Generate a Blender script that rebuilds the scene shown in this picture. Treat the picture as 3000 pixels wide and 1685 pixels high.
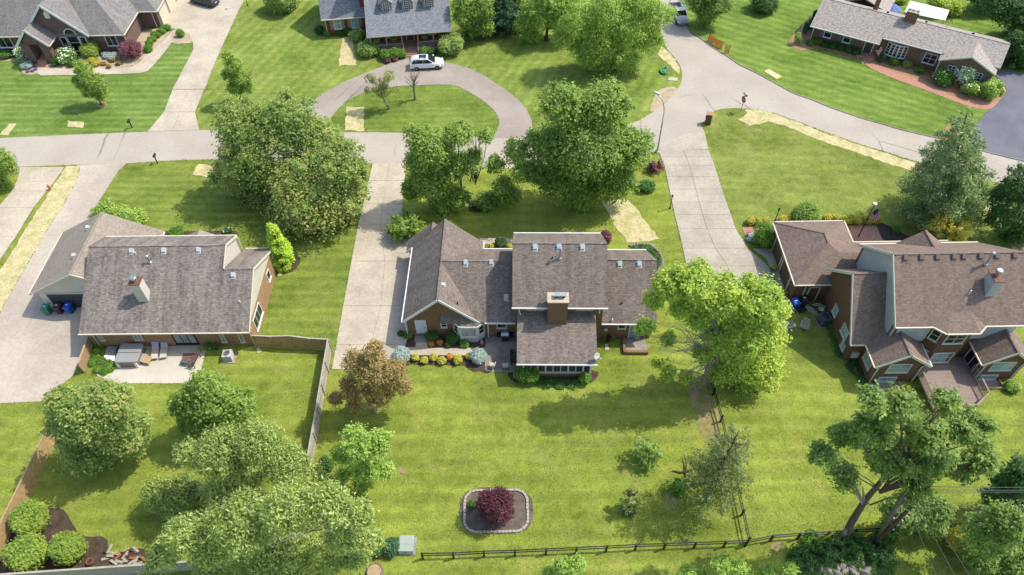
import bpy, bmesh, math, random
import numpy as np
from mathutils import Vector, Matrix
from mathutils.geometry import tessellate_polygon

for o in list(bpy.data.objects): bpy.data.objects.remove(o)
SC = bpy.context.scene
COL = SC.collection
R = math.radians
random.seed(7); NP = np.random.default_rng(11)

# ------------------------------------------------------------------ camera
FOC, PITCH, CAMH, ROLL = 2140.0, R(49.8), 57.0, R(-0.96)     # focal length in photo pixels (3000 wide), tilt below level, height in m, roll
cam = bpy.data.cameras.new('camera'); cam_o = bpy.data.objects.new('camera', cam); COL.objects.link(cam_o)
cam.sensor_width = 36.0; cam.lens = 36.0 * FOC / 3000.0; cam.clip_end = 2000; cam.clip_start = 0.5
cam_o.matrix_world = Matrix.Translation((0, 0, CAMH)) @ Matrix.Rotation(R(90) - PITCH, 4, 'X') @ Matrix.Rotation(ROLL, 4, 'Z')
SC.camera = cam_o
SC.cycles.max_bounces = 6; SC.cycles.diffuse_bounces = 4; SC.cycles.glossy_bounces = 2; SC.cycles.transmission_bounces = 3; SC.cycles.transparent_max_bounces = 4
SC.render.resolution_x, SC.render.resolution_y = 1024, 575

# ------------------------------------------------------------------ sky, sun, exposure
TOSUN = Vector((0.66, 0.21, 1.0)).normalized()
W = bpy.data.worlds.new('World'); SC.world = W; W.use_nodes = True
wn = W.node_tree.nodes; wl = W.node_tree.links
sky = wn.new('ShaderNodeTexSky'); sky.sky_type = 'NISHITA'; sky.sun_disc = False
sky.sun_elevation = math.asin(TOSUN.z); sky.sun_rotation = math.atan2(TOSUN.x, TOSUN.y)
sky.altitude = 150; sky.air_density = 1.0; sky.dust_density = 2.0; sky.ozone_density = 1.0
wl.new(sky.outputs[0], wn['Background'].inputs[0]); wn['Background'].inputs[1].default_value = 0.15
sun = bpy.data.lights.new('sun', 'SUN'); sun.energy = 2.45; sun.angle = R(0.6); sun.color = (1.0, 0.945, 0.86)
sun_o = bpy.data.objects.new('sun', sun); COL.objects.link(sun_o)
sun_o.rotation_euler = TOSUN.to_track_quat('Z', 'Y').to_euler(); sun_o.location = (40, 10, 80)
SC.view_settings.view_transform = 'Standard'; SC.view_settings.look = 'None'
SC.view_settings.gamma = 1.0; SC.view_settings.use_curve_mapping = False
SC.view_settings.exposure = 0.9

# ------------------------------------------------------------------ survey: photo pixel + height -> place in the world
CT, ST, CR, SR = math.cos(PITCH), math.sin(PITCH), math.cos(ROLL), math.sin(ROLL)
def ray(px, py):
    x = (px - 1500) / FOC; y = (842.5 - py) / FOC
    x, y = x * CR - y * SR, x * SR + y * CR
    return Vector((x, CT + y * ST, -ST + y * CT))
def G(px, py, z=0.0):
    d = ray(px, py); t = (z - CAMH) / d.z
    return Vector((d.x * t, d.y * t, z))
def heightat(px, py, Y):                 # height of a photo point known to stand at distance Y
    d = ray(px, py); return CAMH + d.z * Y / d.y
def K(cx, cy, s, pts, z=0.0):            # several points read off an enlarged crop
    return [G(cx + x / s, cy + y / s, z) for x, y in pts]
def onplane(px, py, p0, n):
    d = ray(px, py); o = Vector((0, 0, CAMH)); n = Vector(n)
    return o + d * ((Vector(p0) - o).dot(n) / d.dot(n))

# ------------------------------------------------------------------ mesh helpers
def uvmap(me):
    uv = me.uv_layers.new(name='UVMap').data
    vs = me.vertices
    for p in me.polygons:
        n = p.normal
        if abs(n.z) > 0.995: h = Vector((1, 0, 0)); w = Vector((0, 1, 0))
        else:
            h = Vector((0, 0, 1)).cross(n).normalized(); w = n.cross(h)
        for li in p.loop_indices:
            c = vs[me.loops[li].vertex_index].co
            uv[li].uv = (c.dot(h), c.dot(w))

class MB:
    """collects shapes of ONE part"""
    def __init__(s): s.v = []; s.f = []; s.m = []
    def add(s, vs, fs, mi=0):
        b = len(s.v); s.v += [Vector(q) for q in vs]
        for f in fs: s.f.append([b + i for i in f]); s.m.append(mi)
        return s
    def box(s, x0, x1, y0, y1, z0, z1, mi=0):
        v = [(x, y, z) for z in (z0, z1) for y in (y0, y1) for x in (x0, x1)]
        return s.add(v, [(0, 2, 3, 1), (4, 5, 7, 6), (0, 1, 5, 4), (2, 6, 7, 3), (0, 4, 6, 2), (1, 3, 7, 5)], mi)
    def obox(s, c, ax, ay, az, sx, sy, sz, mi=0):      # oriented box, half sizes
        c = Vector(c); ax, ay, az = Vector(ax).normalized() * sx, Vector(ay).normalized() * sy, Vector(az).normalized() * sz
        v = [c + ax * a + ay * b + az * d for d in (-1, 1) for b in (-1, 1) for a in (-1, 1)]
        return s.add(v, [(0, 2, 3, 1), (4, 5, 7, 6), (0, 1, 5, 4), (2, 6, 7, 3), (0, 4, 6, 2), (1, 3, 7, 5)], mi)
    def bar(s, p, q, w, h=None, mi=0):                 # square bar between two points
        p, q = Vector(p), Vector(q); h = h or w; d = q - p
        if d.length < 1e-6: return s
        up = Vector((0, 0, 1)) if abs(d.normalized().z) < 0.95 else Vector((0, 1, 0))
        x = d.cross(up); y = x.cross(d)
        return s.obox((p + q) / 2, d, x, y, d.length / 2, w / 2, h / 2, mi)
    def slab(s, poly, t, mi=0, d=(0, 0, -1)):          # polygon given thickness t along d
        p = [Vector(q) for q in poly]; d = Vector(d) * t; n = len(p)
        nr = Vector((0, 0, 0))
        for i in range(n): nr += p[i].cross(p[(i + 1) % n])
        if nr.dot(d) > 0: p.reverse()
        tri = tessellate_polygon([p]) if n > 4 else None
        b = p + [q + d for q in p]
        if tri:
            fs = []
            for t3 in tri:
                a, c, e = t3
                if (p[c] - p[a]).cross(p[e] - p[a]).dot(d) > 0: a, e = e, a
                fs.append((a, c, e)); fs.append((e + n, c + n, a + n))
        else:
            fs = [tuple(range(n)), tuple(range(2 * n - 1, n - 1, -1))]
        fs += [(i, i + n, (i + 1) % n + n, (i + 1) % n) for i in range(n)]
        return s.add(b, fs, mi)
    def prism(s, poly, z0, z1, mi=0):
        return s.slab([(p[0], p[1], z1) for p in poly], z1 - z0, mi)
    def tube(s, p, q, r0, r1=None, n=8, mi=0, cap=True):
        r1 = r0 if r1 is None else r1
        p, q = Vector(p), Vector(q); d = (q - p).normalized()
        a = d.orthogonal().normalized(); b = d.cross(a)
        v = []
        for c, r in ((p, r0), (q, r1)):
            v += [c + (a * math.cos(2 * math.pi * i / n) + b * math.sin(2 * math.pi * i / n)) * r for i in range(n)]
        f = [(i, (i + 1) % n, (i + 1) % n + n, i + n) for i in range(n)]
        if cap: f += [tuple(range(n - 1, -1, -1)), tuple(range(n, 2 * n))]
        return s.add(v, f, mi)
    def path(s, pts, radii, n=6, mi=0):
        for i in range(len(pts) - 1): s.tube(pts[i], pts[i + 1], radii[i], radii[i + 1], n, mi, cap=(i in (0, len(pts) - 2)))
        return s
    def lathe(s, c, prof, n=16, mi=0, ax=(0, 0, 1)):   # prof: (radius, height)
        c = Vector(c); az = Vector(ax).normalized(); a = az.orthogonal().normalized(); b = az.cross(a)
        v = []
        for r, h in prof:
            v += [c + az * h + (a * math.cos(2 * math.pi * i / n) + b * math.sin(2 * math.pi * i / n)) * r for i in range(n)]
        f = []
        for k in range(len(prof) - 1):
            for i in range(n):
                j = (i + 1) % n
                f.append((k * n + i, k * n + j, (k + 1) * n + j, (k + 1) * n + i))
        f += [tuple(range(n - 1, -1, -1)), tuple(range((len(prof) - 1) * n, len(prof) * n))]
        return s.add(v, f, mi)
    def loft(s, rings, mi=0, cap=True):
        n = len(rings[0]); v = [q for r in rings for q in r]; f = []
        for k in range(len(rings) - 1):
            for i in range(n):
                j = (i + 1) % n
                f.append((k * n + i, k * n + j, (k + 1) * n + j, (k + 1) * n + i))
        if cap: f += [tuple(range(n - 1, -1, -1)), tuple(range((len(rings) - 1) * n, len(rings) * n))]
        return s.add(v, f, mi)
    def blob(s, c, rx, ry, rz, n=8, m=6, jit=0.0, mi=0):
        c = Vector(c); v = [c + Vector((0, 0, -rz))]
        for k in range(1, m):
            th = math.pi * k / m
            for i in range(n):
                a = 2 * math.pi * i / n; j = 1 + random.uniform(-jit, jit)
                v.append(c + Vector((rx * math.sin(th) * math.cos(a) * j, ry * math.sin(th) * math.sin(a) * j, -rz * math.cos(th) * j)))
        v.append(c + Vector((0, 0, rz)))
        f = [(0, 1 + (i + 1) % n, 1 + i) for i in range(n)]
        for k in range(m - 2):
            for i in range(n):
                a = 1 + k * n; j = (i + 1) % n
                f.append((a + i, a + j, a + n + j, a + n + i))
        b = 1 + (m - 2) * n; t = len(v) - 1
        f += [(b + i, b + (i + 1) % n, t) for i in range(n)]
        return s.add(v, f, mi)
    def build(s, name, mats, parent=None, smooth=False, off=None, fix=True, bevel=0.0, sub=0):
        me = bpy.data.meshes.new(name)
        off = Vector(off) if off is not None else Vector((0, 0, 0))
        me.from_pydata([v - off for v in s.v], [], s.f)
        mats = mats if isinstance(mats, (list, tuple)) else [mats]
        for m in mats: me.materials.append(m)
        me.polygons.foreach_set('material_index', s.m)
        if fix:
            bm = bmesh.new(); bm.from_mesh(me); bmesh.ops.recalc_face_normals(bm, faces=bm.faces); bm.to_mesh(me); bm.free()
        me.update(); uvmap(me)
        if smooth: me.polygons.foreach_set('use_smooth', [True] * len(me.polygons))
        o = bpy.data.objects.new(name, me); COL.objects.link(o)
        if parent is not None: o.parent = parent
        if bevel:
            b = o.modifiers.new('bevel', 'BEVEL'); b.width = bevel; b.segments = 2; b.limit_method = 'ANGLE'
        if sub:
            b = o.modifiers.new('sub', 'SUBSURF'); b.levels = sub; b.render_levels = sub
        return o

def tag(o, label=None, cat=None, group=None, kind=None):
    if label: o['label'] = label
    if cat: o['category'] = cat
    if group: o['group'] = group
    if kind: o['kind'] = kind
    return o
def thing(name, label, cat, loc=(0, 0, 0), rz=0.0, group=None):
    o = bpy.data.objects.new(name, None); COL.objects.link(o); o.empty_display_size = 0.3
    o.location = loc; o.rotation_euler = (0, 0, rz)
    return tag(o, label, cat, group)
def struct_empty(name, loc=(0, 0, 0)):
    o = bpy.data.objects.new(name, None); COL.objects.link(o); o.location = loc; o['kind'] = 'structure'
    return o
def copytree(o, parent=None):
    c = o.copy(); COL.objects.link(c); c.parent = parent
    for ch in [x for x in o.children]: copytree(ch, c)
    return c
def crv(pts, n=6, closed=False):                         # smooth curve through points
    P = [Vector(p) for p in pts]; N = len(P); out = []
    rng = range(N) if closed else range(N - 1)
    for i in rng:
        if closed: a, b, c, d = P[(i - 1) % N], P[i], P[(i + 1) % N], P[(i + 2) % N]
        else: a, b, c, d = P[max(i - 1, 0)], P[i], P[i + 1], P[min(i + 2, N - 1)]
        for k in range(n):
            t = k / n
            out.append(0.5 * ((2 * b) + (c - a) * t + (2 * a - 5 * b + 4 * c - d) * t * t + (3 * b - a - 3 * c + d) * t ** 3))
    if not closed: out.append(P[-1])
    return out
M = {}; PAVED = []                                               # outlines where no grass grows
def sheet(name, pts, z, m, t=0.0, kind='structure', parent=None, rough=0.0):
    """flat ground sheet at height z (edge thickness t), outline optionally ragged"""
    P = [Vector((p[0], p[1], z)) for p in pts]
    if name not in ('lawn', 'straw_patch') and m is not M.get('soil'): PAVED.append([(p[0], p[1]) for p in pts])
    if rough:
        Q = []
        for i in range(len(P)):
            a, b = P[i], P[(i + 1) % len(P)]; n = max(1, int((b - a).length / 0.5))
            for k in range(n):
                q = a.lerp(b, k / n); Q.append(q + Vector((random.uniform(-rough, rough), random.uniform(-rough, rough), 0)))
        P = Q
    o = MB().slab(P, t if t else 0.003).build(name, m, parent)
    if kind: o['kind'] = kind
    return o

# ------------------------------------------------------------------ materials
def lin(h):
    if isinstance(h, str):
        h = h.lstrip('#'); c = [int(h[i:i + 2], 16) / 255 for i in (0, 2, 4)]
        return tuple((x / 12.92 if x <= 0.04045 else ((x + 0.055) / 1.055) ** 2.4) for x in c)
    return tuple(h)
def mul(c, k): return tuple(x * k for x in c)
class N:
    def __init__(s, name):
        s.m = bpy.data.materials.new(name); s.m.use_nodes = True
        s.t = s.m.node_tree; s.b = s.t.nodes['Principled BSDF']; s.out = s.t.nodes['Material Output']
    def n(s, typ, **kw):
        q = s.t.nodes.new('ShaderNode' + typ)
        for k, v in kw.items(): setattr(q, k, v)
        return q
    def l(s, a, b): s.t.links.new(a, b)
    def co(s, kind='Object', scale=(1, 1, 1), rot=(0, 0, 0)):
        c = s.n('TexCoord'); mp = s.n('Mapping'); mp.inputs['Scale'].default_value = scale; mp.inputs['Rotation'].default_value = rot
        s.l(c.outputs[kind], mp.inputs[0]); return mp.outputs[0]
    def geo(s, scale=(1, 1, 1), rot=(0, 0, 0)):
        c = s.n('NewGeometry'); mp = s.n('Mapping'); mp.inputs['Scale'].default_value = scale; mp.inputs['Rotation'].default_value = rot
        s.l(c.outputs['Position'], mp.inputs[0]); return mp.outputs[0]
    def noise(s, v, scale, detail=4, rough=0.6, dist=0.0):
        q = s.n('TexNoise'); q.inputs['Scale'].default_value = scale; q.inputs['Detail'].default_value = detail
        q.inputs['Roughness'].default_value = rough; q.inputs['Distortion'].default_value = dist
        s.l(v, q.inputs['Vector']); return q.outputs['Fac']
    def ramp(s, f, stops):
        q = s.n('ValToRGB'); e = q.color_ramp.elements
        while len(e) < len(stops): e.new(0.5)
        for i, (p, c) in enumerate(stops): e[i].position = p; e[i].color = tuple(lin(c)) + (1,) if not isinstance(c, (int, float)) else (c, c, c, 1)
        s.l(f, q.inputs[0]); return q.outputs[0]
    def mix(s, f, a, b, mode='MIX'):
        q = s.n('MixRGB'); q.blend_type = mode
        for i, x in ((0, f), (1, a), (2, b)):
            if hasattr(x, 'is_linked') or hasattr(x, 'links'): s.l(x, q.inputs[i])
            elif isinstance(x, (int, float)): q.inputs[i].default_value = x if i == 0 else (x, x, x, 1)
            else: q.inputs[i].default_value = tuple(lin(x)) + (1,)
        return q.outputs[0]
    def math(s, op, a, b=0.0):
        q = s.n('Math', operation=op)
        for i, x in enumerate((a, b)):
            if isinstance(x, (int, float)): q.inputs[i].default_value = x
            else: s.l(x, q.inputs[i])
        return q.outputs[0]
    def col(s, c):
        if hasattr(c, 'links'): s.l(c, s.b.inputs['Base Color'])
        else: s.b.inputs['Base Color'].default_value = tuple(lin(c)) + (1,)
    def bump(s, h, strength=0.3, dist=0.05):
        q = s.n('Bump'); q.inputs['Strength'].default_value = strength; q.inputs['Distance'].default_value = dist
        s.l(h, q.inputs['Height']); s.l(q.outputs[0], s.b.inputs['Normal'])
    def rough(s, r, spec=0.3):
        if hasattr(r, 'links'): s.l(r, s.b.inputs['Roughness'])
        else: s.b.inputs['Roughness'].default_value = r
        s.b.inputs['Specular IOR Level'].default_value = spec

_cache = {}
def plain(name, c, rough=0.6, var=0.12, scale=3.0, metal=0.0, spec=0.4):
    if name in _cache: return _cache[name]
    q = N(name); v = q.co(); f = q.noise(v, scale, 5, 0.65); c = lin(c)
    q.col(q.ramp(f, [(0.25, mul(c, 1 - var)), (0.75, mul(c, 1 + var))])); q.rough(rough, spec); q.b.inputs['Metallic'].default_value = metal
    q.bump(q.noise(v, scale * 9, 3), 0.12, 0.01)
    _cache[name] = q.m; return q.m
def brickmat(name, c1, c2, mortar, streak=0.35):
    q = N(name); v = q.co('UV')
    b = q.n('TexBrick'); q.l(v, b.inputs['Vector'])
    b.inputs['Scale'].default_value = 1.0; b.inputs['Brick Width'].default_value = 0.215; b.inputs['Row Height'].default_value = 0.075
    b.inputs['Mortar Size'].default_value = 0.009; b.inputs['Mortar Smooth'].default_value = 0.2; b.inputs['Bias'].default_value = 0.0
    for i, c in ((1, c1), (2, c2), (3, mortar)): b.inputs[i].default_value = tuple(lin(c)) + (1,)
    f = q.noise(q.co('UV', (0.35, 2.2, 1)), 1.3, 4, 0.7); g = q.noise(q.co('UV', (4.6, 13, 1)), 1, 2, 0.5)
    a = q.mix(0.55, b.outputs[0], q.ramp(g, [(0.3, mul(lin(c1), 0.55)), (0.7, mul(lin(c2), 1.35))]))
    q.col(q.mix(streak, a, q.ramp(f, [(0.35, 0.45), (0.7, 1.1)]), 'MULTIPLY')); q.rough(0.85, 0.25)
    q.bump(b.outputs['Fac'], -0.4, 0.008); return q.m
def shingle(name, cols, streaks=0.5, tab=(0.30, 0.16), blotch=None, line=0.6):
    q = N(name); v = q.co('UV')
    b = q.n('TexBrick'); q.l(v, b.inputs['Vector']); b.offset = 0.5
    b.inputs['Scale'].default_value = 1.0; b.inputs['Brick Width'].default_value = tab[0]; b.inputs['Row Height'].default_value = tab[1]
    b.inputs['Mortar Size'].default_value = 0.016; b.inputs['Mortar Smooth'].default_value = 0.3; b.inputs['Bias'].default_value = 0.0
    c = [lin(x) for x in cols]; av = tuple(sum(x[i] for x in c) / len(c) for i in range(3))
    for i, x in ((1, c[0]), (2, c[-1]), (3, mul(av, 1 - line))): b.inputs[i].default_value = x + (1,)
    g = q.noise(q.co('UV', (4.2, 6.5, 1)), 1, 3, 0.6)
    a = q.mix(0.5, b.outputs[0], q.ramp(g, [(0.3, mul(c[0], 0.95)), (0.5, c[len(c) // 2]), (0.7, mul(c[-1], 1.03))]))
    # horizontal course wave (not linked to the colour), weathered vertical streaks, granule speckle
    w = q.n('TexWave', wave_type='BANDS', bands_direction='Y', wave_profile='SAW'); w.inputs['Scale'].default_value = 1 / tab[1] * 2 * math.pi / 20 ; w.inputs['Distortion'].default_value = 0.0
    q.l(v, w.inputs['Vector'])
    s1 = q.noise(q.co('UV', (0.9, 0.07, 1)), 1.7, 5, 0.72); s2 = q.noise(q.co('UV', (1, 1, 1)), 0.5, 3, 0.6)
    a = q.mix(streaks, a, q.ramp(q.math('MULTIPLY', s1, q.math('ADD', s2, 0.5)), [(0.34, 0.5), (0.60, 1.2)]), 'MULTIPLY')
    if blotch: a = q.mix(q.ramp(q.noise(q.co('UV', (3.2, 3.6, 1)), 1.0, 2, 0.4), [(0.42, 0.0), (0.58, 0.5)]), a, blotch)
    sp = q.noise(v, 45, 2, 0.7)
    q.col(q.mix(0.25, a, q.ramp(sp, [(0.3, 0.65), (0.7, 1.3)]), 'MULTIPLY')); q.rough(0.9, 0.2)
    q.bump(q.math('ADD', b.outputs['Fac'], q.math('MULTIPLY', sp, -0.3)), -0.6, 0.015); return q.m
def siding(name, c, pitch=0.13, vert=False):
    q = N(name); w = q.n('TexWave', wave_type='BANDS', bands_direction='X' if vert else 'Y', wave_profile='SAW')
    w.inputs['Scale'].default_value = 0.314 / pitch; q.l(q.co('UV'), w.inputs['Vector'])
    f = q.noise(q.co('UV', (0.6, 1.6, 1)), 1.2, 4); c = lin(c)
    q.col(q.ramp(f, [(0.3, mul(c, 0.9)), (0.7, mul(c, 1.06))])); q.rough(0.55, 0.35); q.bump(w.outputs['Fac'], 0.7, 0.02); return q.m
def pave(name, c, c2, big=0.35, bumps=0.25, crack=0.0, stain=0.5):
    q = N(name); v = q.geo()
    f = q.noise(v, big, 6, 0.62); g = q.noise(v, 3.0, 5, 0.7); s = q.noise(v, 38, 2, 0.7)
    a = q.ramp(f, [(0.32, c2), (0.62, c)])
    a = q.mix(stain, a, q.ramp(g, [(0.3, 0.72), (0.65, 1.08)]), 'MULTIPLY')
    a = q.mix(0.6, a, q.ramp(s, [(0.28, 0.72), (0.72, 1.22)]), 'MULTIPLY')
    if crack:
        vo = q.n('TexVoronoi', feature='DISTANCE_TO_EDGE'); vo.inputs['Scale'].default_value = 0.075
        nz = q.n('TexNoise'); nz.inputs['Scale'].default_value = 0.9; nz.inputs['Detail'].default_value = 5; q.l(v, nz.inputs['Vector'])
        q.l(q.mix(0.16, v, nz.outputs['Color'], 'LINEAR_LIGHT'), vo.inputs['Vector'])
        msk = q.noise(v, 0.07, 2); fc = q.math('MULTIPLY', q.ramp(vo.outputs[0], [(0.0, 1.0), (0.006, 0.0)]), q.ramp(msk, [(0.5, 0.0), (0.58, crack)]))
        a = q.mix(fc, a, '#4a4640')
    q.col(a); q.rough(0.9, 0.2); q.bump(s, bumps, 0.01); return q.m
def lawn(name, dark, light, dry, stripe=0.0, ang=0.0, width=0.55, blotch=1.0, dryamt=0.35):
    q = N(name); v = q.geo()
    f = q.noise(v, 0.16, 5, 0.6); g = q.noise(v, 1.1, 5, 0.68); h = q.noise(v, 3.2, 5, 0.8); s = q.noise(v, 7.5, 4, 0.85)
    a = q.ramp(q.math('ADD', q.math('MULTIPLY', f, 0.45), q.math('ADD', q.math('MULTIPLY', g, 0.33), q.math('MULTIPLY', h, 0.22))), [(0.38, dark), (0.60, light)])
    dr = q.ramp(q.math('MULTIPLY', q.noise(v, 0.4, 6, 0.72, 0.6), q.math('ADD', q.noise(v, 2.4, 5, 0.8), 0.5)), [(0.50, 0.0), (0.70, dryamt)])
    a = q.mix(dr, a, dry)
    if stripe:
        vv = q.geo((1, 1, 1), (0, 0, ang)); sx = q.n('SeparateXYZ'); wob = q.noise(q.geo((0.05, 0.05, 0.05)), 1.0, 3)
        q.l(vv, sx.inputs[0]); ph = q.math('ADD', q.math('MULTIPLY', sx.outputs[1], math.pi / width), q.math('MULTIPLY', wob, 9.0))
        sn = q.math('SINE', ph); lo = q.noise(q.geo((0.12, 1.2, 1), (0, 0, ang)), 1.0, 4, 0.6)
        k = q.math('ADD', q.math('MULTIPLY', q.math('MULTIPLY', sn, q.ramp(lo, [(0.3, 0.2), (0.7, 1.0)])), stripe), 1.0)
        k = q.math('MULTIPLY', k, q.ramp(lo, [(0.3, 0.86), (0.72, 1.12)])); a = q.mix(1.0, a, k, 'MULTIPLY')
    a = q.mix(0.9, a, q.ramp(s, [(0.26, 0.42), (0.5, 0.95), (0.74, 1.5)]), 'MULTIPLY')
    q.col(a); q.rough(0.95, 0.12); q.bump(q.math('ADD', s, q.math('MULTIPLY', h, 1.5)), 0.55, 0.07); return q.m
LEAFK = 1.6
def soft(c, k=0.13):                                    # slightly greyed leaf colour
    g = 0.3 * c[0] + 0.6 * c[1] + 0.1 * c[2]; return tuple(x + (g - x) * k for x in c)
def leaf(name, stops, trans=0.48, rough=0.55):
    """leaf faces carry a random 'tint' number; the ramp turns it into leaf colour"""
    q = N(name); a = q.n('Attribute'); a.attribute_name = 'tint'
    c = q.ramp(a.outputs['Fac'], [(i / (len(stops) - 1), soft(mul(lin(x), LEAFK))) for i, x in enumerate(stops)])
    q.col(c); q.rough(rough, 0.25)
    tr = q.n('BsdfTranslucent'); q.l(q.mix(1.0, c, (1.25, 1.25, 0.75), 'MULTIPLY'), tr.inputs[0])
    ms = q.n('MixShader'); ms.inputs[0].default_value = trans
    q.l(q.b.outputs[0], ms.inputs[1]); q.l(tr.outputs[0], ms.inputs[2]); q.l(ms.outputs[0], q.out.inputs[0]); return q.m
def glass(name, c, rough=0.06, spec=0.6):
    q = N(name); v = q.co(); f = q.noise(v, 0.9, 3); c = lin(c)
    q.col(q.ramp(f, [(0.3, mul(c, 0.7)), (0.7, mul(c, 1.35))])); q.rough(rough, spec); return q.m
# ================================================================== materials in use
M['lawn_a'] = lawn('lawn_a', '#5f6f26', '#8f9a40', '#a0985a', 0.12, 0.0, 0.8, dryamt=0.4)
M['lawn_b'] = lawn('lawn_b', '#546624', '#82903e', '#948f56', 0.16, 0.02, 0.62)
M['lawn_d'] = lawn('lawn_d', '#506a26', '#788e46', '#8f9a58', 0.2, 0.03, 0.62, dryamt=0.2)
M['lawn_e'] = lawn('lawn_e', '#586c26', '#869646', '#a09a5c', 0.15, R(-68), 0.75, dryamt=0.45)
M['lawn_i'] = lawn('lawn_i', '#506624', '#7a8c3e', '#95924f', 0.10, 0.0, 0.55, dryamt=0.35)
M['lawn_f'] = lawn('lawn_f', '#506a26', '#7a9040', '#8c944c', 0.2, R(33), 0.75, dryamt=0.15)
M['lawn_c'] = lawn('lawn_c', '#586826', '#889446', '#9c965e', 0.07, R(10), 0.8, dryamt=0.45)
M['asphalt'] = pave('asphalt', '#aea596', '#a3998a', 0.16, 0.2, crack=0.8, stain=0.35)
M['blacktop'] = pave('blacktop', '#6f7076', '#5e5f66', 0.2, 0.2, stain=0.3)
M['circle'] = pave('circle_drive', '#a0958a', '#8f8577', 0.2, 0.25, crack=0.6, stain=0.4)
M['conc'] = pave('concrete', '#bdb19c', '#a79c8a', 0.3, 0.15, stain=0.65)
M['conc_c'] = pave('concrete_grey', '#b3a997', '#9c9383', 0.3, 0.15, stain=0.65)
M['conc_w'] = pave('concrete_aggregate', '#bbb09d', '#a3988a', 0.12, 0.3, stain=0.6)
M['conc_p'] = pave('concrete_patio', '#c2baa8', '#b3aa98', 0.3, 0.12, stain=0.3)
M['conc_old'] = pave('concrete_weathered', '#a19888', '#78736a', 0.5, 0.2, stain=0.7)
M['joint'] = plain('joint_dirt', '#6b6355', 0.95)
M['mulch'] = pave('mulch', '#57493d', '#3d332b', 1.4, 0.9, stain=0.6)
M['mulch_k'] = pave('mulch_black', '#47423e', '#33302d', 1.4, 0.9, stain=0.6)
M['mulch_t'] = pave('mulch_tan', '#a3825f', '#8a6c50', 1.2, 0.8, stain=0.5)
M['mulch_g'] = pave('mulch_grey', '#6f6459', '#574c43', 1.4, 0.9, stain=0.6)
M['gravel'] = pave('gravel_tan', '#b5a488', '#9c8c73', 1.0, 0.9, stain=0.5)
M['soil'] = pave('bare_soil', '#9c8560', '#6f7638', 1.1, 0.6, stain=0.6)
M['pavers'] = brickmat('brick_pavers', '#a0715c', '#b98a74', '#9a7f70', 0.2)
def strawmat(name, ang):
    q = N(name); v = q.geo((1, 9, 1), (0, 0, ang)); f = q.noise(v, 2.2, 4, 0.75); g = q.noise(q.geo(), 0.9, 5, 0.7); h = q.noise(q.geo(), 14, 3, 0.8)
    a = q.ramp(f, [(0.3, '#a09264'), (0.5, '#c2b488'), (0.72, '#d6caa2')])
    a = q.mix(q.ramp(q.math('MULTIPLY', g, q.math('ADD', h, 0.5)), [(0.44, 0.0), (0.62, 0.6)]), a, '#848c48')
    q.col(a); q.rough(0.9, 0.2); q.bump(q.math('ADD', f, h), 0.7, 0.03); return q.m
M['straw'] = strawmat('straw', R(20)); M['straw2'] = strawmat('straw_strip', R(-60)); M['straw3'] = strawmat('straw_road', R(-20))

# ================================================================== the ground
MB().box(-420, 420, -120, 700, -0.5, 0.0).build('ground', M['lawn_a'])['kind'] = 'structure'
def lawnpatch(m, pts): sheet('lawn', pts, 0.006, M[m])
# neighbours' lawns, each mown its own way
lawnpatch('lawn_d', [G(-700, 420), G(-40, 405), G(430, 387), G(480, 329), G(567, 145), G(553, 98), G(515, 60), (-60, 125, 0), (-140, 125, 0), (-140, 66, 0)])
lawnpatch('lawn_e', [G(585, 384), G(572, 327), G(671, 92), G(715, 0), (-45, 130, 0), (26, 132, 0), G(1960, 30), G(1985, 262), G(1897, 340), G(1560, 404), G(900, 392)])
lawnpatch('lawn_f', [G(1995, 40), G(2022, 95), G(2127, 165), G(2206, 211), G(2321, 273), G(2429, 315), G(2581, 364), G(2766, 412), (85, 66, 0), (160, 80, 0), (160, 150, 0), (34, 150, 0)])
lawnpatch('lawn_c', [G(2071, 372), G(2110, 322), G(2171, 318), G(2248, 327), G(2422, 389), G(2613, 451), G(2709, 480), G(2900, 530), G(3100, 560), G(3200, 760), G(2900, 740), G(2500, 730), G(2260, 732), G(2165, 700), G(2111, 541)])
lawnpatch('lawn_b', [G(372, 478), G(610, 468), G(1092, 480), G(1050, 655), G(972, 1083), G(830, 985), G(640, 985), G(300, 760), G(292, 588), G(318, 547)])

# roads, one asphalt sheet
road_far = [G(-60, 407), G(430, 386), G(590, 381), G(900, 388), G(1170, 389), G(1440, 403), G(1600, 402), G(1750, 388), G(1850, 362), G(1897, 338), G(1950, 302), G(1985, 262), G(1998, 225), G(1990, 190), G(1970, 162), G(1950, 137), G(1936, 90), G(1930, 40), G(1925, 0)]
road_right = [G(1985, 0), G(2000, 50), G(2022, 95), G(2051, 114), G(2086, 140), G(2127, 165), G(2165, 191), G(2206, 211), G(2250, 234), G(2321, 273), G(2378, 294), G(2429, 315), G(2518, 346), G(2581, 364), G(2645, 383), G(2740, 405), G(2766, 411), G(2900, 450), G(3040, 482)]
road_near = [G(3060, 562), G(2900, 530), G(2800, 505), G(2709, 481), G(2613, 451), G(2518, 422), G(2422, 389), G(2327, 353), G(2248, 327), G(2171, 318), G(2110, 321), G(2078, 338), G(2055, 363), G(1995, 398), G(1927, 441), G(1830, 470), G(1700, 489), G(1550, 496), G(1400, 490), G(1180, 480), G(1092, 480), G(610, 468), G(372, 479), G(234, 483), G(60, 489), G(-60, 492)]
left_far = [Vector((-150, G(-60, 407).y - 1.5, 0))]; left_near = [Vector((-150, G(-60, 492).y - 1.5, 0))]
top_far = [Vector((24, 140, 0)), Vector((33, 140, 0))]; right_far = [Vector((150, 58, 0)), Vector((150, 48, 0))]
sheet('road', left_far + crv(road_far, 4) + top_far + crv(road_right, 4) + right_far + crv(road_near, 4) + left_near, 0.022, M['asphalt'])
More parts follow.
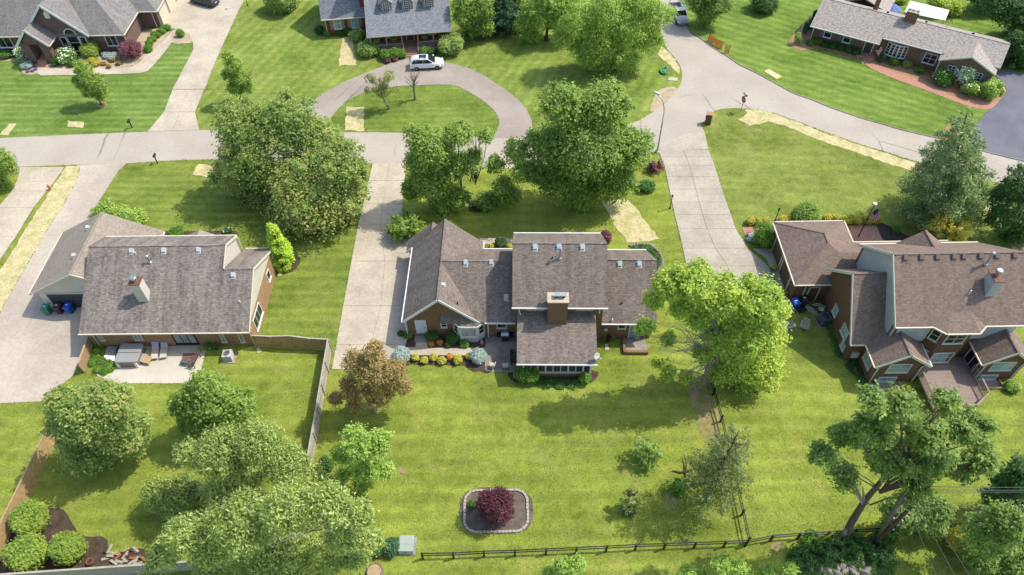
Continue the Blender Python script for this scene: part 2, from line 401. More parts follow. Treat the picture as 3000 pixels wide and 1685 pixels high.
# dusty concrete kerb lip along the right-hand road
kerb = crv([p for p in road_right[2:]], 4); lip = MB()
for a, b in zip(kerb[:-1], kerb[1:]):
    n = (b - a).cross(Vector((0, 0, 1))).normalized() * -0.16
    lip.slab([a + Vector((0, 0, .1)), b + Vector((0, 0, .1)), b + n + Vector((0, 0, .1)), a + n + Vector((0, 0, .1))], 0.1)
lip.build('kerb', plain('kerb_stone', '#857c6c', 0.9, 0.3, 2.0))['kind'] = 'structure'

# ---------------- drives made of concrete slabs
def slabs(name, left, right, m, cols=1, gap=0.025, z=0.05, loc=None):
    """left/right: matching points along the two edges; each cell is one slab"""
    root = struct_empty(name, left[0]); off = Vector(left[0])
    PAVED.append([(p.x, p.y) for p in left] + [(p.x, p.y) for p in reversed(right)])
    bed = MB().slab([Vector((p.x, p.y, 0.03)) for p in left] + [Vector((p.x, p.y, 0.03)) for p in reversed(right)], 0.02).build('joint_bed', M['joint'], root, off=off)
    for i in range(len(left) - 1):
        for k in range(cols):
            q = [left[i].lerp(right[i], k / cols), left[i].lerp(right[i], (k + 1) / cols), left[i + 1].lerp(right[i + 1], (k + 1) / cols), left[i + 1].lerp(right[i + 1], k / cols)]
            c = sum(q, Vector()) / 4
            q = [p + (c - p).normalized() * gap for p in q]
            MB().slab([Vector((p.x, p.y, z)) for p in q], 0.03).build('slab', m, root, off=off)
    return root
def at_rows(poly, rows):                                  # points of an edge at given photo rows
    out = []
    for r in rows:
        for (x0, y0), (x1, y1) in zip(poly[:-1], poly[1:]):
            if min(y0, y1) - 1e-6 <= r <= max(y0, y1) + 1e-6:
                out.append(G(x0 + (x1 - x0) * (r - y0) / ((y1 - y0) or 1), r)); break
    return out
# centre house drive
L = [(1092, 479), (1066, 590), (1050, 655), (1011, 866), (972, 1083)]; Rr = [(1190, 479), (1186, 530), (1181, 572), (1174, 649), (1226, 725), (1226, 897), (1186, 1019), (1165, 1083)]
rows = [479.5, 530, 598, 660, 766, 897, 1010, 1083]
slabs('driveway', at_rows(L, rows), at_rows(Rr, rows), M['conc'], 2)
# right house drive
L = [(1927, 441), (1933, 455), (1946, 487), (1959, 547), (1974, 623), (1990, 684), (2006, 757), (2050, 930)]; Rr = [(2062, 441), (2071, 420), (2071, 441.5), (2089, 471), (2111, 541), (2130, 598), (2149, 649), (2165, 700), (2200, 728), (2262, 757), (2308, 930)]
L = [(1927, 439), (1946, 487), (1959, 547), (1974, 623), (1990, 684), (2006, 757), (2022, 830), (2060, 930)]; Rr = [(2076, 439), (2089, 471), (2111, 541), (2130, 598), (2149, 649), (2165, 700), (2192, 728), (2240, 757), (2300, 885), (2308, 930)]
rows = [439, 460, 485, 519, 555, 593, 630, 671, 728, 780, 830, 880, 928]
slabs('driveway', at_rows(L, rows), at_rows(Rr, rows), M['conc_c'], 2)
sheet('driveway_mouth', [G(1929, 441), G(1993, 399), G(2054, 364), G(2066, 394), G(2075, 438)], 0.045, M['conc_c'], 0.02)
sheet('garage_apron', [G(2205, 730), G(2270, 728), G(2318, 890), G(2372, 893), (30.3, 43.6, 0), G(2358, 908), G(2306, 914), G(2300, 884), G(2243, 757)], 0.058, M['conc_c'], 0.03)
# far left drive
L = [(62, 490), (52, 525), (38, 557), (-4, 605), (-60, 680), (-160, 800)]; Rr = [(192, 486), (155, 540), (99, 609), (48, 693), (0, 763), (-30, 805)]
rows = [490, 533, 561, 609, 693, 763, 800]
slabs('driveway', at_rows(L, rows), at_rows(Rr, rows), M['conc'], 1)
# top left drive: two cut slabs then one broad sheet up to the garage
L = [(432, 387), (480, 329), (509, 257)]; Rr = [(585, 382), (572, 327), (604, 251)]
slabs('driveway', [G(432, 386), G(480, 329), G(506, 263)], [G(585, 381), G(572, 328), G(599, 263)], M['conc'], 2)
sheet('driveway', [G(506, 262), G(537, 203), G(567, 145), G(566, 129), G(553, 98), G(515, 86), G(470, 80), G(490, 30), (-59, 118, 0), (-47, 118, 0), G(715, 0), G(671, 92), G(632, 181), G(599.5, 262)], 0.05, M['conc'], 0.04)
# left house drive and parking court
sheet('driveway', crv([G(234, 484), G(229, 519), G(191, 593), G(137, 677), G(79, 779), G(29, 865), G(-20, 960)], 4) + [G(-160, 1100), G(-160, 1188), G(0, 1182), G(118, 1177), G(216, 1100), G(262, 1000), G(300, 900), G(330, 760), G(273, 640)] + crv([G(275, 622), G(292, 588), G(318, 547), G(346, 503), G(372, 479)], 4), 0.045, M['conc_w'], 0.03)
# circular drive
outer = crv([G(845, 391), G(870, 345), G(899, 310), G(951, 273), G(1016, 237), G(1092, 206), G(1142, 187), G(1195, 172), G(1250, 176), G(1301, 182), G(1342, 191), G(1399, 211), G(1463, 251), G(1507, 283), G(1533, 308), G(1549, 334), G(1558, 360), G(1562, 405)], 5)
inner = crv([G(1444, 405), G(1460, 372), G(1460, 346), G(1444, 321), G(1415, 296), G(1367, 267), G(1323, 250), G(1240, 250), G(1170, 253), G(1110, 261), G(1066, 272), G(1018, 296), G(983, 329), G(962, 360), G(950, 391)], 5)
sheet('circular_driveway', outer + inner, 0.04, M['circle'], 0.02)
isl = crv([G(1444, 399), G(1459, 372), G(1459, 346), G(1443, 322), G(1414, 297), G(1366, 268), G(1323, 251), G(1240, 251), G(1170, 254), G(1110, 262), G(1066, 273), G(1018, 297), G(984, 330), G(966, 360), G(958, 387)], 5)
sheet('lawn', isl, 0.012, M['lawn_i'])
# dark drive at the far right
sheet('driveway', crv([G(2915, 222), G(2945, 260), G(2925, 300), G(2890, 330), G(2850, 380), G(2840, 432)], 4) + [G(2905, 452), G(3060, 490), G(3200, 430), G(3120, 240), G(2990, 215), G(2940, 200)], 0.045, M['blacktop'], 0.02)
# walks
sheet('front_walk', crv([G(553, 98), G(566, 129), G(502, 127)][2:] + [G(502, 128), G(470, 168), G(439, 203), G(423, 212), G(390, 216), G(296, 219), G(121, 222)], 4) + [G(110, 216), G(111, 199), G(210, 203)] + crv([G(359, 199), G(397, 190), G(429, 163), G(458, 138), G(477, 122), G(500, 96), G(515, 86)], 4) + [G(552, 98), G(560, 127)], 0.052, M['conc'], 0.03)
sheet('garden_walk', K(1150, 850, 5.565, [(190, 938), (375, 938), (398, 735), (552, 735), (580, 946), (1512, 946), (1512, 1068), (330, 1066), (170, 1010)]), 0.056, M['conc'], 0.04)
sheet('patio', K(1150, 850, 5.565, [(1516, 735), (2035, 720), (2120, 720), (2120, 1345), (1505, 1338)]), 0.05, M['conc_old'], 0.04)
sheet('patio', K(0, 850, 3.146, [(1130, 500), (1918, 508), (1890, 590), (1822, 862), (1068, 862), (870, 780), (1040, 766), (1075, 690)]), 0.05, M['conc_p'], 0.05)
sheet('front_walk', [G(1405, 698), G(1512, 698), G(1512, 718), G(1412, 715)], 0.04, M['conc'], 0.03)
sheet('brick_walk', K(2200, 420, 3.146, [(-80, 772), (80, 772), (215, 772), (215, 840), (60, 840), (-60, 850), (-72, 800)]), 0.03, M['pavers'])
sheet('brick_walk', K(2180, 620, 4.257, [(1270, 170), (1640, 170), (1740, 380), (1735, 400), (1350, 400)]), 0.03, M['pavers'])
sheet('brick_walk', crv(K(2200, 0, 3.146, [(1030, 540), (1060, 600), (1140, 650), (1300, 720), (1600, 830), (1900, 945), (2110, 1008), (2250, 1000)]), 4) + crv(K(2200, 0, 3.146, [(2290, 940), (2150, 940), (1900, 900), (1700, 800), (1560, 735), (1300, 650), (1100, 560), (1060, 500), (1010, 480)]), 4), 0.03, M['pavers'])

# ---------------- planting beds
def bed(m, pts, z=0.018, smooth=True): return sheet('bare_ground' if m == 'soil' else 'planting_bed', crv(pts, 4, True) if smooth else pts, z, M[m], 0.014, rough=0.2 if m == 'soil' else 0.04)
bed('mulch', K(1150, 850, 5.565, [(95, 640), (230, 640), (396, 730), (372, 936), (92, 932)]), 0.03, False)
bed('mulch', K(1150, 850, 5.565, [(556, 720), (1512, 720), (1512, 943), (582, 943)]), 0.03, False)
bed('mulch', K(1150, 850, 5.565, [(200, 1070), (1502, 1072), (1502, 1335), (1320, 1332), (1240, 1290), (1180, 1228), (330, 1216), (200, 1240)]), 0.026, False)
bed('mulch', K(1450, 850, 3.146, [(170, 740), (900, 740), (890, 850), (720, 860), (400, 840), (190, 850)]), 0.03)
bed('mulch', K(700, 420, 3.146, [(300, 1090), (380, 1060), (500, 1010), (570, 1080), (500, 1180), (390, 1205), (320, 1190)]))
bed('mulch', K(0, 1225, 3.146, [(480, 830), (590, 850), (720, 1060), (800, 1090), (960, 1100), (1000, 1180), (990, 1260), (1100, 1240), (1300, 1200), (1420, 1300), (900, 1370), (0, 1440), (-150, 1400), (60, 1100), (190, 960), (210, 830)]), 0.02)
bed('mulch_g', [G(1368, 1440), G(1540, 1440), G(1543, 1552), G(1368, 1552)], 0.03)
bed('mulch', [G(1380, 590), G(1410, 590), G(1425, 605), G(1405, 622), G(1375, 618)])
bed('mulch', [G(1690, 580), G(1720, 580), G(1728, 600), G(1710, 612), G(1688, 600)])
bed('mulch', [G(470, 678), G(690, 676), G(700, 690), G(470, 690)], 0.02, False)
bed('mulch_k', K(2180, 620, 4.257, [(1320, 285), (1460, 280), (1510, 375), (1360, 380)]), 0.02)
bed('mulch_k', K(2180, 620, 4.257, [(1670, 165), (1760, 160), (1960, 260), (2100, 340), (2050, 400), (1740, 380)]), 0.02)
bed('mulch_t', K(2200, 0, 3.146, [(620, 80), (540, 160), (420, 290), (345, 380), (370, 430), (450, 465), (560, 455), (650, 445), (900, 530), (1030, 555), (1060, 480), (560, 340), (640, 150)]), 0.02)
bed('mulch_t', K(2200, 0, 3.146, [(1040, 500), (1060, 560), (1200, 620), (1560, 735), (1800, 850), (1950, 930), (2150, 970), (2270, 980), (2330, 850), (2200, 720), (1750, 640), (1300, 500)]), 0.02)
bed('mulch_t', K(2200, 0, 3.146, [(1710, 1270), (1740, 1230), (1800, 1165), (1860, 1158), (1920, 1180), (1930, 1260), (1780, 1285)]), 0.03)
bed('gravel', K(0, 0, 3.146, [(-60, 545), (190, 545), (350, 600), (520, 560), (700, 520), (1100, 480), (1300, 290), (1480, 260), (1570, 290), (1500, 390), (1440, 440), (1340, 520), (1240, 600), (1130, 625), (640, 640), (350, 632), (180, 570), (-60, 568)]), 0.03, False)
bed('gravel', K(0, 0, 3.146, [(200, 610), (300, 590), (345, 640), (340, 680), (270, 690), (210, 670)]), 0.03)
bed('gravel', K(0, 0, 3.146, [(1580, 310), (1680, 290), (1755, 340), (1765, 395), (1680, 405), (1600, 400)]), 0.06)
bed('gravel', K(0, 420, 3.146, [(60, 290), (110, 240), (195, 222), (190, 262), (100, 285)]), 0.03)
bed('soil', K(1450, 850, 3.146, [(1800, 890), (1880, 880), (1960, 930), (2040, 1080), (2070, 1220), (2080, 1330), (1960, 1400), (1900, 1300), (1860, 1150), (1790, 1010)]), 0.016)
bed('soil', [G(285, 298), G(305, 298), G(315, 306), G(300, 316), G(283, 312)], 0.016)
bed('soil', K(2200, 1225, 3.146, [(200, 1150), (280, 1140), (270, 1220), (210, 1230)]), 0.016)
bed('soil', K(1450, 1225, 3.146, [(1545, 720), (1600, 690), (1670, 740), (1660, 800), (1570, 800)]), 0.016)
bed('soil', K(700, 1225, 3.146, [(1470, 470), (1520, 445), (1550, 500), (1510, 515)]), 0.016)
bed('soil', K(1450, 850, 3.146, [(1190, 505), (1420, 505), (1420, 560), (1190, 560)]), 0.016, False)
bed('gravel', [G(1925, 268), G(1975, 255), G(1985, 275), G(1935, 315), G(1905, 325)], 0.016)
# ---------------- erosion straw laid on bare seed beds
STRAW = []
def straw(pts, m='straw', z=0.028): STRAW.append([(p[0], p[1]) for p in pts]); return sheet('straw_patch', pts, z, M[m], 0.02, rough=0.13)
straw(K(1450, 420, 3.146, [(985, 530), (1220, 515), (1300, 600), (1510, 875), (1430, 895), (1370, 915), (1210, 910), (1100, 740), (1030, 620)]))
straw([G(194, 488), G(234, 485), G(229, 521), G(190, 595), G(136, 679), G(78, 781), G(28, 867), G(-10, 935), G(-50, 870), G(0, 792), G(51, 712), G(99, 636), G(156, 547)], 'straw2')
straw([G(2182, 320), G(2240, 324), G(2327, 356), G(2422, 392), G(2518, 426), G(2613, 455), G(2709, 485), G(2730, 520), G(2683, 505), G(2613, 484), G(2550, 461), G(2454, 430), G(2378, 404), G(2327, 379), G(2250, 354), G(2232, 362), G(2200, 368), G(2162, 353), G(2190, 333)], 'straw3')
straw(K(700, 0, 3.146, [(960, 345), (1040, 345), (1060, 480), (1085, 600), (920, 605), (940, 430)]))
straw(K(700, 0, 3.146, [(990, 990), (1155, 985), (1150, 1215), (980, 1200)]))
straw(K(0, 0, 3.146, [(90, 1140), (158, 1142), (75, 1245), (3, 1245), (50, 1180)]))
straw(K(0, 0, 3.146, [(625, 1118), (776, 1130), (770, 1176), (620, 1166)]))
straw(K(0, 420, 3.146, [(1830, 192), (1975, 210), (1960, 312), (1765, 290)]))
straw(K(1450, 0, 3.146, [(1540, 430), (1600, 480), (1690, 590), (1712, 640), (1690, 685), (1600, 590), (1495, 500)]))
straw(K(2200, 420, 3.146, [(2120, 545), (2260, 520), (2520, 830), (2600, 960), (2560, 1010), (2420, 985), (2300, 790)]), 'straw2')
# ================================================================== buildings
M['shA'] = shingle('shingles_brown', ['#62584f', '#7a6f66', '#91867b'], 0.42)
M['shB'] = shingle('shingles_grey_brown', ['#625b53', '#7e766d', '#9a9187'], 0.65)
M['shC'] = shingle('shingles_taupe', ['#6a5a50', '#7f6e62', '#917f72'], 0.25)
M['shD'] = shingle('shingles_slate', ['#656260', '#7b7874', '#908c86'], 0.35)
M['shE'] = shingle('shingles_blue_grey', ['#5d6165', '#7a7e80', '#94979a'], 0.2)
M['shF'] = shingle('shingles_mixed_tan', ['#7a7269', '#8f877c', '#a39b8f'], 0.2, blotch='#b6aea2', tab=(0.33, 0.15), line=0.2)
M['brA'] = brickmat('brick_brown', '#6b4d3a', '#8a6a4c', '#8f7f70')
M['brB'] = brickmat('brick_tan', '#946f50', '#b08d66', '#a08c78')
M['brC'] = brickmat('brick_dark_brown', '#5c4233', '#77573f', '#7d6e62')
M['brD'] = brickmat('brick_mauve', '#5f4a42', '#7a6156', '#8a7a70')
M['brE'] = brickmat('brick_red', '#6e3526', '#8a4632', '#85685c')
M['brF'] = brickmat('brick_mottled', '#5f4638', '#8a6a52', '#8a7c70', 0.5)
M['trim'] = plain('trim_white', '#d6d6d2', 0.5, 0.05)
M['cream'] = plain('trim_cream', '#cfc6ae', 0.5, 0.05)
M['sage'] = plain('trim_sage', '#bcc2b2', 0.5, 0.06)
M['sidW'] = siding('siding_cream', '#d2cabb')
M['sidG'] = siding('siding_blue_grey', '#adb4b1', 0.2)
M['sidV'] = siding('siding_white_vertical', '#cdd1d4', 0.16, True)
M['glass'] = glass('window_glass', '#20262a')
M['blind'] = glass('window_blinds', '#8b9a9a', 0.15, 0.5)
M['screen'] = plain('porch_screen', '#3b3d3e', 0.5, 0.15)
M['gardoor'] = plain('door_dark', '#3c4048', 0.5); M['gardoorC'] = plain('door_brown', '#5b4335', 0.6); M['gardoorD'] = plain('door_beige', '#cdbfa3', 0.5)
M['doorW'] = plain('door_white', '#c3ccd6', 0.45); M['doorG'] = plain('door_grey', '#7c8792', 0.5)
M['shut'] = plain('shutter_beige', '#8f8570', 0.7); M['shutG'] = plain('shutter_slate', '#5d6a72', 0.6)
M['metal'] = plain('metal_galvanised', '#aeb2b4', 0.35, 0.1, metal=0.7); M['ventA'] = plain('vent_grey', '#b3b5b2', 0.5); M['ventC'] = plain('vent_brown', '#6e5f58', 0.6)
M['rust'] = plain('rusty_cap', '#6a4536', 0.7, 0.3, 6); M['stone'] = plain('cast_stone', '#b1a692', 0.9, 0.2, 6); M['black'] = plain('black_paint', '#1d1d1f', 0.5)
M['deck'] = plain('deck_board', '#8b786d', 0.7, 0.12, 2); M['wood'] = plain('weathered_wood', '#a48a68', 0.85, 0.3, 3); M['woodD'] = plain('stained_wood', '#b3966a', 0.8, 0.3, 3); M['woodG'] = plain('grey_wood', '#a09a8a', 0.9, 0.25, 3)

class House:
    def __init__(s, name, label, o, rot=0.0, local=False):
        s.o = Vector((o[0], o[1], 0)); s.rot = rot; s.root = thing(name, label, 'house', s.o, rot); s.n = {}
    def part(s, mb, name, m, parent=None, **kw): return mb.build(name, m, parent or s.root, **kw)
    def W(s, p):                                          # house coordinates -> world
        c, q = math.cos(s.rot), math.sin(s.rot); return Vector((s.o.x + p[0] * c - p[1] * q, s.o.y + p[0] * q + p[1] * c, p[2]))
    def L(s, w):
        c, q = math.cos(s.rot), math.sin(s.rot); x, y = w[0] - s.o.x, w[1] - s.o.y; return Vector((x * c + y * q, -x * q + y * c, w[2]))
    def px(s, px, py, axis, val):                         # photo point lying on the wall plane axis=val (house coordinates)
        c, q = math.cos(s.rot), math.sin(s.rot)
        n = Vector((c, q, 0)) if axis == 'x' else Vector((-q, c, 0))
        return s.L(onplane(px, py, s.W((val, 0, 0) if axis == 'x' else (0, val, 0)), n))
    def window(s, c, n, w, h, cols=1, rows=2, frame='trim', pane='glass', fw=0.09, shutter=None, name='window', sill=True, proud=0.05):
        """c: bottom centre on the wall, n: outward direction in plan"""
        n = Vector((n[0], n[1], 0)).normalized(); r = Vector((-n.y, n.x, 0)); c = Vector(c); u = Vector((0, 0, 1)); m = MB()
        def bx(x0, x1, z0, z1, d): m.obox(c + r * (x0 + x1) / 2 + u * (z0 + z1) / 2 + n * d / 2, r, n, u, abs(x1 - x0) / 2, d / 2 + 0.01, (z1 - z0) / 2)
        bx(-w / 2, -w / 2 + fw, 0, h, proud); bx(w / 2 - fw, w / 2, 0, h, proud); bx(-w / 2 + fw, w / 2 - fw, h - fw, h, proud); bx(-w / 2 + fw, w / 2 - fw, 0, fw, proud)
        if sill: bx(-w / 2 - 0.05, w / 2 + 0.05, -0.07, -0.005, proud + 0.06)
        iw, ih = w - 2 * fw, h - 2 * fw; mw = 0.05
        for k in range(1, cols): x = -w / 2 + fw + iw * k / cols; bx(x - mw / 2, x + mw / 2, fw, h - fw, proud - 0.01)
        for k in range(1, rows): z = fw + ih * k / rows; bx(-w / 2 + fw, w / 2 - fw, z - mw / 2, z + mw / 2, proud - 0.02)
        o = s.part(m, name, M[frame])
        for i in range(cols):
            for j in range(rows):
                x0, x1 = -w / 2 + fw + iw * i / cols, -w / 2 + fw + iw * (i + 1) / cols; z0, z1 = fw + ih * j / rows, fw + ih * (j + 1) / rows
                p = MB().obox(c + r * (x0 + x1) / 2 + u * (z0 + z1) / 2 + n * 0.012, r, n, u, (x1 - x0) / 2 - 0.002, 0.008, (z1 - z0) / 2 - 0.002)
                p.build('pane', M[pane], o)
        if shutter:
            for sd in (-1, 1):
                q = MB().obox(c + r * sd * (w / 2 + 0.26) + u * h / 2 + n * 0.02, r, n, u, 0.22, 0.03, h / 2)
                for k in range(8): q.obox(c + r * sd * (w / 2 + 0.26) + u * (h * (k + 0.5) / 8) + n * 0.055, r, n, u, 0.17, 0.012, h / 8 * 0.36)
                s.part(q, 'shutter', M[shutter])
        return o
    def winpx(s, cx, cy, k, box, axis, val, n, **kw):     # window read off the photo: top-left and bottom-right corners on a wall plane
        x0, y0, x1, y1 = box
        a = s.px(cx + x0 / k, cy + y0 / k, axis, val); b = s.px(cx + x1 / k, cy + y1 / k, axis, val)
        i = 0 if axis == 'y' else 1
        w = abs(b[i] - a[i]); h = abs(a.z - b.z); mid = (a[i] + b[i]) / 2
        c = (mid, val, min(a.z, b.z)) if axis == 'y' else (val, mid, min(a.z, b.z))
        return s.window(c, n, w, h, **kw)
    def door(s, c, n, w, h, m='doorW', frame='trim'):
        n = Vector((n[0], n[1], 0)).normalized(); r = Vector((-n.y, n.x, 0)); c = Vector(c); u = Vector((0, 0, 1)); q = MB()
        def bx(mb, x0, x1, z0, z1, d): mb.obox(c + r * (x0 + x1) / 2 + u * (z0 + z1) / 2 + n * d / 2, r, n, u, (x1 - x0) / 2, d / 2 + 0.01, (z1 - z0) / 2)
        bx(q, -w / 2, w / 2, 0.02, h, 0.03)
        for z0, z1 in ((0.12, 0.42), (0.5, 0.9)):
            for sx in (-1, 1): bx(q, sx * w / 4 - w * 0.18, sx * w / 4 + w * 0.18, h * z0, h * z1, 0.045)
        d = s.part(q, 'door', M[m]); f = MB(); bx(f, -w / 2 - 0.1, -w / 2 - 0.002, 0, h + 0.1, 0.07); bx(f, w / 2 + 0.002, w / 2 + 0.1, 0, h + 0.1, 0.07); bx(f, -w / 2 - 0.002, w / 2 + 0.002, h + 0.002, h + 0.1, 0.07)
        f.build('frame', M[frame], d)
        MB().blob(c + r * (w * 0.4) + u * 1.0 + n * 0.1, 0.05, 0.05, 0.05).build('handle', M['black'], d, smooth=True); return d
    def garage_door(s, c, n, w, h, m):
        n = Vector((n[0], n[1], 0)).normalized(); r = Vector((-n.y, n.x, 0)); c = Vector(c); u = Vector((0, 0, 1)); q = MB()
        for k in range(4): q.obox(c + u * (h * (k + 0.5) / 4) + n * 0.03, r, n, u, w / 2, 0.035, h / 8 - 0.012)
        d = s.part(q, 'garage_door', M[m]); f = MB()
        for sx in (-1, 1): f.obox(c + r * sx * (w / 2 + 0.08) + u * (h / 2) + n * 0.05, r, n, u, 0.07, 0.07, h / 2 + 0.1)
        f.obox(c + u * (h + 0.06) + n * 0.05, r, n, u, w / 2 + 0.005, 0.065, 0.055); f.build('frame', M['sage'], d); return d
    def gutter(s, a, b, m='trim'):
        a, b = Vector(a), Vector(b); q = MB().bar(a, b, 0.11, 0.11); return s.part(q, 'gutter', M[m])
    def fascia(s, segs, m='trim', w=0.06, h=0.24):
        for a, b in segs: s.part(MB().bar(a, b, w, h), 'fascia', M[m])
    def spout(s, pts, m='trim'):
        q = MB()
        for a, b in zip(pts[:-1], pts[1:]): q.bar(a, b, 0.1, 0.08)
        return s.part(q, 'downspout', M[m])
    def vent(s, p, slope, m='ventA', sz=0.34):            # box roof vent sitting on a slope (slope: z per unit of y)
        p = Vector(p); q = MB(); h = 0.26
        q.add([p + Vector((x, y, slope * y + (h if t else -0.05) - (0.06 if t and y < 0 else 0))) for t in (0, 1) for y in (-sz / 2, sz / 2) for x in (-sz / 2, sz / 2)], [(0, 2, 3, 1), (4, 5, 7, 6), (0, 1, 5, 4), (2, 6, 7, 3), (0, 4, 6, 2), (1, 3, 7, 5)])
        q.add([p + Vector((x, y, slope * y + 0.02)) for y in (-sz * 0.75, sz * 0.75) for x in (-sz * 0.7, sz * 0.7)], [(0, 1, 3, 2)])
        return s.part(q, 'roof_vent', M[m], fix=False)
    def flue(s, p, h=1.0, r=0.09, cap=True):
        q = MB().lathe(Vector(p) - Vector((0, 0, 0.3)), [(r * 1.9, 0.0), (r * 1.9, 0.38), (r, 0.45), (r, 0.3 + h)] + ([(r * 1.9, 0.3 + h), (r * 1.9, 0.38 + h), (r * 0.9, 0.46 + h)] if cap else []), 12)
        return s.part(q, 'flue', M['metal'], smooth=False)
    def pipe(s, p, h=0.3, m='trim'): return s.part(MB().tube(Vector(p) - Vector((0, 0, 0.2)), Vector(p) + Vector((0, 0, h)), 0.06, n=8), 'vent_pipe', M[m])

def gab_x(x0, x1, yf, yb, ze, yr, zr, zeb=None):           # gable roof with ridge along x -> two plane polygons
    zeb = ze if zeb is None else zeb
    return [[(x0, yf, ze), (x1, yf, ze), (x1, yr, zr), (x0, yr, zr)], [(x0, yr, zr), (x1, yr, zr), (x1, yb, zeb), (x0, yb, zeb)]]
def gab_y(y0, y1, xl, xr, ze, xc, zr):
    return [[(xl, y0, ze), (xc, y0, zr), (xc, y1, zr), (xl, y1, ze)], [(xc, y0, zr), (xr, y0, ze), (xr, y1, ze), (xc, y1, zr)]]
T = 0.16
def split(hs, mb, name, m):                               # every wall piece its own part
    par = list(range(len(mb.v)))
    def find(i):
        while par[i] != i: par[i] = par[par[i]]; i = par[i]
        return i
    for f in mb.f:
        for i in f[1:]: par[find(i)] = find(f[0])
    groups = {}
    for f in mb.f: groups.setdefault(find(f[0]), []).append(f)
    for fs in groups.values():
        ids = sorted({i for f in fs for i in f}); mp = {j: k for k, j in enumerate(ids)}
        hs.part(MB().add([mb.v[i] for i in ids], [[mp[i] for i in f] for f in fs]), name, m)
def roofs(mb, polys, t=T):
    for p in polys: mb.slab(p, t)
    return mb
def ridge_caps(s, segs, m):
    for a, b in segs: s.part(MB().bar(Vector(a) - Vector((0, 0, 0.01)), Vector(b) - Vector((0, 0, 0.01)), 0.2, 0.06), 'ridge_cap', m)
def gable_wall_y(mb, x0, x1, xc, y, z0, ze, zr, t=0.2, sgn=1):   # gable wall facing y, pentagon from z0
    mb.slab([(x0, y, z0), (x1, y, z0), (x1, y, ze), (xc, y, zr), (x0, y, ze)], t, d=(0, sgn, 0))
def gable_wall_x(mb, y0, y1, yc, x, z0, ze, zr, t=0.2, sgn=1, ze2=None):
    mb.slab([(x, y0, z0), (x, y1, z0), (x, y1, ze if ze2 is None else ze2), (x, yc, zr), (x, y0, ze)], t, d=(sgn, 0, 0))

# ------------------------------------------------------------------ centre house
A = House('brick_house', 'brown brick house in the middle with stepped brown roofs and screened porch', (0, 41.3), R(-1.56))
w = MB()
gable_wall_y(w, -10.05, -3.45, -6.75, 0.75, 0, 2.85, 5.85); w.box(-10.05, -9.85, 0.95, 10.2, 0, 2.8); gable_wall_y(w, -10.05, -3.45, -6.75, 10.2, 0, 2.85, 5.85, sgn=-1)
w.box(-3.65, -3.45, 0.95, 10.0, 0, 2.75); w.box(-3.447, 0.3, 0.62, 0.82, 0, 2.9); w.box(-3.447, 0.3, 8.9, 9.1, 0, 2.9)
w.box(0.32, 8.28, 0.3, 0.5, 0, 5.75); w.box(0.32, 8.28, 8.6, 8.8, 0, 5.75); gable_wall_x(w, 0.5, 8.6, 4.46, 0.32, 0, 5.9, 8.85); gable_wall_x(w, 0.5, 8.6, 4.46, 8.28, 0, 5.9, 8.85, sgn=-1)
w.box(8.283, 13.1, 0.55, 0.75, 0, 3.0); w.box(8.283, 13.1, 9.0, 9.2, 0, 3.0); gable_wall_x(w, 0.75, 9.0, 4.85, 13.1, 0, 3.1, 6.25, sgn=-1)
gable_wall_y(w, -10.8, -5.6, -8.2, 11.1, 0, 2.2, 4.45, sgn=-1); w.box(-10.8, -10.6, 9.9, 10.9, 0, 2.2)
split(A, w, 'wall', M['brA'])
r = MB(); roofs(r, gab_y(0.22, 10.55, -10.34, -3.15, 2.8, -6.75, 6.1)); A.part(r, 'roof', M['shA'])
r = MB(); roofs(r, gab_y(9.84, 11.5, -11.08, -5.3, 2.1, -8.19, 4.75)); A.part(r, 'roof', M['shA'])
r = MB(); roofs(r, gab_x(-6.78, 0.31, 0.2, 9.62, 2.8, 4.91, 6.2)); A.part(r, 'roof', M['shA'])
mainroof = MB(); roofs(mainroof, gab_x(0.0, 8.55, -0.21, 9.14, 5.6, 4.46, 9.12)); mr = A.part(mainroof, 'roof', M['shA'])
r = MB(); roofs(r, gab_x(8.29, 13.4, 0.15, 9.55, 2.8, 4.85, 6.5)); A.part(r, 'roof', M['shA'])
r = MB(); roofs(r, [[(0.43, -4.35, 2.7), (7.63, -4.35, 2.7), (7.63, 0.29, 4.3), (0.43, 0.29, 4.3)]]); A.part(r, 'porch_roof', M['shA'])
ridge_caps(A, [((0, 4.46, 9.12), (8.55, 4.46, 9.12)), ((8.56, 4.85, 6.5), (13.4, 4.85, 6.5)), ((-6.7, 4.91, 6.2), (0.3, 4.91, 6.2)), ((-6.75, 0.22, 6.1), (-6.75, 10.55, 6.1)), ((-8.19, 10.4, 4.75), (-8.19, 11.5, 4.75))], M['shA'])
# breakfast bay
bw = [A.L(q) for q in K(1150, 850, 5.565, [(990, 715), (1125, 850), (1385, 850), (1528, 745)])]
be = [A.L(q) for q in K(1150, 850, 5.565, [(940, 478), (1090, 605), (1380, 605), (1510, 497)], 2.6)]
bw[0].y = max(bw[0].y, 0.74); bw[3].y = max(bw[3].y, 0.6)
q = MB()
for i in range(3): q.slab([(bw[i].x, bw[i].y, 0), (bw[i + 1].x, bw[i + 1].y, 0), (bw[i + 1].x, bw[i + 1].y, 2.55), (bw[i].x, bw[i].y, 2.55)], 0.12, d=(0, 1, 0))
A.part(q, 'bay_wall', M['sidV'])
ap = Vector((be[2].x - 0.05, be[1].y + 2.2, 4.25)); apl = Vector((be[1].x + 0.4, be[1].y + 2.2, 4.05))
q = MB(); roofs(q, [[be[1], be[2], ap, apl], [be[0], be[1], apl], [be[2], be[3], ap]], 0.1); A.part(q, 'bay_roof', M['shA'])
q = MB()
for i in range(3): q.bar(be[i] - Vector((0, 0, .06)), be[i + 1] - Vector((0, 0, .06)), 0.09, 0.16)
A.part(q, 'gutter', M['trim'])
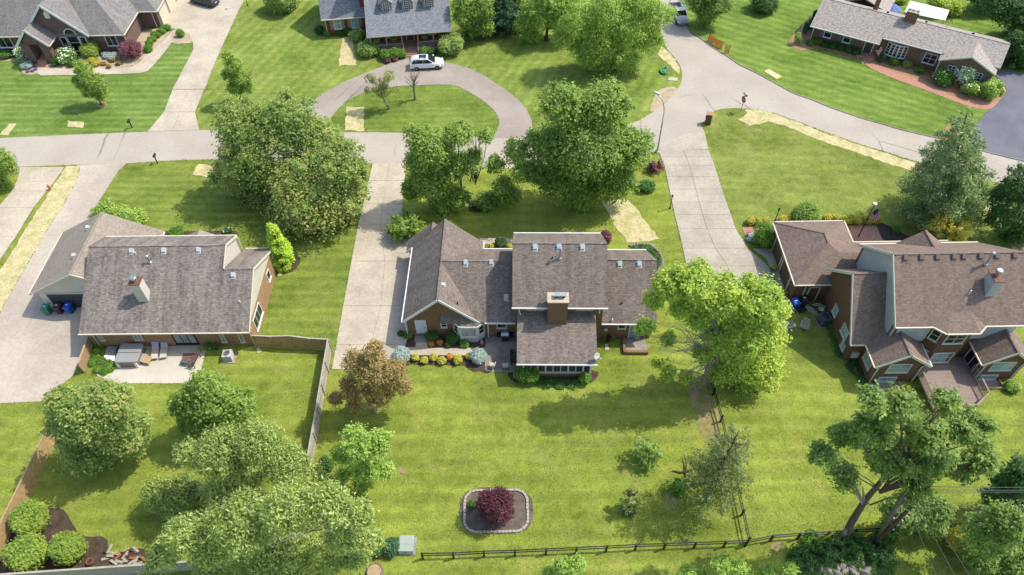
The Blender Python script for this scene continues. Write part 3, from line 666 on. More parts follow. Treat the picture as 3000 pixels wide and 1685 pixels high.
for i, (wd, c) in enumerate(((0.75, 1), (1.55, 1), (0.75, 1))):
    a, b = bw[i], bw[i + 1]; d = (b - a).normalized(); n = Vector((d.y, -d.x, 0)); c0 = (a + b) / 2; c0.z = 0.95
    A.window(c0 + n * 0.005, n, wd, 1.25, 1, 1 if i == 1 else 2, frame='cream', pane='glass' if i != 1 else 'blind')
A.fascia([((-10.34, 0.2, 2.72), (-6.75, 0.2, 6.02)), ((-6.75, 0.2, 6.02), (-3.15, 0.2, 2.72)), ((-11.08, 9.82, 2.02), (-10.3, 9.82, 2.72))])
for a, b in [((-10.4, 0.22, 2.74), (-10.4, 9.8, 2.74)), ((-3.09, 9.6, 2.74), (-3.09, 10.55, 2.74)), ((-2.6, 0.14, 2.74), (0.25, 0.14, 2.74)), ((-3.1, 9.68, 2.74), (0.25, 9.68, 2.74)), ((-0.05, -0.27, 5.54), (8.6, -0.27, 5.54)), ((0, 9.2, 5.54), (8.55, 9.2, 5.54)), ((8.3, 0.09, 2.74), (13.4, 0.09, 2.74)), ((8.6, 9.61, 2.74), (13.4, 9.61, 2.74)), ((0.4, -4.41, 2.64), (7.66, -4.41, 2.64))]: A.gutter(a, b)
for pts in [[(0.62, -0.2, 5.5), (0.62, 0.2, 5.0), (0.62, 0.2, 4.5), (0.75, -0.1, 4.35)], [(7.95, -0.2, 5.5), (7.95, 0.2, 5.0), (7.95, 0.2, 4.3)], [(-2.35, 0.2, 2.7), (-2.35, 0.55, 2.4), (-2.35, 0.55, 0.1)], [(-10.15, 0.6, 2.7), (-10.15, 0.65, 0.1)]]: A.spout(pts)
# chimney on the back wall
cb = MB().box(3.2, 4.95, -0.75, 0.28, 0, 6.95); cb.box(3.14, 5.01, -0.81, 0.0, 4.0, 4.12)
ch = A.part(cb, 'chimney', M['brA']); MB().box(3.12, 5.03, -0.83, 0.36, 6.952, 7.08).build('cap', M['stone'], ch)
for x in (3.98, 4.55):
    f = MB().lathe((x, -0.2, 7.08), [(0.17, 0), (0.15, 0.3)], 10).build('chimney_pot', M['rust'], ch); MB().box(x - 0.24, x + 0.24, -0.42, 0.04, 7.42, 7.5).build('pot_lid', M['metal'], ch)
# screened porch
q = MB().box(0.95, 7.2, -3.9, -3.7, 0, 0.6); q.box(0.95, 1.15, -3.7, 0.25, 0, 0.6); q.box(7.0, 7.2, -3.7, 0.25, 0, 0.6); A.part(q, 'porch_base', M['brA'])
q = MB().box(1.15, 7.0, -3.7, 0.25, 0.5, 0.58); A.part(q, 'porch_floor', M['conc_old'])
q = MB().box(0.92, 7.23, -3.96, -3.66, 0.602, 0.75); q.box(0.92, 7.23, -3.92, -3.7, 2.35, 2.55)
for k in range(10):
    x = 0.98 + (7.17 - 0.98) * k / 9; wd = 0.07 if k % 3 == 0 else 0.035; q.box(x - wd, x + wd, -3.93, -3.69, 0.752, 2.348)
q.box(1.02, 7.13, -3.9, -3.72, 1.75, 1.82)
for y in (-2.6, -1.4, -0.2): q.box(0.93, 1.05, y - 0.05, y + 0.05, 0.752, 2.7); q.box(7.1, 7.22, y - 0.05, y + 0.05, 0.752, 2.7)
pf = A.part(q, 'porch_frame', M['sage'])
for k in range(9):
    x0, x1 = 0.98 + 6.19 * k / 9 + 0.07, 0.98 + 6.19 * (k + 1) / 9 - 0.07
    for z0, z1 in ((0.76, 1.74), (1.83, 2.34)): MB().box(x0, x1, -3.82, -3.81, z0, z1).build('screen', M['screen'], pf)
for x, z in ((1.05, 0.005), (7.1, 0.005)): A.spout([(x, -4.35, 2.6), (x, -4.0, 2.3), (x, -4.0, 0.1)])
# doors, windows, roof vents
dn = A.px(700 + 1690 / 3.146, 850 + 397 / 3.146, 'y', 0.75); A.door((dn.x, 0.75, max(0.12, dn.z)), (0, -1), 0.86, 2.0)
A.part(MB().box(dn.x - 0.75, dn.x + 0.75, -0.1, 0.74, 0, 0.12), 'step', M['conc_old'])
A.winpx(1150, 850, 5.565, (775, 505, 893, 603), 'y', 0.75, (0, -1), frame='cream')
A.window((-1.05, 0.62, 1.45), (0, -1), 0.95, 0.75, 1, 1, frame='cream'); A.window((10.3, 0.55, 1.55), (0, -1), 0.8, 0.85, 1, 1, frame='cream'); A.window((12.4, 0.55, 1.55), (0, -1), 0.7, 0.85, 1, 1, frame='cream')
A.window((2.1, 0.3, 4.75), (0, -1), 1.5, 0.72, 2, 1, frame='cream', fw=0.07); A.window((6.6, 0.3, 4.75), (0, -1), 1.5, 0.72, 2, 1, frame='cream', fw=0.07)
A.door((11.55, 0.55, 0.05), (0, -1), 0.9, 1.95, m='doorG', frame='sage')
q = MB().box(10.6, 12.75, -1.2, 0.54, 0, 0.02); A.part(q, 'stoop', M['conc_old'])
q = MB().box(10.45, 10.7, -1.35, 0.54, 0, 0.4); q.box(10.702, 12.8, -1.4, -1.15, 0, 0.4); A.part(q, 'stoop_wall', M['brA'])
def slopez(y, y0, z0, k): return z0 + k * (y - y0)
for cx, cy, x, y in [(1450, 420, 370, 965), (1450, 420, 590, 965), (1450, 420, 806, 965)]:
    p = A.L(onplane(cx + x / 3.146, cy + y / 3.146, A.W((0, -0.21, 5.6)), (A.W((0, -0.754, 1)) - A.W((0, 0, 0))))); A.vent(p, 0.754)
p = A.L(onplane(1450 + 598 / 3.146, 420 + 1062 / 3.146, A.W((0, -0.21, 5.6)), A.W((0, -0.754, 1)) - A.W((0, 0, 0)))); A.flue(p, 1.3)
p = A.L(onplane(1450 + 530 / 3.146, 420 + 1060 / 3.146, A.W((0, -0.21, 5.6)), A.W((0, -0.754, 1)) - A.W((0, 0, 0)))); A.pipe(p, 0.2, 'black')
nl = A.W((0, -0.72, 1)) - A.W((0, 0, 0))
for cx, cy, x, y in [(700, 420, 2090, 1108), (700, 420, 2326, 1105), (1450, 850, 105, 72)]: A.vent(A.L(onplane(cx + x / 3.146, cy + y / 3.146, A.W((0, 0.2, 2.8)), nl)), 0.72)
nl = A.W((0, -0.787, 1)) - A.W((0, 0, 0))
for cx, cy, x, y in [(1450, 420, 1150, 1120), (1450, 420, 1330, 1120)]: A.vent(A.L(onplane(cx + x / 3.146, cy + y / 3.146, A.W((0, 0.15, 2.8)), nl)), 0.787)
A.pipe(A.L(onplane(1450 + 1170 / 3.146, 850 + 125 / 3.146, A.W((0, 0.15, 2.8)), nl)), 0.3, 'black'); A.pipe(A.L(onplane(1450 + 1080 / 3.146, 850 + 285 / 3.146, A.W((0, 0.15, 2.8)), nl)), 0.3)
nr = A.W((0.918, 0, 1)) - A.W((0, 0, 0))
A.pipe(A.L(onplane(700 + 2015 / 3.146, 850 + 130 / 3.146, A.W((-3.15, 0, 2.8)), nr)), 0.3, 'black')
pv = A.L(onplane(700 + 1883 / 3.146, 420 + 1310 / 3.146, A.W((-3.15, 0, 2.8)), nr)); A.vent(pv, 0.0, sz=0.3)

# ------------------------------------------------------------------ left house
B = House('brick_house', 'tan brick house on the left with long streaked grey roof and white siding gable', (-32.5, 41.0), R(-0.48))
ox = 32.5
def bx_(x): return x + ox
w = MB()
w.box(bx_(-40.0), bx_(-24.85), 0.5, 0.7, 0, 2.9); w.box(bx_(-24.85), bx_(-24.65), 0.5, 10.2, 0, 2.75); w.box(bx_(-40.0), bx_(-24.86), 10.0, 10.2, 0, 2.6); w.box(bx_(-40.0), bx_(-39.8), 0.7, 10.0, 0, 2.8)
split(B, w, 'wall', M['brB'])
w = MB()
w.slab([(bx_(-24.66), 0.3, 2.752), (bx_(-24.66), 10.3, 2.752), (bx_(-24.66), 5.32, 5.5)], 0.2, d=(-1, 0, 0))
w.slab([(bx_(-27.4), 5.0, 5.3), (bx_(-27.4), 7.4, 6.6), (bx_(-27.4), 9.9, 5.3), (bx_(-27.4), 9.9, 2.9)], 0.2, d=(-1, 0, 0))
w.slab([(bx_(-40.1), 1.2, 2.9), (bx_(-40.1), 7.4, 6.6), (bx_(-40.1), 9.9, 5.3), (bx_(-40.1), 9.9, 2.9)], 0.2, d=(1, 0, 0))
w.box(bx_(-40.0), bx_(-27.42), 9.6, 9.8, 2.62, 5.4)
gable_wall_y(w, bx_(-46.7), bx_(-36.8), bx_(-41.73), 5.4, 2.3, 2.9, 5.45); w.box(bx_(-46.7), bx_(-46.0), 5.4, 5.6, 0, 2.298); w.box(bx_(-40.9), bx_(-40.01), 5.4, 5.6, 0, 2.298); w.box(bx_(-46.7), bx_(-46.5), 5.61, 12.7, 0, 2.7)
gable_wall_y(w, bx_(-46.7), bx_(-36.8), bx_(-41.73), 12.7, 0, 2.9, 5.45, sgn=-1); w.box(bx_(-37.0), bx_(-36.8), 10.3, 12.5, 0, 2.7)
split(B, w, 'siding', M['sidW'])
P = [(bx_(-40.35), -0.02, 2.8), (bx_(-24.5), -0.02, 2.8), (bx_(-24.5), 5.32, 5.66), (bx_(-27.3), 5.32, 5.66), (bx_(-27.3), 7.4, 6.78), (bx_(-40.35), 7.4, 6.78)]
r = MB(); r.slab(P, T); r.slab([(bx_(-40.35), 7.4, 6.78), (bx_(-27.3), 7.4, 6.78), (bx_(-27.3), 10.05, 5.36), (bx_(-40.35), 10.05, 5.36)], T)
r.slab([(bx_(-27.34), 5.32, 5.66), (bx_(-24.5), 5.32, 5.66), (bx_(-24.5), 10.66, 2.8), (bx_(-27.34), 10.66, 2.8)], T); br = B.part(r, 'roof', M['shB'])
M['shBg'] = shingle('shingles_light_grey', ['#7d7366', '#8f8577', '#a09584'], 0.2, line=0.2)
r = MB(); roofs(r, gab_y(4.87, 13.3, bx_(-47.05), bx_(-36.4), 2.8, bx_(-41.73), 5.63)); B.part(r, 'roof', M['shBg'])
r = MB(); roofs(r, gab_y(9.0, 12.3, bx_(-33.9), bx_(-30.2), 2.9, bx_(-32.05), 4.0)); B.part(r, 'porch_roof', M['shBg'])
ridge_caps(B, [((bx_(-40.35), 7.4, 6.78), (bx_(-27.3), 7.4, 6.78)), ((bx_(-27.3), 5.32, 5.66), (bx_(-24.5), 5.32, 5.66))], M['shB'])
ridge_caps(B, [((bx_(-41.73), 4.87, 5.63), (bx_(-41.73), 13.3, 5.63))], M['shBg'])
B.fascia([((bx_(-24.46), -0.02, 2.72), (bx_(-24.46), 5.32, 5.58)), ((bx_(-24.46), 5.32, 5.58), (bx_(-24.46), 10.66, 2.72)), ((bx_(-27.26), 7.4, 6.7), (bx_(-27.26), 10.05, 5.28)), ((bx_(-27.24), 5.3, 5.72), (bx_(-27.24), 7.4, 6.7))], 'cream')
B.fascia([((bx_(-47.05), 4.84, 2.72), (bx_(-41.73), 4.84, 5.55)), ((bx_(-41.73), 4.84, 5.55), (bx_(-36.4), 4.84, 2.72))], 'cream', h=0.2)
for a, b in [((-40.4, -0.08, 2.75), (-24.5, -0.08, 2.75)), ((-47.11, 4.9, 2.75), (-47.11, 13.3, 2.75)), ((-36.35, 10.7, 2.75), (-36.35, 13.2, 2.75)), ((-27.3, 10.72, 2.74), (-24.5, 10.72, 2.74)), ((-40.3, 10.1, 5.3), (-27.3, 10.1, 5.3)), ((-30.15, 10.1, 2.85), (-30.15, 12.3, 2.85))]: B.gutter((bx_(a[0]), a[1], a[2]), (bx_(b[0]), b[1], b[2]), 'cream')
for pts in [[(-24.6, 0.05, 2.7), (-24.75, 0.42, 2.4), (-24.75, 0.42, 0.1)], [(-24.55, 10.5, 2.6), (-24.6, 10.2, 2.2), (-24.6, 10.2, 0.1)], [(-39.6, 0.05, 2.7), (-39.6, 0.42, 2.4), (-39.6, 0.42, 0.1)], [(-27.2, 9.9, 5.2), (-27.2, 9.9, 3.2)]]: B.spout([(bx_(p[0]), p[1], p[2]) for p in pts], 'cream')
B.garage_door((bx_(-43.45), 5.42, 0.0), (0, -1), 4.9, 2.2, 'gardoor')
for bxs in [(275, 250, 460, 345), (810, 250, 1040, 338), (2120, 240, 2300, 370), (2400, 238, 2576, 370)]:
    B.winpx(220, 930, 5.152, (bxs[0] + 40, bxs[1], bxs[2], bxs[3]), 'y', 0.5, (0, -1), frame='cream', pane='blind', cols=2 if bxs[0] == 810 else 1, rows=1)
B.winpx(220, 930, 5.152, (1440, 250, 1875, 392), 'y', 0.5, (0, -1), frame='black', pane='blind', cols=3, rows=1, fw=0.12, name='patio_door')
for y0, y1, z0, z1, c in ((1.6, 4.0, 0.75, 2.35, 3), (7.5, 8.35, 1.15, 2.3, 1)): B.window((bx_(-24.65), (y0 + y1) / 2, z0), (1, 0), y1 - y0, z1 - z0, c, 1, frame='trim', pane='glass')
nb = B.W((0, -0.535, 1)) - B.W((0, 0, 0)); b0 = B.W((0, -0.02, 2.8))
for cx, cy, x, y, k in [(0, 420, 1213, 1000, 3.146), (0, 420, 1510, 995, 3.146), (0, 420, 1830, 990, 3.146), (0, 420, 2150, 1222, 3.146)]: B.vent(B.L(onplane(cx + x / k, cy + y / k, b0, nb)), 0.535)
B.flue(B.L(onplane(1385 / 3.146, 420 + 1098 / 3.146, b0, nb)), 0.85); B.pipe(B.L(onplane(1250 / 3.146, 420 + 1018 / 3.146, b0, nb)), 0.25); B.pipe(B.L(onplane(2213 / 3.146, 850 + 115 / 3.146, b0, nb)), 0.3)
ng = B.W((-0.535, 0, 1)) - B.W((0, 0, 0))
for x, y in ((870, 300), (690, 660)): B.vent(B.L(onplane(60 + x / 4.385, 600 + y / 4.385, B.W((bx_(-47.05), 0, 2.8)), ng)), 0.0)
pc = B.L(onplane(1365 / 3.146, 850 + 108 / 3.146, b0, nb)); pl = B.L(onplane(1280 / 3.146, 850 + 110 / 3.146, b0, nb))
cx0, cx1, cy0 = pl.x, pl.x + 0.95, pc.y; cdep = 0.95; cz = B.px(404, 836, 'y', cy0).z
ch = B.part(MB().box(cx0, cx1, cy0, cy0 + cdep, 3.0, cz), 'chimney', M['sidW']); MB().box(cx0 - 0.06, cx1 + 0.06, cy0 - 0.06, cy0 + cdep + 0.06, cz + 0.002, cz + 0.08).build('cap', M['rust'], ch)
MB().lathe(((cx0 + cx1) / 2, cy0 + 0.45, cz + 0.08), [(0.2, 0), (0.2, 0.3), (0.3, 0.32), (0.3, 0.5), (0.24, 0.56)], 16).build('flue_cap', M['metal'], ch)

# ------------------------------------------------------------------ right house
Cc = House('brick_house', 'large dark brick house on the right with taupe hip roofs and rear deck', (36.0, 42.0))
def cx_(p): return (p[0] - 36.0, p[1] - 42.0, p[2])
def cP(ps): return [cx_(p) for p in ps]
def cbox(mb, x0, x1, y0, y1, z0, z1): mb.box(x0 - 36, x1 - 36, y0 - 42, y1 - 42, z0, z1)
w = MB()
cbox(w, 27.7, 27.9, 45.75, 53.75, 2.25, 2.85); cbox(w, 27.7, 27.9, 45.75, 47.2, 0, 2.248); cbox(w, 27.7, 27.9, 49.55, 50.15, 0, 2.248); cbox(w, 27.7, 27.9, 52.6, 53.75, 0, 2.248)
cbox(w, 27.91, 30.9, 45.75, 45.95, 0, 2.85); cbox(w, 27.91, 34.4, 53.55, 53.75, 0, 2.85); cbox(w, 34.2, 34.4, 50.8, 53.54, 0, 2.85); cbox(w, 34.41, 44.3, 50.5, 50.7, 0, 2.6)
w.slab(cP([(30.92, 38.55, 0), (30.92, 46.3, 0), (30.92, 46.3, 4.0), (30.92, 42.9, 7.4), (30.92, 38.55, 3.0)]), 0.2, d=(1, 0, 0)); cbox(w, 31.13, 32.2, 38.55, 38.75, 0, 2.95)
gable_wall_y(w, 32.2 - 36, 36.6 - 36, 34.42 - 36, 36.15 - 42, 0, 2.95, 4.5); cbox(w, 32.2, 32.4, 36.36, 38.74, 0, 2.9); cbox(w, 36.4, 36.6, 36.36, 38.6, 0, 2.9)
w.slab(cP([(33.5, 38.42, 0), (37.6, 38.42, 0), (37.6, 38.42, 5.7), (33.5, 38.42, 5.7)]), 0.2, d=(0, 1, 0))
B3 = [(36.85, 38.4, 0), (37.75, 37.55, 0), (40.1, 37.5, 0), (41.0, 38.35, 0)]
for i in range(3): a, b = B3[i], B3[i + 1]; w.slab(cP([a, b, (b[0], b[1], 5.8), (a[0], a[1], 5.8)]), 0.15, d=(0, 1, 0))
cbox(w, 40.95, 44.5, 38.45, 38.65, 0, 5.0); gable_wall_y(w, 41.75 - 36, 45.6 - 36, 43.7 - 36, 36.2 - 42, 0, 3.0, 4.55); cbox(w, 41.75, 41.95, 36.41, 38.44, 0, 2.9); cbox(w, 45.4, 45.6, 36.41, 44.0, 0, 2.9)
cbox(w, 33.5, 44.5, 47.3, 47.5, 0, 5.8)
split(Cc, w, 'wall', M['brC'])
w = MB(); w.slab(cP([(33.55, 38.3, 2.9), (33.55, 47.4, 2.9), (33.55, 47.4, 5.9), (33.55, 42.9, 9.6), (33.55, 38.3, 5.9)]), 0.15, d=(1, 0, 0))
cbox(w, 34.0, 36.9, 38.36, 38.415, 3.2, 5.75); cbox(w, 41.02, 44.5, 38.38, 38.44, 3.4, 5.75); w.slab(cP([(44.5, 38.6, 2.9), (44.5, 47.3, 2.9), (44.5, 47.3, 5.9), (44.5, 42.9, 9.6), (44.5, 38.6, 5.9)]), 0.15, d=(-1, 0, 0))
split(Cc, w, 'siding', M['sidG'])
def hip(x0, x1, y0, y1, ze, zr, xr, yr0, yr1):            # hip roof, ridge along y
    return [[(x0, y0, ze), (x1, y0, ze), (xr, yr0, zr)], [(x1, y0, ze), (x1, y1, ze), (xr, yr1, zr), (xr, yr0, zr)], [(x1, y1, ze), (x0, y1, ze), (xr, yr1, zr)], [(x0, y1, ze), (x0, y0, ze), (xr, yr0, zr), (xr, yr1, zr)]]
r = MB(); [r.slab(cP(p), T) for p in hip(27.4, 34.73, 45.45, 54.07, 2.9, 4.9, 31.07, 49.1, 50.4)]; Cc.part(r, 'roof', M['shC'])
r = MB(); [r.slab(cP(p), T) for p in gab_x(31.2, 44.4, 45.5, 51.0, 2.86, 48.2, 4.38)]; Cc.part(r, 'roof', M['shC'])
r = MB(); [r.slab(cP(p), T) for p in gab_x(30.55, 33.6, 38.29, 46.4, 2.9, 42.75, 7.6, 4.05)]; Cc.part(r, 'roof', M['shC'])
r = MB(); [r.slab(cP(p), T) for p in gab_y(35.8, 41.4, 31.93, 36.9, 2.9, 34.42, 4.65)]; Cc.part(r, 'roof', M['shC'])
r = MB(); [r.slab(cP(p), T) for p in gab_x(33.3, 44.7, 37.93, 47.88, 5.9, 42.9, 9.9)]
fe = [(36.67, 37.9, 5.9), (37.48, 37.15, 5.9), (40.31, 37.15, 5.9), (41.11, 37.9, 5.9)]
t0 = onplane(2783, 920, (36, 37.93, 5.9), (0, -0.805, 1)); t1 = onplane(2841, 910, (36, 37.93, 5.9), (0, -0.805, 1)); t0.z += 0.03; t1.z += 0.03
for p in ([fe[1], fe[2], t1, t0], [fe[0], fe[1], t0], [fe[2], fe[3], t1]): r.slab(cP(p), T)
Cc.part(r, 'roof', M['shC'])
r = MB(); [r.slab(cP(p), T) for p in gab_y(45.0, 47.95, 36.6, 41.4, 5.7, 39.0, 7.62)]; Cc.part(r, 'roof', M['shC'])
r = MB(); [r.slab(cP(p), T) for p in gab_y(35.85, 40.5, 41.41, 46.0, 2.9, 43.7, 4.72)]; Cc.part(r, 'roof', M['shC'])
ridge_caps(Cc, [(cx_(a), cx_(b)) for a, b in [((33.3, 42.9, 9.9), (44.7, 42.9, 9.9)), ((30.55, 42.75, 7.6), (33.5, 42.75, 7.6)), ((31.07, 49.1, 4.9), (31.07, 50.4, 4.9)), ((31.07, 49.1, 4.9), (27.4, 45.45, 2.9)), ((31.07, 50.4, 4.9), (27.4, 54.07, 2.9)), ((31.07, 50.4, 4.9), (34.73, 54.07, 2.9)), ((34.42, 35.8, 4.65), (34.42, 39.5, 4.65)), ((39, 45.9, 7.62), (39, 47.95, 7.62)), ((43.7, 35.85, 4.72), (43.7, 39.5, 4.72))]], M['shC'])
fs = [((33.26, 37.93, 5.82), (33.26, 42.9, 9.82)), ((33.26, 42.9, 9.82), (33.26, 47.88, 5.82)), ((30.51, 38.29, 2.82), (30.51, 42.75, 7.52)), ((30.51, 42.75, 7.52), (30.51, 46.4, 3.97)), ((31.93, 35.77, 2.82), (34.42, 35.77, 4.57)), ((34.42, 35.77, 4.57), (36.9, 35.77, 2.82)), ((41.41, 35.82, 2.82), (43.7, 35.82, 4.64)), ((43.7, 35.82, 4.64), (46.0, 35.82, 2.82))]
Cc.fascia([(cx_(a), cx_(b)) for a, b in fs], 'sage')
for a, b in [((27.34, 45.4, 2.84), (27.34, 54.1, 2.84)), ((27.35, 45.39, 2.84), (31.0, 45.39, 2.84)), ((27.4, 54.13, 2.84), (34.7, 54.13, 2.84)), ((34.79, 51.0, 2.84), (34.79, 54.1, 2.84)), ((34.8, 51.06, 2.82), (44.4, 51.06, 2.82)), ((30.5, 38.23, 2.84), (31.9, 38.23, 2.84)), ((31.87, 35.8, 2.84), (31.87, 38.3, 2.84)), ((36.96, 35.8, 2.84), (36.96, 38.3, 2.84)), ((33.3, 37.87, 5.84), (36.6, 37.87, 5.84)), ((36.6, 37.86, 5.84), (37.45, 37.09, 5.84)), ((37.5, 37.09, 5.84), (40.3, 37.09, 5.84)), ((40.35, 37.1, 5.84), (41.15, 37.85, 5.84)), ((41.2, 37.87, 5.84), (44.7, 37.87, 5.84)), ((41.35, 35.85, 2.84), (41.35, 38.4, 2.84)), ((33.3, 47.94, 5.84), (44.7, 47.94, 5.84))]: Cc.gutter(cx_(a), cx_(b), 'cream')
for pts in [[(28.7, 45.5, 2.8), (28.7, 45.68, 2.5), (28.7, 45.68, 0.1)], [(32.4, 35.9, 2.8), (32.5, 36.08, 2.5), (32.5, 36.08, 0.1)], [(36.4, 35.9, 2.8), (36.35, 36.08, 2.5), (36.35, 36.08, 0.1)], [(42.0, 36.0, 2.8), (42.05, 36.12, 2.5), (42.05, 36.12, 0.1)], [(45.3, 36.0, 2.8), (45.3, 36.12, 2.5), (45.3, 36.12, 0.1)], [(36.9, 38.0, 5.8), (36.8, 38.33, 5.5), (36.8, 38.33, 3.6)]]: Cc.spout([cx_(p) for p in pts], 'sage')
for y in (48.38, 51.38): Cc.garage_door((27.7 - 36, y - 42, 0), (-1, 0), 2.4, 2.15, 'gardoorC')
Cc.door(cx_((29.65, 45.75, 0.1)), (0, -1), 0.9, 2.0, m='gardoorC', frame='sage')
for (y, z, wd, h) in ((43.0, 1.35, 0.9, 1.1), (40.35, 1.5, 1.3, 1.2), (39.6, 0.5, 0.8, 0.8)): Cc.window(cx_((30.92, y, z)), (-1, 0), wd, h, 1, 2, frame='sage', pane='blind')
Cc.window(cx_((32.2, 37.35, 1.2)), (-1, 0), 1.5, 1.5, 2, 1, frame='sage', pane='blind')
Cc.window(cx_((34.4, 36.15, 1.55)), (0, -1), 2.0, 1.3, 2, 2, frame='sage', pane='blind'); Cc.window(cx_((34.0, 36.15, 0.05)), (0, -1), 1.7, 0.75, 2, 1, frame='sage', pane='blind')
Cc.window(cx_((38.9, 37.52, 3.95)), (0.02, -1), 1.8, 1.35, 2, 2, frame='sage', pane='glass'); Cc.window(cx_((38.9, 37.52, 1.0)), (0.02, -1), 1.9, 1.5, 2, 2, frame='sage', pane='blind')
Cc.window(cx_((37.3, 37.96, 3.95)), (-0.69, -0.72), 0.8, 1.35, 1, 2, frame='sage', pane='glass'); Cc.window(cx_((37.3, 37.96, 1.0)), (-0.69, -0.72), 0.8, 1.5, 1, 2, frame='sage', pane='blind')
Cc.window(cx_((43.7, 36.2, 1.55)), (0, -1), 2.0, 1.3, 2, 2, frame='sage', pane='blind'); Cc.window(cx_((43.2, 36.2, 0.05)), (0, -1), 1.7, 0.75, 2, 1, frame='sage', pane='blind')
Cc.window(cx_((41.75, 37.35, 0.65)), (-1, 0), 1.7, 2.0, 2, 1, frame='trim', pane='glass', name='patio_door')
for x in (2600, 2650, 2697, 2745, 2774, 2823, 2872, 2926):
    p = onplane({2600: 2652, 2650: 2699, 2697: 2746, 2745: 2794, 2774: 2823, 2823: 2872, 2872: 2920, 2926: 2972}[x], 758 - (x - 2600) * 0.02, (36, 37.93, 5.9), (0, -0.805, 1)); Cc.vent(cx_(p), 0.805, 'ventC', 0.36)
p = onplane(2887, 775, (36, 37.93, 5.9), (0, -0.805, 1)); Cc.flue(cx_(p), 1.4)
p = onplane(2838, 862, (36, 37.93, 5.9), (0, -0.805, 1)); Cc.pipe(cx_(p), 0.5)
ch = Cc.part(MB().box(5.12, 5.85, -2.1, -0.8, 6.0, 9.4), 'chimney', M['sidG']); MB().box(5.05, 5.92, -2.17, -0.73, 9.402, 9.48).build('cap', M['rust'], ch)
MB().lathe((5.5, -1.35, 9.48), [(0.19, 0), (0.19, 0.35), (0.28, 0.38), (0.28, 0.6), (0.22, 0.66)], 16).build('flue_cap', M['metal'], ch)
# deck
dp = [(36.7, 38.3), (41.6, 38.3), (41.7, 36.9), (41.7, 33.7), (40.1, 32.5), (36.7, 32.5)]
dk = MB(); y = 32.5
while y < 38.2:
    y1 = min(y + 0.14, 38.28); xr = 41.68 if y > 33.72 else 40.1 + (y - 32.5) / 1.2 * 1.58
    dk.box(36.7 - 36, xr - 36, y - 42, y1 - 0.012 - 42, 0.72, 0.76); y += 0.14
dko = Cc.part(dk, 'deck', M['deck']); dko['kind'] = 'stuff'
q = MB(); [q.bar(cx_((a[0], a[1], 0.6)), cx_((b[0], b[1], 0.6)), 0.06, 0.22) for a, b in zip(dp[2:], dp[3:])]; Cc.part(q, 'deck_rim', M['deck'])
rail = MB()
for a, b in [((41.7, 36.7), (41.7, 33.75)), ((41.7, 33.75), (40.1, 32.55)), ((40.1, 32.55), (37.0, 32.55)), ((36.75, 32.6), (36.75, 36.0))]:
    A3, B3v = Vector((a[0], a[1], 0)), Vector((b[0], b[1], 0)); n = max(2, int((B3v - A3).length / 0.16))
    rail.bar(cx_(A3 + Vector((0, 0, 1.72))), cx_(B3v + Vector((0, 0, 1.72))), 0.14, 0.05); rail.bar(cx_(A3 + Vector((0, 0, 0.85))), cx_(B3v + Vector((0, 0, 0.85))), 0.05, 0.08)
    for k in range(n + 1): p = A3.lerp(B3v, k / n); rail.bar(cx_(p + Vector((0, 0, 0.8))), cx_(p + Vector((0, 0, 1.7))), 0.1 if k in (0, n) else 0.04)
Cc.part(rail, 'deck_railing', M['deck'])

# ------------------------------------------------------------------ top-left house
D = House('brick_house', 'mauve brick house with slate roof and arched porch at the upper left', (-62.0, 94.0))
def dP(ps): return [(p[0] + 62, p[1] - 94, p[2]) for p in ps]
def d_(p): return (p[0] + 62, p[1] - 94, p[2])
w = MB()
w.box(-76 + 62, -53.6 + 62, -0.65, -0.45, 0, 3.0); w.box(-53.8 + 62, -53.6 + 62, -0.44, 6, 0, 3.0); gable_wall_y(w, -66.6 + 62, -58.4 + 62, -62.5 + 62, 92.95 - 94, 0, 3.3, 7.2)
w.box(-53.59 + 62, -51.0 + 62, 5.5, 5.7, 0, 2.9); w.box(-51.2 + 62, -51.0 + 62, 5.71, 20, 2.4, 2.95)
for y0, y1 in ((5.71, 6.3), (9.2, 9.8), (12.7, 13.3), (16.2, 20)): w.box(-51.2 + 62, -51.0 + 62, y0, y1, 0, 2.398)
w.box(-66.6 + 62, -65.5 + 62, 90.5 - 94, 91.4 - 94, 0, 3.2); w.box(-64.1 + 62, -63.0 + 62, 90.5 - 94, 91.4 - 94, 0, 3.2); w.slab(dP([(-66.6, 90.6, 2.9), (-63.0, 90.6, 2.9), (-64.8, 90.6, 4.9)]), 0.2, d=(0, 1, 0))
split(D, w, 'wall', M['brD'])
r = MB(); hp = [[(-76, 92.75, 2.9), (-53.2, 92.75, 2.9), (-59.8, 99.5, 8.0), (-76, 99.5, 8.0)], [(-53.2, 92.75, 2.9), (-53.2, 106, 2.9), (-59.8, 99.5, 8.0)], [(-53.2, 106, 2.9), (-76, 106, 2.9), (-76, 99.5, 8.0), (-59.8, 99.5, 8.0)]]
[r.slab(dP(p), T) for p in hp]; D.part(r, 'roof', M['shD'])
r = MB(); [r.slab(dP(p), T) for p in gab_y(92.45, 99.4, -67.1, -57.9, 2.95, -62.5, 7.55)]; D.part(r, 'roof', M['shD'])
r = MB(); [r.slab(dP(p), T) for p in gab_y(90.3, 93.0, -67.1, -62.6, 2.85, -64.85, 5.2)]; D.part(r, 'porch_roof', M['shD'])
r = MB(); [r.slab(dP(p), T) for p in [[(-62, 98.9, 2.9), (-50.5, 98.9, 2.9), (-56, 104.5, 7.1), (-62, 104.5, 7.1)], [(-50.5, 98.9, 2.9), (-50.5, 116, 2.9), (-56, 112, 7.1), (-56, 104.5, 7.1)], [(-62, 104.5, 7.1), (-56, 104.5, 7.1), (-56, 112, 7.1), (-62, 112, 7.1)]]]; D.part(r, 'roof', M['shD'])
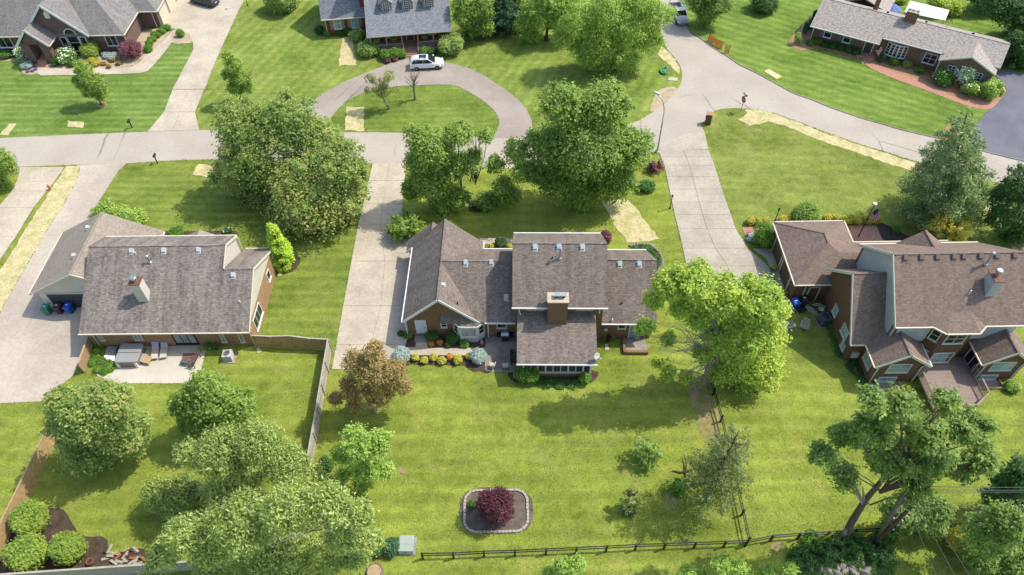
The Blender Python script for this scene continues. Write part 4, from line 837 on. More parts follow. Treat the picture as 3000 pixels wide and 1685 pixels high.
D.fascia([(d_(a), d_(b)) for a, b in [((-67.1, 92.41, 2.87), (-62.5, 92.41, 7.47)), ((-62.5, 92.41, 7.47), (-57.9, 92.41, 2.87)), ((-67.1, 90.26, 2.77), (-64.85, 90.26, 5.12)), ((-64.85, 90.26, 5.12), (-62.6, 90.26, 2.77))]], 'trim', h=0.3)
for a, b in [((-76, 92.69, 2.84), (-67.2, 92.69, 2.84)), ((-57.8, 92.69, 2.84), (-53.15, 92.69, 2.84)), ((-53.14, 92.7, 2.84), (-53.14, 98.9, 2.84)), ((-53.2, 98.84, 2.84), (-50.5, 98.84, 2.84)), ((-50.44, 98.9, 2.84), (-50.44, 116, 2.84)), ((-62.54, 90.3, 2.8), (-62.54, 92.4, 2.8))]: D.gutter(d_(a), d_(b), 'cream')
for pts in [[(-53.5, 92.8, 2.8), (-53.5, 93.2, 2.5), (-53.5, 93.2, 0.1)], [(-51.4, 98.9, 2.8), (-51.6, 99.4, 2.5), (-51.6, 99.4, 0.1)]]: D.spout([d_(p) for p in pts], 'cream')
D.window(d_((-71.0, 93.35, 0.9)), (0, -1), 2.9, 1.6, 3, 1); D.window(d_((-55.6, 93.35, 0.9)), (0, -1), 1.6, 1.6, 2, 1)
D.window(d_((-60.6, 92.95, 0.4)), (0, -1), 1.6, 2.6, 1, 2); D.window(d_((-61.95, 92.95, 0.4)), (0, -1), 0.9, 2.2, 1, 2); D.window(d_((-59.25, 92.95, 0.4)), (0, -1), 0.9, 2.2, 1, 2)
q = MB(); ar = [(-60.6 + 62 + 0.8 * math.cos(math.pi * k / 12), -1.05, 3.0 + 0.8 * math.sin(math.pi * k / 12)) for k in range(13)]
for a, b in zip(ar[:-1], ar[1:]): q.bar((a[0], -1.09, a[2]), (b[0], -1.09, b[2]), 0.1, 0.1)
aw = D.part(q, 'arched_window', M['trim']); MB().slab([(p[0], -1.065, p[2]) for p in ar], 0.02, d=(0, 1, 0)).build('pane', M['glass'], aw)
q = MB().box(-62.85 + 62, -62.15 + 62, -1.07, -1.0, 5.4, 6.1); q.slab([(-62.85 + 62, -1.07, 6.1), (-62.15 + 62, -1.07, 6.1), (-62.5 + 62, -1.07, 6.5)], 0.07, d=(0, 1, 0)); D.part(q, 'gable_vent', M['trim'])
for y in (101.75, 105.25, 108.75): D.garage_door((-51.0 + 62, y - 94, 0), (1, 0), 2.8, 2.3, 'gardoorD')
st = MB()
for k in range(3): st.box(-65.4 + 62, -64.2 + 62, 89.6 + 0.33 * k - 94, 91.6 - 94, 0.17 * k, 0.17 * (k + 1) - 0.002 * (3 - k))
st.box(-65.49 + 62, -64.11 + 62, 91.6 - 94, 93.3 - 94, 0, 0.5); D.part(st, 'steps', M['pavers'])
D.door(d_((-64.8, 93.35, 0.5)), (0, -1), 1.0, 2.1, m='gardoorC', frame='trim')

# ------------------------------------------------------------------ top-centre house
E_ = House('brick_house', 'red brick house with blue-grey roof, three dormers and railed front porch', (-19.37, 91.01), R(6.5))
w = MB(); w.box(-6.0, -0.2, 6.2, 6.4, 0, 2.95); w.box(-6.0, -5.8, 6.4, 12, 0, 2.9); w.box(0.3, 11.4, 2.6, 2.8, 0, 3.6); w.box(0.3, 0.5, 2.81, 12, 0, 3.4); w.box(11.2, 11.4, 2.81, 12, 0, 3.4)
gable_wall_x(w, 6.4, 15, 10.5, -5.99, 2.9, 3.0, 7.3); split(E_, w, 'wall', M['brE'])
r = MB(); roofs(r, gab_x(-6.43, 0.0, 5.68, 15.5, 2.8, 10.5, 7.9)); E_.part(r, 'roof', M['shE'])
r = MB(); roofs(r, gab_x(0.02, 11.75, 0.0, 18.0, 2.9, 9.0, 6.9)); E_.part(r, 'roof', M['shE'])
E_.gutter((0.0, -0.07, 2.84), (11.75, -0.07, 2.84), 'shut'); E_.gutter((-6.43, 5.62, 2.75), (-0.02, 5.62, 2.75), 'cream')
E_.spout([(-5.9, 5.8, 2.7), (-5.95, 6.12, 2.4), (-5.95, 6.12, 0.1)], 'cream')
ch = E_.part(MB().box(-0.75, -0.02, 6.6, 8.4, 0, 9.5), 'chimney', M['brE'])
for x in (-4.35, -1.85): E_.window((x, 6.2, 0.95), (0, -1), 1.05, 1.6, 1, 2, shutter='shut', pane='blind')
for k, x in enumerate((3.05, 5.95, 8.85)):
    y0, z0 = 3.7, 4.35; q = MB(); gable_wall_y(q, x - 0.78, x + 0.78, x, y0, z0 - 0.1, z0 + 1.35, z0 + 1.95, 0.1); q.box(x - 0.78, x - 0.7, y0 + 0.1, y0 + 3.5, z0, z0 + 1.32); q.box(x + 0.7, x + 0.78, y0 + 0.1, y0 + 3.5, z0, z0 + 1.32)
    dm = E_.part(q, 'dormer', M['shut']); q = MB(); roofs(q, gab_y(y0 - 0.25, y0 + 5.0, x - 1.02, x + 1.02, z0 + 1.25, x, z0 + 2.1), 0.09); q.build('dormer_roof', M['shE'], dm)
    MB().box(x - 0.75, x + 0.75, y0 - 0.3, y0 - 0.02, z0 - 0.12, z0 - 0.02).build('flashing', M['trim'], dm)
    E_.window((x, y0, z0 + 0.12), (0, -1), 0.95, 1.25, 3, 4, fw=0.06, sill=False, pane='glass')
fl = E_.part(MB().box(0.3, 11.4, 0.35, 2.58, 0, 0.5), 'porch_floor', M['pavers'])
for k, x in enumerate((0.45, 2.6, 4.75, 6.95, 9.1, 11.25)): E_.part(MB().box(x - 0.09, x + 0.09, 0.4, 0.58, 0.5, 2.8), 'porch_post', M['shut'])
for x0, x1 in ((0.55, 2.5), (2.7, 4.65), (7.05, 9.0), (9.2, 11.15)):
    q = MB().box(x0, x1, 0.44, 0.54, 1.28, 1.35); q.box(x0, x1, 0.46, 0.52, 0.6, 0.66); n = int((x1 - x0) / 0.14)
    for i in range(n): xx = x0 + (x1 - x0) * (i + 0.5) / n; q.box(xx - 0.025, xx + 0.025, 0.465, 0.515, 0.66, 1.28)
    E_.part(q, 'porch_railing', M['woodG'])
st = MB()
for k in range(4): st.box(4.95, 6.75, -1.0 + 0.33 * k, 0.345, 0.12 * k, 0.12 * (k + 1) - 0.002 * (4 - k))
E_.part(st, 'steps', M['pavers'])
for x in (4.85, 6.85): q = MB().bar((x, 0.4, 1.35), (x, -0.95, 0.85), 0.07); q.bar((x, -0.95, 0), (x, -0.95, 0.88), 0.09); E_.part(q, 'handrail', M['woodG'])
E_.door((5.85, 2.6, 0.5), (0, -1), 1.0, 2.1, m='gardoorC'); E_.window((3.0, 2.6, 1.1), (0, -1), 1.1, 1.5, 1, 2); E_.window((9.0, 2.6, 1.1), (0, -1), 1.1, 1.5, 1, 2)

# ------------------------------------------------------------------ top-right ranch
Fh = House('brick_house', 'long low mottled brick ranch house with pale tan roof and wide chimney', (42.15, 92.89), R(-31.5))
w = MB(); w.box(0.5, 9.2, 1.0, 1.2, 0, 3.1); w.box(9.2, 17.2, 1.25, 1.45, 0, 3.1); w.box(0.5, 0.7, 1.21, 8, 0, 2.8); gable_wall_x(w, 1.2, 8.0, 4.3, 0.5, 2.8, 3.0, 4.3); gable_wall_y(w, 17.2, 23.5, 20.3, -0.35, 0, 2.9, 4.0); w.box(17.2, 17.4, -0.14, 1.24, 0, 2.85); w.box(23.3, 23.5, -0.14, 8, 0, 2.8); w.box(0.7, 23.3, 7.8, 8.0, 0, 2.8)
gable_wall_x(w, 1.2, 8.0, 4.3, 23.5, 2.8, 3.0, 4.3, sgn=-1); split(Fh, w, 'wall', M['brF'])
kf = (4.55 - 2.8) / 4.2
r = MB(); r.slab([(0, -0.37, 2.8 - 0.47 * kf), (9.37, -0.37, 2.8 - 0.47 * kf), (9.37, 0.65, 2.8 + 0.55 * kf), (24.0, 0.65, 2.8 + 0.55 * kf), (24.0, 4.3, 4.55), (0, 4.3, 4.55)], T); r.slab([(0, 4.3, 4.55), (24.0, 4.3, 4.55), (24.0, 8.6, 2.8), (0, 8.6, 2.8)], T); Fh.part(r, 'roof', M['shF'])
r = MB(); roofs(r, gab_y(-0.72, 4.2, 16.85, 23.75, 2.8, 20.3, 4.3)); Fh.part(r, 'roof', M['shF'])
ridge_caps(Fh, [((0, 4.3, 4.55), (24, 4.3, 4.55))], M['shF'])
Fh.fascia([((16.85, -0.75, 2.72), (20.3, -0.75, 4.22)), ((20.3, -0.75, 4.22), (23.75, -0.75, 2.72))], 'sage', h=0.2)
for a, b in [((0, -0.43, 2.55), (9.4, -0.43, 2.55)), ((9.45, 0.59, 2.97), (16.9, 0.59, 2.97))]: Fh.gutter(a, b, 'sage')
Fh.spout([(0.45, -0.3, 2.5), (0.42, 0.9, 2.2), (0.42, 0.9, 0.1)], 'trim'); Fh.spout([(17.0, -0.5, 2.7), (17.1, -0.42, 2.4), (17.1, -0.42, 0.1)], 'trim')
for x in (2.45, 5.1): Fh.window((x, 1.0, 0.85), (0, -1), 1.05, 1.45, 1, 2, shutter='shutG')
Fh.window((15.9, 1.25, 0.85), (0, -1), 1.6, 1.45, 2, 2, shutter='shutG')
for x in (18.75, 22.0): Fh.window((x, -0.35, 1.15), (0, -1), 0.95, 1.15, 2, 3, fw=0.06, shutter='shutG')
Fh.door((8.1, 1.0, 0.25), (0, -1), 1.0, 2.1, m='gardoor')
Fh.part(MB().box(7.0, 9.4, -0.3, 0.98, 0, 0.24), 'step', M['pavers'])
bowp = [(10.3 + 2.6 * k / 5, 1.24 - 0.38 * math.sin(math.pi * (k + 0.0) / 5)) for k in range(6)]
for k in range(5):
    a, b = Vector((*bowp[k], 0)), Vector((*bowp[k + 1], 0)); d = (b - a).normalized(); n = Vector((d.y, -d.x, 0)); c = (a + b) / 2; c.z = 0.7
    Fh.window(c, n, (b - a).length, 1.7, 1, 4, fw=0.07, name='bow_window')
q = MB().slab([(p[0], p[1], 2.45) for p in bowp], 0.08); q.slab([(p[0], p[1], 0.66) for p in bowp], 0.12); Fh.part(q, 'bow_frame', M['trim'])
ch = Fh.part(MB().box(10.85, 12.4, 3.7, 4.6, 3.5, 5.75), 'chimney', M['brF']); MB().box(10.8, 12.45, 3.65, 4.65, 5.752, 5.84).build('cap', M['stone'], ch)
for x in (11.1, 11.6, 12.15): MB().box(x - 0.17, x + 0.17, 4.0, 4.35, 5.842, 6.05).build('chimney_pot', M['metal'], ch)
Fh.part(MB().box(6.6, 7.2, 5.0, 5.6, 3.0, 5.9), 'chimney', M['brF'])
for u in (8.6, 13.6, 19.5): Fh.vent((u, 5.0, 4.55 - 0.7 * kf), -kf, 'black', 0.3)
r = MB(); roofs(r, gab_y(8.0, 14.0, 1.5, 8.6, 2.8, 5.0, 4.0)); Fh.part(r, 'roof', M['shF']); Fh.part(MB().box(2.0, 8.2, 8.01, 13.7, 0, 2.8), 'wall', M['brF'])
# ================================================================== vehicles, street furniture, garden things
Zv = Vector((0, 0, 1))
M['white'] = plain('white_paint', '#e2e2e0', 0.25, 0.02, spec=0.6); M['navy'] = plain('dark_blue_paint', '#30363f', 0.25, 0.05, spec=0.6); M['silver'] = plain('silver_paint', '#a7a9a8', 0.3, 0.05, metal=0.4, spec=0.5)
M['tyre'] = plain('tyre_rubber', '#1e1e1f', 0.8); M['rim'] = plain('alloy_rim', '#8f9294', 0.35, 0.1, metal=0.8); M['carglass'] = glass('car_glass', '#1c2328', 0.05, 0.7)
M['lightred'] = plain('lamp_red', '#8e1f1b', 0.3); M['lightw'] = plain('lamp_clear', '#cfd4d6', 0.2); M['plastic'] = plain('black_plastic', '#2a2b2c', 0.6)
M['orange'] = plain('safety_orange', '#d8612a', 0.7, 0.2, 12); M['binG'] = plain('bin_green', '#2f7a5c', 0.5); M['binK'] = plain('bin_brown', '#3f332e', 0.5); M['binB'] = plain('bin_blue', '#1f55a8', 0.5)
M['pole'] = plain('utility_pole', '#6d6152', 0.9, 0.3, 4); M['poleD'] = plain('utility_pole_dark', '#4a3d30', 0.9, 0.3, 4); M['wire'] = plain('wire', '#55585a', 0.6); M['yellow'] = plain('yellow_guard', '#d8b52c', 0.5)
M['red'] = plain('red_paint', '#a8262b', 0.5); M['signgreen'] = plain('sign_green', '#2f7d57', 0.5); M['hydrant'] = plain('hydrant_red', '#c25a56', 0.6)
M['boxgreen'] = plain('utility_box_green', '#98a294', 0.6, 0.12, 2); M['ac'] = plain('ac_beige', '#b7b6b0', 0.5); M['acD'] = plain('ac_dark', '#555a5d', 0.5)
M['cover'] = plain('spa_cover', '#8d8d8b', 0.6, 0.06); M['sling'] = plain('sling_fabric', '#bdb5a3', 0.8); M['towel'] = plain('towel_blue', '#a9b7d6', 0.9); M['wicker'] = plain('dark_wicker', '#5c5451', 0.8, 0.2, 20)
M['board'] = plain('plywood', '#dcb98a', 0.8, 0.15, 1.5); M['block'] = plain('edging_block', '#a09888', 0.9, 0.2, 5); M['rock'] = plain('field_stone', '#857d70', 0.9, 0.3, 3); M['terra'] = plain('terracotta', '#8f5a42', 0.8); M['green_sock'] = plain('green_mesh', '#2f8a4c', 0.8)
M['blueumb'] = plain('umbrella_blue', '#5a6c9c', 0.8); M['awning'] = plain('white_metal_awning', '#dcdcd8', 0.5, 0.08, 1.2); M['purple'] = plain('purple_flower', '#8f7bbd', 0.8)

def xf(o, loc, rz): o.location = loc; o.rotation_euler = (0, 0, rz); return o
def heading(a, b): d = b - a; return math.atan2(d.y, d.x)
def tyre(parent, x, y, r=0.34, wd=0.22):
    s = 1 if y > 0 else -1
    t = MB().lathe((x, y - s * wd, r), [(r * 0.62, 0), (r * 0.96, 0.015), (r, 0.06), (r, wd - 0.05), (r * 0.93, wd - 0.01), (r * 0.62, wd)], 20, ax=(0, s, 0)).build('wheel', M['tyre'], parent, smooth=False)
    q = MB().lathe((x, y - s * 0.03, r), [(r * 0.6, -0.01), (r * 0.6, 0.005), (r * 0.12, 0.02)], 16, ax=(0, s, 0))
    for k in range(5): a = 2 * math.pi * k / 5; q.bar((x, y, r), (x + math.cos(a) * r * 0.55, y, r + math.sin(a) * r * 0.55), 0.05, 0.05)
    q.build('rim', M['rim'], t)
def suv(name, label, paint, loc, rz, sunroof=True):
    """estate-shaped car, nose towards +x"""
    t = thing(name, label, 'car', loc, rz); Lh, Wh = 2.32, 0.92
    def ring(x, zb, zt, wb, wt, zm=None):                 # body cross-section
        zm = zm or (zb + zt) / 2
        return [(x, -wb * 0.93, zb), (x, -wb, zm), (x, -wt, zt - 0.06), (x, -wt * 0.9, zt), (x, wt * 0.9, zt), (x, wt, zt - 0.06), (x, wb, zm), (x, wb * 0.93, zb)]
    st = [(-2.32, 0.42, 0.80, 0.70, 0.66), (-2.25, 0.30, 1.02, 0.86, 0.80), (-1.9, 0.24, 1.06, 0.92, 0.86), (-0.8, 0.22, 1.04, 0.92, 0.87), (0.6, 0.22, 1.03, 0.92, 0.87), (1.1, 0.22, 1.00, 0.92, 0.85), (1.75, 0.24, 0.90, 0.90, 0.78), (2.15, 0.30, 0.78, 0.80, 0.66), (2.32, 0.42, 0.64, 0.62, 0.52)]
    MB().loft([ring(*s) for s in st]).build('body', paint, t, smooth=True, bevel=0.02)
    def cab(x, zb, zt, wb, wt): return [(x, -wb, zb), (x, -wt, zt - 0.07), (x, -wt * 0.88, zt), (x, wt * 0.88, zt), (x, wt, zt - 0.07), (x, wb, zb)]
    cs = [(-2.24, 0.96, 1.02, 0.76, 0.72), (-1.98, 0.98, 1.40, 0.80, 0.64), (-1.55, 0.98, 1.58, 0.83, 0.62), (-0.5, 0.98, 1.65, 0.84, 0.62), (0.2, 0.98, 1.58, 0.84, 0.60), (1.25, 0.93, 1.0, 0.80, 0.72)]
    c = MB().loft([cab(*s) for s in cs]).build('cabin', paint, t, smooth=True, bevel=0.015)
    MB().add([(0.28, -0.56, 1.56), (0.28, 0.56, 1.56), (1.2, 0.72, 1.045), (1.2, -0.72, 1.045)], [(0, 1, 2, 3)]).build('windscreen', M['carglass'], t)
    MB().add([(-1.80, -0.52, 1.50), (-1.80, 0.52, 1.50), (-2.21, 0.66, 1.1), (-2.21, -0.66, 1.1)], [(3, 2, 1, 0)]).build('rear_window', M['carglass'], t)
    for s in (-1, 1):
        for x0, x1, xt0, xt1 in ((-0.4, 1.0, -0.4, 0.22), (-1.36, -0.44, -1.36, -0.44), (-2.0, -1.4, -1.72, -1.4)):
            MB().add([(x0, s * 0.855, 1.06), (x1, s * 0.85, 1.05), (xt1, s * 0.672, 1.50), (xt0, s * 0.665, 1.52)], [(0, 1, 2, 3)]).build('side_window', M['carglass'], t, fix=False)
        MB().box(0.85, 1.05, s * 0.93 if s > 0 else -1.08, 1.08 if s > 0 else -0.93, 1.02, 1.15).build('mirror', paint, t)
        MB().obox((2.17, s * 0.62, 0.74), (1, s * 0.6, -0.2), (0, 1, 0), (0, 0, 1), 0.1, 0.17, 0.07).build('headlight', M['lightw'], t)
        MB().obox((-2.28, s * 0.68, 0.92), (1, s * 0.3, 0), (0, 1, 0), (0, 0, 1), 0.05, 0.15, 0.1).build('taillight', M['lightred'], t)
        MB().bar((-1.55, s * 0.55, 1.63), (0.0, s * 0.55, 1.65), 0.03).build('roof_rail', M['rim'], t)
        MB().box(-2.1, 2.1, s * 0.90 if s > 0 else -0.935, 0.935 if s > 0 else -0.90, 0.2, 0.34).build('sill_trim', M['plastic'], t)
    if sunroof: MB().box(-0.95, 0.05, -0.4, 0.4, 1.6, 1.662).build('sunroof', M['carglass'], t)
    MB().box(2.2, 2.34, -0.55, 0.55, 0.34, 0.52).build('bumper', M['plastic'], t); MB().box(-2.36, -2.2, -0.7, 0.7, 0.32, 0.5).build('bumper', M['plastic'], t)
    MB().box(-2.345, -2.325, -0.22, 0.22, 0.62, 0.74).build('number_plate', M['lightw'], t)
    for x in (-1.38, 1.42):
        for y in (-0.92, 0.92): tyre(t, x, y)
    return t
a, b = G(1221, 209), G(1281, 206); d = (b - a).normalized(); c = (a + b) / 2 + Vector((-d.y, d.x, 0)) * 0.9
suv('parked_car', 'white estate car with sunroof parked on the circular drive', M['white'], (c.x, c.y, 0.045), heading(a, b))
a, b = G(612, 24), G(570, 13); d = (b - a).normalized(); c = (a + b) / 2 + Vector((d.y, -d.x, 0)) * 0.85
suv('parked_car', 'dark blue estate car parked on the concrete drive at the top edge', M['navy'], (c.x, c.y, 0.06), heading(a, b), False)
# pickup with ladder rack
a, b = G(1968, 18), G(2006, 88); t = thing('pickup_truck', 'silver pickup truck with a ladder rack parked under the trees', 'truck', (*((a + b) / 2).xy, 0.026), heading(a, b))
def rg(x, zb, zt, w, wt): return [(x, -w, zb), (x, -w, (zb + zt) / 2), (x, -wt, zt), (x, wt, zt), (x, w, (zb + zt) / 2), (x, w, zb)]
MB().loft([rg(*s) for s in ((0.1, 0.35, 1.05, 0.9, 0.86), (1.2, 0.35, 1.05, 0.9, 0.84), (2.1, 0.38, 0.98, 0.88, 0.76), (2.55, 0.45, 0.82, 0.8, 0.62))]).build('body', M['silver'], t, bevel=0.03)
q = MB().box(-2.5, 0.098, -0.9, -0.78, 0.4, 1.05); q.box(-2.5, 0.098, 0.78, 0.9, 0.4, 1.05); q.box(-2.5, 0.098, -0.779, 0.779, 0.4, 0.55); q.box(-2.6, -2.502, -0.9, 0.9, 0.4, 1.05); q.build('truck_bed', M['silver'], t)
MB().loft([[(x, -w, z0), (x, -v, z1), (x, v, z1), (x, w, z0)] for x, z0, z1, w, v in ((-0.35, 1.04, 1.5, 0.82, 0.68), (0.0, 1.04, 1.62, 0.84, 0.68), (0.75, 1.04, 1.6, 0.84, 0.66), (1.35, 1.02, 1.06, 0.82, 0.74))]).build('cabin', M['silver'], t, bevel=0.02)
MB().add([(0.8, -0.62, 1.575), (0.8, 0.62, 1.575), (1.33, 0.74, 1.09), (1.33, -0.74, 1.09)], [(0, 1, 2, 3)]).build('windscreen', M['carglass'], t)
for s in (-1, 1):
    MB().add([(0.05, s * 0.845, 1.1), (1.1, s * 0.845, 1.1), (0.75, s * 0.70, 1.53), (0.05, s * 0.71, 1.55)], [(0, 1, 2, 3)]).build('side_window', M['carglass'], t, fix=False)
    MB().box(2.4, 2.56, s * 0.6 - 0.14, s * 0.6 + 0.14, 0.66, 0.8).build('headlight', M['lightw'], t)
MB().box(2.5, 2.66, -0.85, 0.85, 0.4, 0.56).build('bumper', M['rim'], t)
q = MB()
for x in (-2.3, -0.5):
    for s in (-1, 1): q.bar((x, s * 0.8, 1.0), (x, s * 0.75, 1.95), 0.06)
    q.bar((x, -0.78, 1.95), (x, 0.78, 1.95), 0.06)
q.build('ladder_rack', M['plastic'], t); q = MB()
for y in (0.2, 0.6): q.bar((-2.8, y, 2.02), (1.6, y, 2.02), 0.06)
for k in range(14): x = -2.7 + 0.32 * k; q.bar((x, 0.2, 2.02), (x, 0.6, 2.02), 0.035)
lad = q.build('ladder', M['metal'], t)
for x in (-1.6, 1.75):
    for y in (-0.9, 0.9): tyre(t, x, y, 0.36)

# ---------------- street lamp
p = G(1925, 446); hz = heightat(1942, 329, p.y); t = thing('street_lamp', 'tall grey street lamp with a curved arm beside the road', 'street lamp', p)
MB().tube((0, 0, 0), (0, 0, hz), 0.11, 0.07, 10).build('pole', M['metal'], t, smooth=True); MB().lathe((0, 0, 0), [(0.22, 0), (0.22, 0.12), (0.12, 0.2)], 12).build('base', M['metal'], t)
q = [Vector((0, 0, hz - 0.3)), Vector((-0.12, 0.1, hz + 0.7)), Vector((-0.45, 0.4, hz + 1.5)), Vector((-1.1, 0.9, hz + 2.0))]
MB().path(crv(q, 4), [0.06] * 13, 8).build('arm', M['metal'], t, smooth=True)
hd = MB().loft([[(x, -w, 0), (x, -w * 0.7, 0.12), (x, w * 0.7, 0.12), (x, w, 0), (x, 0, -0.1)] for x, w in ((-0.5, 0.08), (-0.3, 0.2), (0.1, 0.2), (0.3, 0.08))]).build('lamp_head', M['ventA'], t, smooth=True); hd.location = q[-1]; hd.rotation_euler = (0, 0, R(140))
def textmesh(txt, size, m, parent, loc, rot, name='lettering'):
    c = bpy.data.curves.new(name, 'FONT'); c.body = txt; c.size = size; c.align_x = 'CENTER'; c.align_y = 'CENTER'; c.extrude = 0.003
    o = bpy.data.objects.new('tmp', c); COL.objects.link(o); dg = bpy.context.evaluated_depsgraph_get(); me = bpy.data.meshes.new_from_object(o.evaluated_get(dg)); bpy.data.objects.remove(o)
    me.materials.clear(); me.materials.append(m); n = bpy.data.objects.new(name, me); COL.objects.link(n); n.parent = parent; n.location = loc; n.rotation_euler = rot; return n
# ---------------- stop sign
p = G(2170, 328); t = thing('stop_sign', 'red octagonal stop sign with green street-name blades at the corner', 'sign', p, R(200)); hz = heightat(2183, 290, p.y)
MB().bar((0, 0, 0), (0, 0, hz + 0.25), 0.07).build('post', M['metal'], t)
oc = [(0.05, 0.42 * math.cos(math.pi / 8 + k * math.pi / 4), hz - 0.1 + 0.42 * math.sin(math.pi / 8 + k * math.pi / 4)) for k in range(8)]
MB().slab(oc, 0.012, d=(1, 0, 0)).build('sign_plate', M['red'], t); MB().slab([(0.04, q[1] * 1.06, (q[2] - hz + 0.1) * 1.06 + hz - 0.1) for q in oc], 0.008, d=(1, 0, 0)).build('border', M['trim'], t)
textmesh('STOP', 0.26, M['trim'], t, (0.066, 0, hz - 0.1), (R(90), 0, R(90)))
for k, (dx, dy) in enumerate(((1, 0), (0, 1))): MB().obox((0, 0, hz + 0.4 + 0.22 * k), (dx, dy, 0), (dy, -dx, 0), (0, 0, 1), 0.42, 0.012, 0.1).build('street_blade', M['signgreen'], t)
# ---------------- brick mailbox pillar
p = G(2073, 362); t = thing('mailbox_pillar', 'square brick pillar mailbox at the corner of the drive', 'mailbox', p, R(-12))
MB().box(-0.33, 0.33, -0.33, 0.33, 0, 1.45).build('pillar', brickmat('brick_pillar', '#5a4038', '#77584a', '#8a7d72'), t); MB().box(-0.38, 0.38, -0.38, 0.38, 1.452, 1.54).build('cap', M['pavers'], t); MB().box(-0.42, -0.332, -0.12, 0.12, 0.85, 1.1).build('mail_door', M['black'], t)
def mailbox(base, top, label, rz):
    p = G(*base); t = thing('mailbox', label, 'mailbox', p, rz, 'black kerbside mailboxes')
    MB().bar((0, 0, 0), (0, 0, 1.05), 0.11).build('post', M['plastic'], t); MB().bar((0, 0, 0.75), (0, -0.3, 1.02), 0.05).build('brace', M['plastic'], t)
    pr = [(-0.11, 0), (0.11, 0), (0.11, 0.14)] + [(0.11 * math.cos(math.pi * k / 6), 0.14 + 0.11 * math.sin(math.pi * k / 6)) for k in range(1, 6)] + [(-0.11, 0.14)]
    b = MB().loft([[(x, y, 1.06 + z) for x, z in pr] for y in (-0.38, 0.2)]).build('box', M['black'], t); MB().box(0.112, 0.13, -0.1, -0.06, 1.15, 1.32).build('flag', M['red'], b)
mailbox((462, 479), None, 'black mailbox on a post leaning over the near kerb', R(180)); mailbox((388, 375), None, 'black mailbox on a post in the lawn across the road', R(0)); mailbox((2775, 404), None, 'black mailbox half hidden beside the pine tree', R(30))
# ---------------- hydrant
p = G(148, 556); t = thing('fire_hydrant', 'faded red fire hydrant in the grass strip by the drive', 'hydrant', p)
MB().lathe((0, 0, 0), [(0.17, 0), (0.17, 0.06), (0.11, 0.08), (0.11, 0.5), (0.15, 0.52), (0.15, 0.56), (0.12, 0.66), (0.05, 0.74), (0.05, 0.8)], 14).build('barrel', M['hydrant'], t, smooth=False)
for s in (-1, 1): MB().tube((s * 0.1, 0, 0.42), (s * 0.22, 0, 0.42), 0.06).build('outlet', M['hydrant'], t)
def lamp_post(px, hgt, label, big=1.0):
    p = G(*px); t = thing('lamp_post', label, 'lamp post', p, 0, 'black garden lamp posts'); MB().lathe((0, 0, 0), [(0.09, 0), (0.09, 0.2), (0.045, 0.28), (0.045, hgt)], 10).build('post', M['black'], t)
    h = MB().lathe((0, 0, hgt), [(0.06, 0), (0.13 * big, 0.22), (0.15 * big, 0.24), (0.04, 0.36), (0.02, 0.42)], 6).build('lantern', M['black'], t); MB().lathe((0, 0, hgt + 0.04), [(0.07, 0), (0.11 * big, 0.17)], 6).build('lantern_glass', M['lightw'], t)
lamp_post((1962, 612), 1.75, 'black lamp post on the lawn edge left of the wide drive'); lamp_post((1199, 657), 1.6, 'black lamp post among shrubs behind the garage gable'); lamp_post((2270, 648), 1.6, 'black lamp post behind the yellow hedge'); lamp_post((726, 17), 4.5, 'tall black lamp post by the drive at the top edge', 1.6)
# ---------------- flagpole
p = G(2515, 694); hz = heightat(2565, 597, p.y); t = thing('flagpole', 'black flagpole with a white disc light and hanging striped flag', 'flagpole', p)
MB().tube((0, 0, 0), (0, 0, hz * 0.55), 0.06, 0.05).build('lower_pole', M['black'], t); MB().tube((0, 0, hz * 0.55), (0, 0, hz), 0.04, 0.03).build('upper_pole', M['black'], t); MB().lathe((0, 0, hz * 0.55 - 0.1), [(0.1, 0), (0.1, 0.25)], 10).build('collar', M['black'], t); MB().lathe((0, 0, hz), [(0.05, 0), (0.2, 0.03), (0.2, 0.06), (0.05, 0.1)], 18).build('disc_light', M['trim'], t)
def flagmat():
    q = N('flag_cloth'); v = q.co('Generated'); sx = q.n('SeparateXYZ'); q.l(v, sx.inputs[0])
    st = q.math('GREATER_THAN', q.math('SINE', q.math('MULTIPLY', sx.outputs[2], math.pi * 13)), 0.0); a = q.mix(st, '#c9c4c4', '#a02a38')
    c = q.math('MULTIPLY', q.math('GREATER_THAN', sx.outputs[2], 0.46), q.math('LESS_THAN', sx.outputs[0], 0.42)); vo = q.n('TexVoronoi'); vo.inputs['Scale'].default_value = 16; q.l(v, vo.inputs[0])
    q.col(q.mix(c, a, q.mix(q.ramp(vo.outputs[0], [(0.12, 1.0), (0.2, 0.0)]), '#2a3560', '#c9c4c4'))); q.rough(0.9); return q.m
M['flag'] = flagmat()
def flag(parent, loc, rot, w=1.5, h=0.9, droop=0.6):
    q = MB(); nx, nz = 14, 7; vs = []
    for j in range(nz + 1):
        for i in range(nx + 1):
            u, v = i / nx, j / nz; vs.append((u * w * 0.55, 0.1 * math.sin(u * 9 + v) * u ** 0.5, v * h - droop * u * u * w * 0.6))
    q.add(vs, [(j * (nx + 1) + i, j * (nx + 1) + i + 1, (j + 1) * (nx + 1) + i + 1, (j + 1) * (nx + 1) + i) for j in range(nz) for i in range(nx)]); o = q.build('flag', M['flag'], parent, smooth=True, fix=False); o.location = loc; o.rotation_euler = rot; return o
flag(t, (0.05, 0, hz - 1.5), (0, R(20), R(-60)), 1.6, 1.25)
p = Fh.W((9.2, 0.9, 0)); t = thing('house_flag', 'small striped flag on a slanted staff by the ranch house door', 'flag', p, R(-31.5)); MB().tube((0, 0, 1.9), (0, -1.0, 2.5), 0.02, n=6).build('staff', M['black'], t); flag(t, (0, -0.95, 1.3), (0, R(10), R(-20)), 1.3, 1.15)
